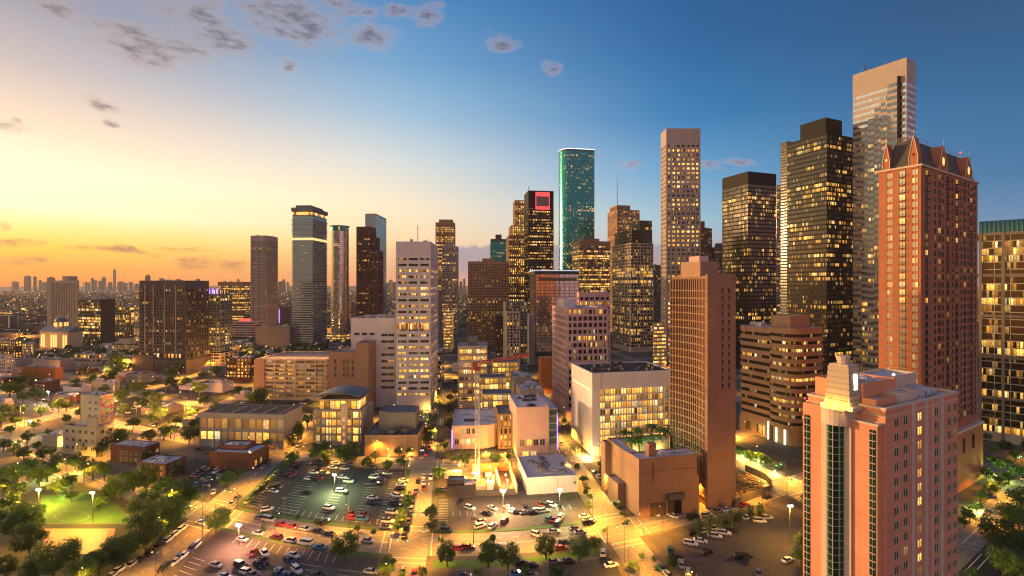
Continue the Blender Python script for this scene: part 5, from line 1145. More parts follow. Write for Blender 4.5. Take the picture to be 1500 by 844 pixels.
REGIONS = {
 'lotW': ('in the western yards', 'the gold-lit building', G(120, 668)),
 'low': ('among the western blocks', 'the gold-lit building', G(120, 668)),
 'park': ('in the lit-lawn park', 'the lawn', G(120, 745)), 'west': ('among the western blocks', 'the gold-lit building', G(120, 668)),
 'row': ('before the dotted-roof block', 'its corner', G(416, 650)), 'lotedge': ('round the striped parking lot', 'its lamp', G(490, 722)),
 'centre': ('along the centre street', 'the front crossing', G(600, 800)), 'front': ('along the front street', 'the centre crossing', G(600, 800)),
 'school': ('before the school complex', 'the crane foot', G(699, 706)), 'shopst': ('beside the tan podium', 'the front crossing', G(920, 790)),
 'office': ('before the brown offices', 'their screen', G(1150, 680)), 'east': ('on the eastern street', 'its bottom end', G(1420, 820)),
 'stage': ('behind the pink hotel', 'the front crossing', G(920, 790)), 'lotA': ('in the dark striped parking lot', 'its lamp', G(490, 722)), 'lotC': ('in the dusty lot', 'its dazzling lamp', G(350, 800)),
 'lotB': ('in the orange-lit lot', 'its floodlight', G(737, 752)), 'lotD': ('behind the pink hotel', 'the front crossing', G(920, 790)), 'lotL': ('by the twin brick buildings', 'the front street', G(300, 740)),
 'stL': ('on the street along the park', 'the crossing', G(300, 760)), 'stF': ('on the front street', 'the centre crossing', G(600, 800)), 'stC': ('on the centre street', 'the front crossing', G(600, 800)),
 'stR': ('on the street by the tan podium', 'the front crossing', G(920, 790)), 'stO': ('by the dotted-roof block', 'the front crossing', G(320, 740)), 'far': ('deep among the downtown blocks', 'the camera side', G(640, 700)),
 'lotE': ('in the bottom yard', 'the centre crossing', G(600, 800)), 'podium': ('in the podium roof court', 'the pool', G(980, 660)), 'brickshop': ('by the pink-brown shop', 'its corner', G(368, 690)),
}
TREES = {
 'park': [(22, 766, 16), (38, 756, 20), (43, 786, 20), (78, 814, 24), (43, 838, 15), (8, 828, 15), (118, 831, 18), (145, 818, 15), (170, 804, 19), (187, 799, 16), (214, 779, 21), (230, 756, 19), (251, 748, 16), (214, 736, 18), (262, 716, 19), (278, 726, 13), (243, 710, 13), (214, 697, 17), (196, 700, 13), (176, 707, 17), (163, 716, 12), (136, 683, 13), (124, 680, 10), (153, 689, 10), (110, 674, 10), (98, 703, 12), (84, 713, 11), (58, 692, 14), (46, 677, 10), (69, 686, 13), (20, 692, 12), (8, 690, 10), (9, 709, 13), (23, 715, 12), (12, 733, 13), (30, 745, 14), (200, 760, 12), (145, 736, 8), (5, 760, 14), (240, 777, 12), (180, 820, 10), (104, 722, 8)],
 'west': [(16, 627, 6), (40, 638, 8), (55, 652, 5), (74, 660, 6), (162, 643, 11), (176, 640, 11), (149, 657, 8), (220, 635, 9), (240, 632, 9), (277, 636, 10), (295, 629, 9), (173, 528, 11), (168, 541, 11), (188, 534, 7), (122, 541, 6), (31, 553, 9), (14, 567, 10), (26, 570, 8), (34, 578, 8), (176, 581, 9), (182, 598, 8), (202, 564, 9), (250, 558, 8), (270, 558, 7), (86, 592, 8), (97, 592, 7), (77, 593, 6), (222, 609, 9), (233, 606, 8), (279, 604, 9), (195, 617, 8), (258, 612, 8), (60, 600, 7), (48, 560, 7), (215, 575, 7), (207, 590, 8), (300, 585, 7), (316, 597, 7), (298, 548, 5), (8, 600, 8), (28, 598, 7), (110, 560, 5), (250, 630, 8), (190, 650, 8), (70, 632, 5), (5, 650, 8), (20, 656, 8), (35, 662, 8), (62, 664, 8), (85, 672, 8), (130, 655, 7), (215, 668, 9), (240, 676, 9), (262, 688, 9), (182, 657, 7), (2, 614, 8), (22, 614, 7), (50, 620, 7), (118, 603, 7), (96, 614, 6)],
 'row': [(297, 622, 9), (311, 625, 9), (328, 622, 8), (345, 628, 9), (362, 631, 9), (379, 635, 8), (397, 638, 7), (362, 573, 6), (348, 573, 6), (436, 631, 10), (428, 641, 8), (450, 613, 8), (284, 634, 8), (410, 600, 5)],
 'brickshop': [(394, 647, 4), (388, 655, 4), (382, 663, 4), (376, 671, 4), (334, 701, 11), (348, 692, 8), (326, 667, 6), (341, 660, 5)],
 'lotedge': [(433, 670, 7), (424, 667, 6), (462, 661, 11), (473, 655, 9), (479, 667, 8), (503, 664, 10), (516, 658, 9), (513, 670, 9), (539, 675, 8), (566, 681, 7), (367, 731, 5), (374, 723, 5), (383, 715, 5), (391, 707, 5), (398, 700, 4), (406, 693, 4), (413, 687, 4), (420, 680, 4), (427, 674, 4), (398, 750, 4), (435, 757, 4), (464, 765, 4), (524, 774, 4), (547, 779, 4), (550, 668, 6)],
 'front': [(316, 758, 15), (505, 796, 18), (565, 826, 12), (655, 810, 13), (715, 810, 14), (744, 811, 16), (800, 801, 14), (848, 801, 15), (814, 838, 10), (568, 832, 9), (618, 840, 7), (386, 774, 5), (722, 788, 4), (871, 797, 9), (833, 726, 5), (590, 840, 6), (770, 835, 7), (700, 838, 6)],
 'centre': [(585, 659, 6), (601, 661, 5), (591, 675, 9), (567, 682, 6), (566, 661, 4), (642, 690, 9), (640, 719, 5), (633, 748, 9), (632, 766, 9), (600, 729, 7), (596, 736, 7), (591, 748, 7), (588, 760, 7), (583, 772, 6), (630, 630, 11), (632, 613, 9), (641, 593, 6), (658, 621, 8), (658, 599, 6), (667, 573, 4), (660, 580, 5), (660, 638, 6), (651, 650, 6), (628, 644, 7), (644, 575, 4), (668, 560, 4), (646, 560, 4), (655, 664, 5)],
 'school': [(681, 671, 9), (671, 671, 5), (727, 671, 8), (790, 671, 5), (745, 668, 4), (663, 672, 4)],
 'shopst': [(826, 616, 4), (833, 624, 4), (841, 632, 4), (849, 641, 4), (856, 649, 4), (880, 678, 5), (884, 688, 5), (890, 699, 5), (896, 710, 5), (902, 720, 5), (907, 729, 5), (846, 684, 4), (853, 701, 4), (857, 720, 4), (862, 738, 4), (927, 828, 7), (983, 821, 8), (940, 815, 5), (818, 607, 4), (812, 597, 4), (804, 588, 4)],
 'office': [(1099, 664, 8), (1113, 669, 7), (1123, 673, 7), (1091, 664, 5), (1140, 683, 5), (1174, 811, 11), (1181, 731, 8), (1176, 790, 9), (1082, 658, 5), (1181, 670, 6), (1176, 640, 5)],
 'east': [(1463, 783, 20), (1484, 757, 17), (1496, 730, 13), (1470, 822, 16), (1503, 790, 16), (1420, 750, 10), (1413, 762, 8), (1449, 710, 10), (1461, 702, 9), (1465, 677, 10), (1445, 690, 8), (1478, 698, 8), (1453, 657, 6), (1425, 838, 8), (1493, 690, 8), (1440, 670, 6), (1488, 665, 7), (1436, 725, 7), (1510, 835, 18), (1474, 655, 7), (1445, 640, 5), (1500, 650, 6), (1431, 741, 7)],
}
for rg, L in TREES.items():
    for x, y, r in L: tree(x, y, r, rg)
for x, y in ((1024, 775), (1039, 770), (1054, 763), (1070, 760), (1085, 755), (1100, 748), (1114, 745)): tree(x, y, 5, 'stage', 's')
for x, y in ((650, 766), (648, 778), (646, 790), (722, 788), (858, 700), (860, 714), (864, 726), (905, 742), (912, 752), (918, 764), (886, 776), (958, 818), (962, 832), (864, 742)): tree(x, y, 4, 'front' if y > 770 else 'centre' if x < 700 else 'shopst', 'b')
# palms
def palm(px, py, z0, hh, region):
    p = G(px, py, z0); o = bpy.data.objects.new('palm_tree', None); COL.objects.link(o); o.location = p; o.scale = (1.45, 1.45, 1.25)
    m = MB(); m.tube((0, 0, 0), (.2, 0, hh), .28, 7, .2); link('trunk', m.mesh('trunk', BARK), o)
    m = MB(); rnd = random.Random(px)
    for k in range(34):
        a = rnd.uniform(0, 6.28); L = rnd.uniform(2.2, 3.1); up = rnd.uniform(-.5, 1.1); d = Vector((math.cos(a), math.sin(a), 0)); s_ = Vector((-d.y, d.x, 0)); p0 = Vector((.2, 0, hh))
        for i in range(5):
            f0, f1 = i/5, (i+1)/5; q0 = p0+d*L*f0+Vector((0, 0, up*L*f0*.6-L*.55*f0*f0)); q1 = p0+d*L*f1+Vector((0, 0, up*L*f1*.6-L*.55*f1*f1)); w0 = .42*math.sin(math.pi*min(.95, f0+.12)); w1 = .42*math.sin(math.pi*min(.98, f1+.12))
            m.quad([q0-s_*w0, q0+Vector((0, 0, .12)), q1+Vector((0, 0, .12)), q1-s_*w1]); m.quad([q0+Vector((0, 0, .12)), q0+s_*w0, q1+s_*w1, q1+Vector((0, 0, .12))])
    link('fronds', m.mesh('fronds', LEAF), o); o['category'] = 'palm'; o['group'] = 'palms in the podium roof court'; later(o, 'feathery palm tree', region)
for x, y in ((917, 656), (934, 652), (954, 646), (936, 667), (957, 663), (925, 668), (972, 652), (983, 648)): palm(x, y, PD.z(673)-5.2, 5.5, 'podium')
for x, y in ((396, 655), (389, 664), (383, 672), (376, 680)): palm(x, y, 0, 5, 'brickshop')
_r = random.Random(77)
for k in range(230):
    if sum(1 for o in SC.objects if o.get('category') == 'tree') >= 299: break
    s, t_ = _r.uniform(-300, -98), _r.uniform(250, 520)
    if min(abs(s-q) for q in SST) < 7 or min(abs(t_-q) for q in TST) < 9: continue
    p = W(s, t_)
    if any(math.hypot(p.x-a-3, p.y-b_-6) < 12 for a, b_ in LOWK): continue
    px, py = p.x/p.y*F+X0, Y0+F*(H-4)/p.y
    if -20 < px < 400: tree(px, py, _r.uniform(3.2, 5.4)*F/p.y, 'west')
# ------------------------------------------------------------------ cars
def carpaint(name, col): return plain('paint_'+name, col, .28, .15, .6)
PAINTS = {'white': (.72, .72, .70), 'silver': (.38, .39, .40), 'grey': (.14, .14, .15), 'black': (.012, .012, .014), 'dark blue': (.02, .035, .09), 'red': (.38, .02, .02), 'dark red': (.14, .015, .015), 'blue': (.03, .14, .38), 'teal': (.02, .13, .14), 'green': (.10, .22, .05), 'gold': (.42, .30, .10)}
PAINTS = {k: carpaint(k.replace(' ', '_'), v) for k, v in PAINTS.items()}
CGL = plain('car_glass', (.015, .017, .02), .06, .2); TYRE = plain('tyre', (.015, .015, .015), .8); RIM = plain('rim', (.35, .35, .36), .35, .8)
HEADL = plain('headlight', (.8, .8, .75), .15); TAILL = plain('taillight', (.35, .01, .01), .2); HEADON = emit('headlight_on', (1, .85, .55), 9); TAILON = emit('taillight_on', (1, .03, .02), 6)
def loft(secs, mi_fn=None):
    """secs: list of (x, half width, z bottom, z top, half width at top)"""
    m = MB(); rings_ = []
    for x, w, z0, z1, wt in secs:
        i = len(m.v); zm = z0+(z1-z0)*.6
        m.v += [(x, -w*.93, z0), (x, -w, z0+(z1-z0)*.25), (x, -w, zm), (x, -wt, z1), (x, wt, z1), (x, w, zm), (x, w, z0+(z1-z0)*.25), (x, w*.93, z0)]; rings_.append(i)
    for a, b_ in zip(rings_, rings_[1:]):
        for k in range(8): j = (k+1) % 8; m.f.append((a+k, a+j, b_+j, b_+k)); m.mi.append(0)
    m.f.append(tuple(rings_[0]+k for k in reversed(range(8)))); m.mi.append(0); m.f.append(tuple(rings_[-1]+k for k in range(8))); m.mi.append(0); return m
SPEC = {
 'sedan': dict(L=4.7, body=[(-2.35, .72, .35, .72, .66), (-2.2, .86, .25, .92, .78), (-1.5, .90, .2, .98, .80), (-.4, .91, .2, .96, .82), (.9, .91, .2, .94, .82), (1.9, .86, .22, .80, .74), (2.3, .72, .3, .62, .62)], cab=[(-1.75, .74, .93, .98, .68), (-1.0, .76, .93, 1.40, .60), (-.2, .77, .93, 1.45, .60), (.4, .76, .93, 1.38, .58), (1.15, .74, .90, .96, .68)], roof=(-1.05, .42, 1.45, .60)),
 'suv': dict(L=4.8, body=[(-2.4, .80, .4, .95, .74), (-2.3, .92, .3, 1.10, .84), (-1.0, .95, .25, 1.12, .86), (.9, .95, .25, 1.10, .86), (1.9, .92, .28, 1.00, .82), (2.4, .80, .35, .78, .72)], cab=[(-2.2, .80, 1.08, 1.14, .74), (-1.9, .82, 1.08, 1.66, .66), (-.2, .83, 1.08, 1.74, .68), (.45, .82, 1.08, 1.66, .64), (1.15, .78, 1.05, 1.12, .72)], roof=(-1.95, .5, 1.74, .66)),
 'van': dict(L=5.4, body=[(-2.7, .90, .35, 1.25, .88), (-2.6, .98, .3, 1.35, .92), (.9, .98, .28, 1.35, .92), (2.2, .95, .3, 1.15, .84), (2.7, .85, .35, .85, .75)], cab=[(-2.62, .9, 1.3, 1.38, .86), (-2.5, .92, 1.3, 2.05, .80), (.6, .92, 1.3, 2.10, .80), (1.1, .90, 1.3, 2.0, .76), (1.9, .86, 1.18, 1.26, .8)], roof=(-2.55, 1.15, 2.11, .80)),
 'pickup_truck': dict(L=5.6, body=[(-2.8, .86, .45, 1.05, .86), (-2.7, .95, .38, 1.08, .92), (-.9, .96, .35, 1.08, .92), (1.2, .96, .35, 1.10, .88), (2.3, .93, .35, 1.02, .82), (2.8, .82, .42, .80, .72)], cab=[(-1.05, .84, 1.05, 1.14, .8), (-.85, .84, 1.05, 1.72, .68), (.2, .84, 1.05, 1.80, .68), (.7, .83, 1.05, 1.70, .66), (1.35, .80, 1.05, 1.12, .74)], roof=(-.9, .75, 1.80, .68)),
}
CARM = {}
for kn, sp in SPEC.items():
    bm_ = loft(sp['body']); xa, xb, zr_, wr_ = sp['roof']
    i = len(bm_.v); bm_.v += [(xa, -wr_, zr_-.05), (xb, -wr_, zr_-.05), (xb, wr_, zr_-.05), (xa, wr_, zr_-.05), (xa+.08, -wr_*.9, zr_+.015), (xb-.12, -wr_*.9, zr_+.015), (xb-.12, wr_*.9, zr_+.015), (xa+.08, wr_*.9, zr_+.015)]
    for q in ((4, 5, 6, 7), (0, 1, 5, 4), (1, 2, 6, 5), (2, 3, 7, 6), (3, 0, 4, 7)): bm_.f.append(tuple(i+k for k in q)); bm_.mi.append(0)
    if kn == 'pickup_truck':
        pass
    cab = loft(sp['cab']); wh = MB(); wh.tube((0, -.11, 0), (0, .11, 0), .33, 12); wh.tube((0, -.13, 0), (0, .13, 0), .19, 8, mi=1)
    hl = MB(); hl.box(0, -.2, -.08, .1, .2, .08)
    CARM[kn] = (bm_.mesh('body', PAINTS['white'], False), cab.mesh('windows', CGL), wh.mesh('wheel', [TYRE, RIM]), hl.mesh('headlight', HEADL), hl.mesh('taillight', TAILL), sp)
BEDM = MB(); BEDM.box(-2.6, -.78, 1.08, -1.0, .78, 1.10); BEDM = BEDM.mesh('truck_bed', M_['dark'])
def car(px, py, kind, colour, ang, region, on=False, zc_=.7, police=False):
    """ang: 'F' along the forward streets, 'C' along the cross streets, or degrees added to C"""
    p = G(px, py, zc_); p.z = .13 if region.startswith('lot') else .012
    aF, aC = grid_dirs(p.x, p.y); rz = aF if ang == 'F' else aF+math.pi if ang == 'f' else aC if ang == 'C' else aC+math.pi if ang == 'c' else aC+R(ang)
    bm_, cab, wh, hl, tl, sp = CARM[kind]
    o = bpy.data.objects.new('parked_car' if kind in ('sedan', 'suv') else kind, None); COL.objects.link(o); o.location = p; o.rotation_euler = (0, 0, rz+R(random.uniform(-2, 2))); o.empty_display_size = .5
    bo = link('body', bm_, o); bo.material_slots[0].link = 'OBJECT'; bo.material_slots[0].material = PAINTS[colour]
    link('windows', cab, o); wx = sp['L']*.31; ww = sp['body'][2][1]-.08
    for x in (-wx, wx):
        for y in (-ww, ww): link('wheel', wh, o, (x, y, .33))
    fx, rx = sp['body'][-1][0]-.06, sp['body'][0][0]-.03; zh = sp['body'][-1][3]-.08
    for y in (-.55, .55):
        h1 = link('headlight', hl, o, (fx, y, zh)); t1 = link('taillight', tl, o, (rx, y, zh+.12))
        if on:
            for q, mm in ((h1, HEADON), (t1, TAILON)): q.material_slots[0].link = 'OBJECT'; q.material_slots[0].material = mm
    if kind == 'pickup_truck': link('truck_bed', BEDM, o)
    cat = {'sedan': 'car', 'suv': 'car', 'van': 'van', 'pickup_truck': 'pickup truck'}[kind]
    o['category'] = cat; o['group'] = 'cars and trucks parked and driving around the blocks'
    later(o, f"{colour} {'saloon car' if kind == 'sedan' else 'suv' if kind == 'suv' else kind.replace('_', ' ')}", region); return o
W_, S_, K_, N_, RD, DR, GY, BL, TL = 'white', 'silver', 'black', 'dark blue', 'red', 'dark red', 'grey', 'blue', 'teal'
def z3(x, y): return 280+x/4.137, 640+y/4.137
def z5(x, y): return 560+x/4.137, 640+y/4.137
def z7(x, y): return 840+x/4.137, 640+y/4.137
def z1(x, y): return x/3.46, 600+y/3.46
CARS = [
 (z3, 'lotC', 'C', [(150, 775, 'sedan', S_), (300, 775, 'suv', K_), (340, 820, 'suv', W_), (375, 700, 'sedan', RD, -60), (445, 705, 'pickup_truck', W_, -30), (435, 750, 'pickup_truck', DR, -25), (408, 770, 'sedan', K_, -20), (620, 715, 'sedan', W_, -10), (595, 750, 'suv', N_, -15), (640, 805, 'suv', W_, -25), (540, 812, 'sedan', S_, -15), (525, 832, 'sedan', N_, -20), (310, 620, 'sedan', S_), (205, 843, 'sedan', W_), (605, 838, 'sedan', N_, -25), (1090, 815, 'sedan', S_, 0), (370, 835, 'sedan', GY), (765, 835, 'sedan', K_)]),
 (z3, 'stF', 'C', [(470, 500, 'van', S_), (548, 525, 'sedan', RD), (617, 540, 'sedan', RD), (690, 555, 'sedan', S_), (770, 568, 'sedan', K_), (838, 585, 'sedan', K_), (515, 605, 'suv', DR, 'c'), (598, 625, 'suv', S_, 'c'), (690, 640, 'van', W_, 'c'), (780, 668, 'pickup_truck', BL, 'c'), (868, 690, 'sedan', N_, 'c'), (1070, 625, 'sedan', S_, 'C'), (410, 580, 'sedan', S_, 'C'), (415, 487, 'sedan', GY)]),
 (z3, 'lotA', 'C', [(460, 440, 'suv', W_, 40), (498, 327, 'sedan', W_), (520, 300, 'sedan', K_), (707, 335, 'sedan', K_), (715, 253, 'sedan', W_), (775, 245, 'sedan', RD), (757, 262, 'suv', K_), (742, 215, 'sedan', W_), (765, 203, 'sedan', K_), (808, 218, 'sedan', GY), (915, 243, 'sedan', W_), (955, 268, 'suv', W_), (912, 327, 'suv', W_), (835, 430, 'suv', W_), (808, 515, 'suv', K_, 70), (970, 465, 'sedan', DR), (975, 488, 'sedan', RD), (1035, 497, 'suv', BL), (1048, 470, 'sedan', DR), (1100, 368, 'sedan', W_), (1090, 395, 'sedan', N_), (1110, 245, 'suv', W_), (1085, 285, 'suv', N_), (1110, 268, 'sedan', K_), (1145, 277, 'suv', K_), (1152, 258, 'sedan', GY), (1215, 455, 'suv', W_), (1190, 510, 'suv', W_), (1180, 545, 'sedan', S_), (1235, 405, 'sedan', K_), (1240, 350, 'sedan', W_), (1140, 215, 'sedan', W_, 80), (615, 215, 'suv', DR), (600, 228, 'sedan', RD), (655, 170, 'sedan', K_), (580, 240, 'suv', K_), (640, 185, 'suv', K_), (700, 158, 'sedan', GY), (770, 148, 'sedan', K_), (825, 152, 'sedan', DR), (875, 160, 'sedan', W_), (930, 190, 'sedan', W_), (858, 186, 'sedan', W_), (1100, 185, 'sedan', K_), (925, 157, 'sedan', S_), (965, 165, 'sedan', GY), (1190, 220, 'sedan', S_)]),
 (z3, 'stO', 'F', [(280, 365, 'sedan', GY), (250, 398, 'sedan', S_), (460, 155, 'sedan', K_), (440, 180, 'sedan', S_), (472, 140, 'sedan', GY), (345, 383, 'sedan', S_), (372, 357, 'sedan', S_), (400, 330, 'sedan', K_), (428, 300, 'sedan', S_), (455, 273, 'sedan', GY), (484, 245, 'sedan', S_), (510, 220, 'sedan', W_), (540, 190, 'sedan', S_), (655, 45, 'sedan', W_), (690, 50, 'sedan', S_), (620, 45, 'sedan', K_), (640, 80, 'sedan', W_)]),
 (z3, 'lotL', 'C', [(75, 200, 'sedan', K_, 10), (112, 235, 'sedan', 'green', -40), (148, 210, 'suv', W_, -60), (165, 240, 'sedan', 'silver', -40), (20, 235, 'sedan', DR), (42, 220, 'sedan', K_), (190, 185, 'sedan', RD), (28, 290, 'sedan', S_, -40), (92, 282, 'sedan', N_, -50), (135, 333, 'sedan', W_, -40), (55, 70, 'sedan', K_), (150, 168, 'sedan', K_), (85, 190, 'sedan', S_)]),
 (z1, 'stL', 'F', [(925, 600, 'suv', W_), (885, 630, 'suv', W_), (855, 655, 'suv', W_), (808, 687, 'suv', K_), (765, 722, 'suv', K_), (722, 748, 'sedan', K_), (670, 778, 'sedan', S_), (612, 805, 'suv', W_), (572, 835, 'sedan', S_), (995, 685, 'suv', W_, 'f'), (972, 705, 'suv', N_, 'f'), (930, 735, 'sedan', W_, 'f'), (910, 745, 'sedan', BL, 'f'), (888, 768, 'sedan', S_, 'f'), (855, 785, 'sedan', K_, 'f'), (828, 802, 'suv', K_, 'f')]),
 (z5, 'lotB', 'C', [(530, 430, 'suv', W_, -35), (668, 430, 'sedan', S_, -45), (635, 463, 'sedan', K_, -30), (600, 512, 'sedan', S_, 30), (595, 540, 'suv', W_, 30), (670, 540, 'suv', W_, 50), (740, 508, 'suv', DR, 60), (798, 450, 'sedan', W_, -20), (826, 458, 'sedan', K_, -5), (860, 455, 'sedan', GY, 30), (868, 425, 'suv', K_, 80), (765, 428, 'sedan', S_, -40), (940, 448, 'suv', W_, 10), (975, 448, 'suv', S_, 10), (912, 460, 'sedan', K_), (958, 410, 'sedan', DR, -50), (992, 415, 'sedan', K_, -40), (1025, 412, 'suv', W_, -35), (1058, 408, 'sedan', K_, -40), (1012, 495, 'suv', TL, 50), (1040, 500, 'sedan', RD, 50), (1085, 482, 'suv', W_, 55), (1062, 522, 'suv', N_, 55), (935, 592, 'suv', W_, -40), (1040, 572, 'sedan', S_, -10), (390, 565, 'suv', N_, -15), (478, 388, 'sedan', K_, 60), (372, 320, 'sedan', S_)]),
 (z5, 'lotA', 'C', [(130, 262, 'sedan', W_), (115, 290, 'sedan', W_), (108, 310, 'sedan', K_), (95, 355, 'sedan', W_), (75, 405, 'suv', K_), (62, 457, 'suv', W_), (35, 510, 'suv', W_), (22, 545, 'sedan', S_), (85, 380, 'sedan', GY)]),
 (z5, 'stC', 'F', [(252, 236, 'sedan', W_), (252, 272, 'sedan', W_), (252, 302, 'sedan', RD), (294, 243, 'suv', W_, 'f'), (216, 265, 'sedan', K_), (205, 320, 'sedan', S_), (198, 350, 'sedan', RD), (190, 375, 'sedan', GY), (184, 405, 'sedan', K_), (178, 432, 'suv', S_), (168, 475, 'suv', K_), (160, 507, 'sedan', GY), (145, 545, 'suv', K_), (132, 590, 'sedan', K_), (125, 810, 'sedan', S_, 'f'), (195, 828, 'sedan', RD, 'f'), (265, 100, 'sedan', RD), (285, 60, 'sedan', K_), (300, 20, 'sedan', W_)]),
 (z5, 'stF', 'C', [(455, 672, 'sedan', RD), (518, 665, 'suv', DR), (690, 663, 'sedan', K_), (850, 765, 'suv', K_), (905, 772, 'sedan', K_), (1085, 670, 'sedan', RD), (1125, 745, 'sedan', K_), (1040, 752, 'sedan', GY), (1098, 637, 'sedan', K_)]),
 (z5, 'lotE', 'C', [(815, 828, 'sedan', BL), (495, 838, 'sedan', N_), (900, 838, 'sedan', GY)]),
 (z7, 'lotB', 'C', [(68, 480, 'sedan', W_), (90, 520, 'suv', K_), (112, 510, 'sedan', W_, 30), (40, 575, 'sedan', S_), (12, 555, 'sedan', GY)]),
 (z7, 'lotE', 'C', [(230, 775, 'sedan', W_), (180, 700, 'suv', W_, 60), (205, 745, 'sedan', K_, 20)]),
 (z7, 'stR', 'F', [(128, 213, 'sedan', K_), (150, 238, 'suv', W_), (165, 260, 'sedan', GY), (190, 300, 'sedan', DR), (205, 330, 'suv', K_), (240, 373, 'suv', W_), (258, 407, 'sedan', K_), (537, 794, 'sedan', TL, 'f'), (575, 835, 'sedan', S_, 'f')]),
 (z7, 'stR', 'C', [(490, 463, 'sedan', W_, 100), (600, 475, 'sedan', W_, 110), (725, 485, 'van', K_, 5), (812, 470, 'suv', S_), (870, 448, 'pickup_truck', GY), (930, 438, 'sedan', W_), (1035, 410, 'sedan', RD), (1175, 362, 'sedan', K_)]),
 (z7, 'lotD', 'C', [(725, 580, 'suv', K_), (797, 567, 'sedan', S_), (860, 550, 'sedan', S_), (918, 518, 'suv', K_), (990, 497, 'sedan', K_), (1055, 487, 'sedan', W_), (710, 645, 'suv', W_, -45), (770, 628, 'sedan', W_, -45), (857, 600, 'suv', W_, -45), (912, 582, 'suv', W_, -45), (960, 565, 'sedan', K_, -50), (1127, 508, 'suv', W_, -40), (1170, 487, 'sedan', S_, -30), (810, 700, 'suv', K_, 0), (1010, 725, 'suv', K_, -20), (1045, 745, 'sedan', K_, 30), (588, 682, 'suv', TL, 50), (627, 732, 'sedan', K_, -50), (655, 768, 'suv', S_, 50), (695, 817, 'suv', S_, 50), (1297, 745, 'sedan', W_), (1120, 820, 'sedan', GY, 40), (1045, 720, 'sedan', K_, -20)]),
]
for zf, rg, da, L in CARS:
    for c in L: car(*zf(c[0], c[1]), c[2], c[3], c[4] if len(c) > 4 else da, rg, on=(rg in ('stC',) and len(c) <= 4 and c[0] > 245))
_c = random.Random(9)
for k in range(400):
    if sum(1 for o in SC.objects if o.get('category') in ('car', 'van', 'pickup truck')) >= 299: break
    s, t_ = _c.uniform(-300, -96), _c.uniform(250, 385); p = W(s, t_)
    if min(abs(s-q) for q in SST) < 8 or min(abs(t_-q) for q in TST) < 10 or any(math.hypot(p.x-a-3, p.y-b_-6) < 13 for a, b_ in LOWK+taken): continue
    car(p.x/p.y*F+X0, Y0+F*H/p.y, 'sedan', _c.choice([W_, S_, K_, GY]), 'C', 'lotW')
# police-striped car at the crossing
pc = car(295, 765, 'sedan', 'white', 'C', 'stL', True)
m = MB(); m.box(-.3, -.5, 1.47, -.05, .5, 1.58); link('light_bar', m.mesh('light_bar', emit('blue_beacon', (.1, .25, 1), 8)), pc); PENDING[('white saloon car', 'stL')].remove(pc); pc['label'] = 'white car with a lit blue roof light bar waiting at the crossing by the park'
# deep street traffic: tail lights going away down the centre street
for k in range(16):
    t_ = 262+k*17; s_ = -13.4+(1.8 if k % 3 else -1.8); p = W(s_, t_)
    px = p.x/p.y*F+X0; py = Y0+F*H/p.y; car(px, py-1, 'sedan', random.choice([W_, K_, S_, RD]), 'F' if k % 3 else 'f', 'far', True)
for k in range(14):
    t_ = 250+k*15; p = W(59+(2 if k % 2 else -4.2), t_); car(p.x/p.y*F+X0, Y0+F*H/p.y-1, 'sedan', random.choice([W_, K_, S_, GY]), 'F', 'far', k % 2 == 1)
for k in range(9):
    p = W(160+k*9, 83.5+(2.5 if k % 2 else -2.5)); car(p.x/p.y*F+X0, Y0+F*H/p.y-1, 'sedan', random.choice([W_, K_, S_]), 'C', 'east', True)
# ------------------------------------------------------------------ lamps
AMB = (1, .40, .03); AMB2 = (1, .51, .06)
BULB = emit('lamp_bulb', (1, .62, .2), 22); BULBW = emit('lamp_bulb_white', (1, .85, .6), 60)
POLE = plain('pole_metal', (.12, .11, .10), .5, .5)
def post_meshes(hh):
    m = MB(); m.tube((0, 0, 0), (0, 0, hh), .10, 6, .06); a = m.mesh('pole', POLE)
    m = MB(); m.tube((0, 0, hh), (1.6, 0, hh+.35), .05, 5); b_ = m.mesh('arm', POLE)
    m = MB(); m.box(1.2, -.16, hh+.28, 2.0, .16, hh+.44); c = m.mesh('lamp_head', POLE)
    m = MB(); m.sphere((1.6, 0, hh+.18), .15, 8, 5, .7); d = m.mesh('bulb', BULB); return a, b_, c, d
PM = post_meshes(8.5)
LDATA = {}; LAMP = .66
def sdata(e, col):
    k = ('spot', e, col)
    if k not in LDATA: l = bpy.data.lights.new('lamp_light', 'SPOT'); l.energy = e*LAMP*1.12; l.color = col; l.shadow_soft_size = .2; l.spot_size = R(142); l.spot_blend = .6; LDATA[k] = l
    return LDATA[k]
def ldata(e, col, r=.2):
    k = (e, col, r)
    if k not in LDATA: l = bpy.data.lights.new('lamp_light', 'POINT'); l.energy = e*LAMP; l.color = col; l.shadow_soft_size = r; LDATA[k] = l
    return LDATA[k]
def street_lamp(s, t_, rz_off, e=16000, col=AMB, region='far'):
    p = W(s, t_, .12); px = p.x/p.y*F+X0
    if not -40 < px < 1530 or p.y < 60: return
    aF, aC = grid_dirs(p.x, p.y); o = bpy.data.objects.new('street_lamp', None); COL.objects.link(o); o.location = p; o.rotation_euler = (0, 0, aC+R(rz_off)); o.empty_display_size = .5
    for n_, me in zip(('pole', 'arm', 'lamp_head', 'bulb'), PM): link(n_, me, o)
    lo = bpy.data.objects.new('lamp_light', sdata(e, col)); COL.objects.link(lo); lo.parent = o; lo.location = (1.6, 0, 8.2)
    o['category'] = 'street lamp'; o['group'] = 'amber street lamps'; later(o, 'amber street lamp', region)
def reg_of(s, t_): return 'far' if t_ > 255 else 'stL' if s < -100 else 'stO' if s < -60 else 'stC' if s < 20 else 'stR' if s < 100 else 'east'
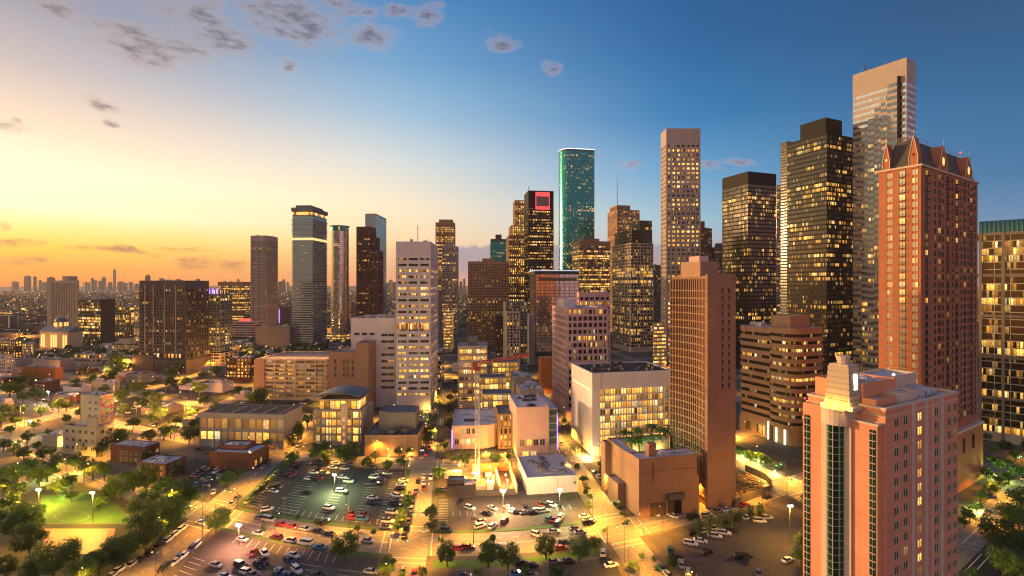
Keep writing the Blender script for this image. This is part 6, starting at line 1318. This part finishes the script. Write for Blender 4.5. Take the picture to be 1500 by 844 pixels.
for s in SST[2:9]:
    t_ = 100
    k = 0
    while t_ < 560:
        if all(abs(t_-c) > 8 for c in TST):
            sd_ = 1 if k % 2 else -1
            e = 22000 if t_ < 260 else 30000
            if abs(s+13.4) < 1 or abs(s-59) < 1: e *= 1.25
            street_lamp(s+sd_*6.4, t_, 180 if sd_ > 0 else 0, e, AMB if (k+int(s)) % 4 else AMB2, reg_of(s, t_))
        t_ += 19 if t_ < 260 else 26; k += 1
for j, t_ in enumerate(TST[:6]):
    s = -235; k = 0
    while s < 230:
        if all(abs(s-c) > 7 for c in SST):
            sd_ = 1 if k % 2 else -1; street_lamp(s, t_+sd_*8.4, -90 if sd_ > 0 else 90, 22000 if t_ < 260 else 28000, AMB, reg_of(s, t_) if t_ > 180 or s > 60 else 'front' if s > -85 else 'stL')
        s += 22; k += 1
def mast_lamp(px, pyb, hh, e, col, label, name='floodlight_mast', r=.26, bulb=BULBW, z0=.12, double=False):
    p = G(px, pyb, z0); o = bpy.data.objects.new(name, None); COL.objects.link(o); o.location = p; tag(o, label, 'lamp post', 'tall lamp masts'); o.empty_display_size = .5
    m = MB(); m.tube((0, 0, 0), (0, 0, hh), .16, 8, .08); link('pole', m.mesh('pole', POLE), o)
    m = MB(); m.box(-.9, -.12, hh, .9, .12, hh+.2); m.box(-.9, -.3, hh+.2, -.2, .3, hh+.6); m.box(.2, -.3, hh+.2, .9, .3, hh+.6); link('lamp_head', m.mesh('lamp_head', POLE), o)
    for x in (-.55, .55): m = MB(); m.sphere((x, -.35, hh+.3), r, 8, 6); link('bulb', m.mesh('bulb', bulb), o)
    if e: lo = bpy.data.objects.new('lamp_light', ldata(e, col, .4)); COL.objects.link(lo); lo.parent = o; lo.location = (0, -.6, hh-.5)
PK = (1, .62, .36)
mast_lamp(57, 744, 7, 60000, AMB2, 'tall floodlight mast at the west corner of the lit lawn')
mast_lamp(136, 766, 11, 62000, AMB2, 'tall floodlight mast between the lit lawn and the ball court')
mast_lamp(350, 800, 7, 34000, (1, .4, .2), 'dazzling star-bright lamp on a pole at the corner of the dusty lot', bulb=emit('bulb_star', (1, .8, .6), 120), r=.38)
mast_lamp(737, 752, 8.5, 60000, (1, .52, .2), 'dazzling floodlight pole between the orange-lit lot and the building site', bulb=MATS['bulb_star'], r=.38)
mast_lamp(820, 748, 8, 22000, (.95, .85, .35), 'yellow-green lamp pole before the white-roofed shop')
mast_lamp(490, 722, 7.5, 26000, (.85, .95, .35), 'greenish lamp pole in the middle of the dark striped lot')
mast_lamp(1157, 798, 13, 30000, AMB2, 'tall lamp pole with a bright head on the open lot behind the pink hotel')
mast_lamp(297, 722, 6, 0, AMB, 'unlit pole at the small lot beside the twin brick buildings', bulb=POLE)
mast_lamp(45, 640, 9, 14000, (.8, .9, .5), 'bright white-green lamp among the western blocks')
mast_lamp(71, 592, 9, 12000, (1, .95, .7), 'glaring white lamp before the tan hall')
mast_lamp(508, 760, 9, 0, AMB, 'unlit timber pole at the front edge of the dark striped lot', bulb=POLE); mast_lamp(416, 762, 8, 0, AMB, 'thin unlit pole behind the red car on the front street', bulb=POLE)
mast_lamp(694, 800, 9, 0, AMB, 'twin-striped unlit pole at the front edge of the orange-lit lot', bulb=POLE); mast_lamp(297, 800, 22, 0, AMB, 'tall dark utility pole at the park street crossing', bulb=POLE); mast_lamp(915, 824, 12, 0, AMB, 'dark signal pole at the podium street crossing', bulb=POLE)
# traffic signals on mast arms at the crossings
SIG = [emit('signal_green', (.1, 1, .35), 7), emit('signal_red', (1, .04, .02), 7)]
pm = MB(); pm.tube((0, 0, 0), (0, 0, 6.4), .13, 6, .09); pme_ = pm.mesh('pole', POLE); pm = MB(); pm.tube((0, 0, 6.2), (7, 0, 6.5), .08, 5, .05); pma_ = pm.mesh('arm', POLE)
pm = MB(); pm.box(-.2, -.16, -.6, .2, .16, .6); pmh_ = pm.mesh('signal_head', plain('signal_yellow', (.25, .16, .02), .5))
for i_, (s, t_) in enumerate([(q, r_) for q in (-88.4, -13.4, 59, 136) for r_ in (166, 240)]+[(-13.4, 315), (59, 315), (211, 83.5)]):
    for sg in (-1, 1):
        p = W(s+sg*6.8, t_+sg*9, .12); aF, aC = grid_dirs(p.x, p.y); o = bpy.data.objects.new('traffic_light', None); COL.objects.link(o); o.location = p; o.rotation_euler = (0, 0, aC+(math.pi if sg > 0 else 0)); o.empty_display_size = .5
        link('pole', pme_, o); link('arm', pma_, o)
        for x in (3.4, 6.6):
            hd = link('signal_head', pmh_, o, (x, 0, 6.1)); mm = MB(); mm.sphere((0, -.2, .3 if i_ % 2 else -.35), .17, 6, 4); mm.sphere((0, .2, .3 if i_ % 2 else -.35), .17, 6, 4); link('lamp', mm.mesh('lamp', SIG[i_ % 2]), hd)
        o['category'] = 'traffic light'; o['group'] = 'traffic signals at the crossings'; later(o, 'traffic signal on a mast arm', 'signals')
REGIONS['signals'] = ('at a street crossing', 'the centre front crossing', W(-13.4, 166))
# building site work lights
for i, (s, t_, z_, e) in enumerate(((1, 210, 5, 26000), (10, 216, 5, 32000), (18, 222, 5, 26000), (24, 212, 5, 22000), (4, 226, 5, 20000), (16, 208, 5, 22000))):
    o = bpy.data.objects.new('work_light', None); COL.objects.link(o); o.location = W(s, t_, 0); m = MB(); m.tube((0, 0, 0), (0, 0, z_), .06, 5); m.tube((0, 0, 1.2), (.8, 0, 0), .04, 4); m.tube((0, 0, 1.2), (-.8, 0, 0), .04, 4); link('stand', m.mesh('stand', POLE), o)
    m = MB(); m.sphere((0, 0, z_+.25), .28); link('bulb', m.mesh('bulb', BULB), o); lo = bpy.data.objects.new('lamp_light', ldata(e, (1, .55, .12), .3)); COL.objects.link(lo); lo.parent = o; lo.location = (0, 0, z_-.2)
    tag(o, None, 'work light', 'work lights on the building site'); later(o, 'small work light on a stand', 'site')
# garden uplights and façade washers
def washer(px, py, z_, e, col, label, cat='light'):
    p = G(px, py, z_); o = bpy.data.objects.new('garden_light', None); COL.objects.link(o); o.location = p; m = MB(); m.tube((0, 0, -z_+.02), (0, 0, 0), .05, 5); link('post', m.mesh('post', POLE), o); m = MB(); m.sphere((0, 0, .1), .16); link('bulb', m.mesh('bulb', BULB), o)
    lo = bpy.data.objects.new('lamp_light', ldata(e, col, .2)); COL.objects.link(lo); lo.parent = o; lo.location = (0, 0, .5); tag(o, label, 'garden light', 'small garden and wall lights')
for i, (x, y, e, col, lb) in enumerate(((60, 700, 5000, (.7, 1, .2), 'small yellow-green garden light under the park trees by the gold-lit corner building'), (100, 722, 4000, (.7, 1, .2), 'small green garden light at the top edge of the lit lawn'), (245, 748, 5000, (.8, 1, .2), 'yellow garden light among the trees on the street side of the park'), (30, 750, 5000, (.7, 1, .2), 'green garden light beneath the big trees beside the lawn'), (110, 690, 5000, AMB2, 'amber garden light on the path by the corner building'),
    (845, 660, 8000, AMB2, 'amber wall washer at the foot of the white lattice garage'), (868, 690, 3500, AMB2, 'amber kerb light by the lattice garage corner'), (860, 668, 7000, (1, .75, .4), 'pale washer lighting the white garage corner'), (1088, 668, 6000, (.8, 1, .25), 'yellow-green light in the garden of the curved brown offices'), (1110, 676, 6000, (.9, .95, .25), 'yellow light among the garden trees of the curved brown offices'), (1135, 690, 6000, (1, .85, .25), 'bright yellow light near the lit screen'), (1160, 700, 6000, AMB2, 'amber light on the plaza under the lit screen'),
    (1080, 640, 9000, AMB2, 'amber light low between the curved hotel and the brown offices'), (1430, 745, 9000, (.9, .9, .2), 'yellow-green light under the eastern street trees'), (1465, 700, 9000, (.8, 1, .2), 'green light among the trees by the gold-lit glass building'), (712, 662, 9000, AMB2, 'warm light at the school entrance steps'), (740, 664, 9000, AMB2, 'warm light under the link between the school blocks'), (780, 668, 7000, AMB2, 'warm light at the foot of the taller school block'), (570, 668, 4000, (1, .4, .08), 'orange wall light by the brown brick hall'), (600, 666, 4500, (1, .45, .08), 'orange wall light at the street end of the brown brick hall'), (515, 650, 9000, (1, .7, .15), 'golden light before the gold glass building'), (475, 648, 8000, (1, .7, .15), 'golden light at the western foot of the gold glass building'), (120, 660, 9000, (1, .72, .15), 'gold washer before the cream corner building'), (100, 650, 9000, (1, .72, .15), 'gold washer at the west side of the cream corner building'), (70, 545, 12000, (1, .35, .06), 'orange washer on the low wall by the tan hall'), (385, 672, 5000, (.9, 1, .2), 'yellow-green light among the palms by the pink-brown shop'), (625, 600, 3500, AMB2, 'amber light at the base of the white tower'))):
    washer(x, y, 1.2, e, col, lb)
l = bpy.data.lights.new('pool_light', 'POINT'); l.energy = 3500; l.color = (.2, 1, .5); l.shadow_soft_size = .5; lo = bpy.data.objects.new('pool_light', l); COL.objects.link(lo); lo.parent = PD.root; lo.location = (PD.w*.62, PD.d*.45, PD.z(673)-3.6)
for u_, v_ in ((.3, .35), (.35, .7), (.8, .7)):
    l = bpy.data.lights.new('palm_fill', 'POINT'); l.energy = 1300; l.color = (1, .75, .25); l.shadow_soft_size = .3; lo = bpy.data.objects.new('palm_fill', l); COL.objects.link(lo); lo.parent = PD.root; lo.location = (PD.w*u_, PD.d*v_, PD.z(673)-4.2)  # lights added under the palms to brighten them, no fixtures
# ------------------------------------------------------------------ people
def person_mesh(seed, col):
    rnd = random.Random(seed); me = bpy.data.meshes.new('person'); st = rnd.uniform(-.2, .2)
    J = [(0, 0, .95), (0, 0, 1.2), (0, .02, 1.42), (0, .02, 1.53), (0, .03, 1.66), (.1, 0, .9), (.12, st, .5), (.12, st*1.2+.02, .06), (-.1, 0, .9), (-.12, -st, .5), (-.12, -st*1.2, .06), (.2, .02, 1.4), (.26, -st*.6, 1.12), (.27, -st+.06, .88), (-.2, .02, 1.4), (-.26, st*.6, 1.12), (-.27, st+.06, .88)]
    Ed = [(0, 1), (1, 2), (2, 3), (3, 4), (0, 5), (5, 6), (6, 7), (0, 8), (8, 9), (9, 10), (2, 11), (11, 12), (12, 13), (2, 14), (14, 15), (15, 16)]
    rad = [.15, .15, .14, .06, .11, .10, .07, .05, .10, .07, .05, .07, .05, .04, .07, .05, .04]
    me.from_pydata(J, Ed, [])
    return me, rad
def make_person(px, py, colname, col, label, rz):
    me, rad = person_mesh(px, col); o = bpy.data.objects.new('person', me); COL.objects.link(o); me.materials.append(plain('clothes_'+colname, col, .8))
    md = o.modifiers.new('skin', 'SKIN')
    for i, r in enumerate(rad): me.skin_vertices[0].data[i].radius = (r, r)
    me.skin_vertices[0].data[0].use_root = True
    sb = o.modifiers.new('sub', 'SUBSURF'); sb.levels = 1; sb.render_levels = 1
    p = G(px, py); o.location = (p.x, p.y, .13); o.rotation_euler = (0, 0, rz); tag(o, label, 'person', 'people by the lattice garage crossing')
CL = [('red', (.4, .03, .03)), ('white', (.7, .7, .68)), ('blue', (.04, .1, .35)), ('black', (.02, .02, .02)), ('yellow', (.6, .45, .05))]
for i in range(14):
    cn, cc = CL[i % 5]; x, y = 820+(i*7.3) % 36, 660+(i*3.7) % 11
    make_person(x, y, cn, cc, f'person in {cn} near the lattice garage crossing, {ordinal(i//5+1)} such from the shop', i*1.3)
# ------------------------------------------------------------------ far off: low city, tree cover, lights, skyline towers
rnd = random.Random(11)
m = MB(); 
for k in range(3400):
    Y = 640*math.exp(rnd.random()**1.15*2.4); X = (rnd.uniform(-900, 900))/F*Y
    s, t_ = Winv(X, Y)
    px = X/Y*F+X0
    if Y < 1000 and px > 560: continue
    w, d, h_ = rnd.uniform(10, 34), rnd.uniform(10, 30), rnd.choice([4, 5, 6, 8, 12, 16]) if Y > 760 else rnd.choice([4, 5, 6])
    if rnd.random() < .02: h_ = rnd.uniform(22, 50)
    a = R(rnd.choice([20, 110])); ca, sa = math.cos(a), math.sin(a); i = len(m.f)
    P = [(X+x*ca-y*sa, Y+x*sa+y*ca) for x, y in ((0, 0), (w, 0), (w, d), (0, d))]
    u0 = rnd.randint(0, 900)*10
    for q in range(4):
        p0, p1 = P[q], P[(q+1) % 4]; L = w if q % 2 == 0 else d
        m.quad([(*p0, 0), (*p1, 0), (*p1, h_), (*p0, h_)], [(u0, 0), (u0+L, 0), (u0+L, h_), (u0, h_)], 0)
    m.quad([(*p, h_) for p in P], None, 1)
LOWM = glass('low_city_wall', (.16, .12, .09), .16, 4., 1.1, metal=0., rough=.8, mull=.3)
tag(link('low_city', m.mesh('low_city', [LOWM, wall('roof_far', (.16, .15, .15), .9, .4, .05)])), 'countless low houses and sheds spreading to the horizon', 'houses', kind='stuff')
lf = MB()
for k in range(9000):
    Y = 560*math.exp(rnd.random()*2.5); X = rnd.uniform(-900, 900)/F*Y; px = X/Y*F+X0
    if Y < 1000 and px > 560: continue
    s_ = rnd.uniform(4, 10)*(1+Y/4500); h_ = rnd.uniform(5, 10)*(1 if Y < 2500 else 1.3)
    i = len(lf.v); n = 6; ph = rnd.random()
    lf.v += [(X+s_*math.cos(6.283*(q/n)+ph)*rnd.uniform(.7, 1.2), Y+s_*math.sin(6.283*(q/n)+ph)*rnd.uniform(.7, 1.2), h_*rnd.uniform(.2, .5)) for q in range(n)]
    lf.v += [(X+s_*.55*math.cos(6.283*(q/n)+ph)*rnd.uniform(.6, 1.3), Y+s_*.55*math.sin(6.283*(q/n)+ph)*rnd.uniform(.6, 1.3), h_*rnd.uniform(.7, 1.05)) for q in range(n)]+[(X, Y, h_)]
    for q in range(n): j = (q+1) % n; lf.f += [(i+q, i+j, i+n+j, i+n+q), (i+n+q, i+n+j, i+2*n)]; lf.mi += [0, 0]
tag(link('distant_foliage', lf.mesh('distant_foliage', LEAF2)), 'dark tree cover between the far-off houses', 'trees', kind='stuff')
LC = [emit('spark_amber', (1, .42, .06), 5), emit('spark_gold', (1, .62, .18), 6), emit('spark_white', (1, .9, .7), 6), emit('spark_red', (1, .1, .04), 4)]
m = MB()
for k in range(2600):
    Y = 520*math.exp(rnd.random()**1.1*2.6); X = rnd.uniform(-900, 900)/F*Y; px = X/Y*F+X0
    if Y < 1000 and px > 560: continue
    r = rnd.uniform(.25, .75)*(Y/1000)**.85; z_ = rnd.uniform(6, 13); i = len(m.v)
    m.v += [(X+r, Y, z_), (X, Y+r, z_), (X-r, Y, z_), (X, Y-r, z_), (X, Y, z_+r), (X, Y, z_-r)]; mi = rnd.choice([0, 0, 0, 1, 1, 2, 3])
    for f in ((0, 1, 4), (1, 2, 4), (2, 3, 4), (3, 0, 4), (1, 0, 5), (2, 1, 5), (3, 2, 5), (0, 3, 5)): m.f.append(tuple(i+q for q in f)); m.mi.append(mi)
tag(link('city_lights', m.mesh('city_lights', LC)), 'countless tiny street and house lights scattered over the far-off city', 'city lights', kind='stuff')
# orange glow on far avenues: real lamps
k = 0
for x, y, e in ((30, 500, 9), (60, 470, 14), (36, 455, 16), (95, 505, 8), (150, 560, 6), (185, 545, 8), (200, 620, 5), (165, 612, 6), (240, 620, 5), (280, 590, 6), (270, 620, 5), (315, 545, 7), (350, 520, 8), (330, 560, 6), (20, 520, 7), (110, 600, 5), (60, 610, 5), (30, 620, 5), (230, 540, 6), (455, 500, 8), (490, 495, 9), (600, 470, 9), (420, 470, 9), (300, 500, 8), (20, 440, 22), (80, 452, 22), (350, 460, 12)):
    p = G(x, y, 0); o = bpy.data.objects.new('street_lamp', None); COL.objects.link(o); o.location = p; o.empty_display_size = .5
    sc_ = 1.3
    for n_, me in zip(('pole', 'arm', 'lamp_head', 'bulb'), PM): link(n_, me, o)
    o.scale = (sc_, sc_, sc_); lo = bpy.data.objects.new('lamp_light', ldata(e*9000, (1, .38, .07), .5)); COL.objects.link(lo); lo.parent = o; lo.location = (1.6, 0, 8)
    o['category'] = 'street lamp'; o['group'] = 'amber street lamps'; later(o, 'taller orange street lamp', 'west')
SKY = [(38, 405, 6, 7600), (50, 406, 3, 7800), (58, 411, 3, 8000), (134, 408, 3, 7400), (139, 411, 3, 8200), (151, 407, 4, 7900), (146, 412, 4, 7300), (167, 396, 2.6, 7000), (175, 413, 6, 7600), (183, 415, 5, 7800), (190, 414, 5, 8100), (199, 416, 4, 8000), (215, 404, 5, 5000), (72, 407, 7, 5500), (125, 414, 6, 7500), (110, 415, 5, 8200), (20, 413, 6, 8000), (64, 414, 4, 8100), (160, 414, 4, 8000), (410, 413, 5, 6000), (415, 410, 3, 6500), (572, 411, 5, 5200), (578, 414, 5, 5400), (675, 413, 4, 5200), (680, 409, 3, 5800), (568, 415, 4, 5800), (420, 414, 4, 5600), (348, 410, 3, 6000)]
FARG = glass('far_tower_glass', (.10, .085, .08), .2, 8., .9, metal=.1, rough=.5, mull=.1, hb=6)
for x, yt, wd, Y in SKY:
    h_ = zt(yt, Y); w_ = wd*Y/F; m = MB(); u = 0
    P = [(0, 0), (w_, 0), (w_, w_*.8), (0, w_*.8)]
    for q in range(4):
        p0, p1 = P[q], P[(q+1) % 4]; m.quad([(*p0, 0), (*p1, 0), (*p1, h_), (*p0, h_)], [(u, 0), (u+w_, 0), (u+w_, h_), (u, h_)]); u += w_+5
    m.quad([(*p, h_) for p in P]); i_ = inset(P, w_*.2); m.prism(i_, h_, h_*1.06, bot=False)
    if x == 167: m.tube((w_/2, w_*.4, h_), (w_/2, w_*.4, h_+16), 9, 4, .5)
    o = link('distant_tower', m.mesh('distant_tower', FARG), None, ((x-X0)/F*Y-w_/2, Y, 0)); o['category'] = 'tower'; o['group'] = 'tiny towers on the horizon'
    if x == 167: o['label'] = 'tallest needle-like tower of the tiny western horizon cluster, with a pointed cap'
    else: later(o, 'tiny hazy tower standing on the horizon', 'horizon')
REGIONS['site'] = ('in the building site', 'the crane foot', G(699, 706))
REGIONS['horizon'] = ('beyond the low city', 'the needle-like tower', Vector(((167-X0)/F*7000, 7000, 0)))
settle_labels()

# ------------------------------------------------------------------ evening haze
hz = MB(); hz.box(-9500, -400, -1.5, 9500, 8900, 480)
hm = bpy.data.materials.new('evening_haze'); hm.use_nodes = True; t = NT(hm.node_tree); t.n.clear(); out = t.node('ShaderNodeOutputMaterial'); pv = t.node('ShaderNodeVolumePrincipled')
pv.inputs['Color'].default_value = (1, .88, .80, 1); pv.inputs['Density'].default_value = .00004; t.l.new(pv.outputs[0], out.inputs['Volume'])
tag(link('haze', hz.mesh('haze', hm)), kind='stuff')
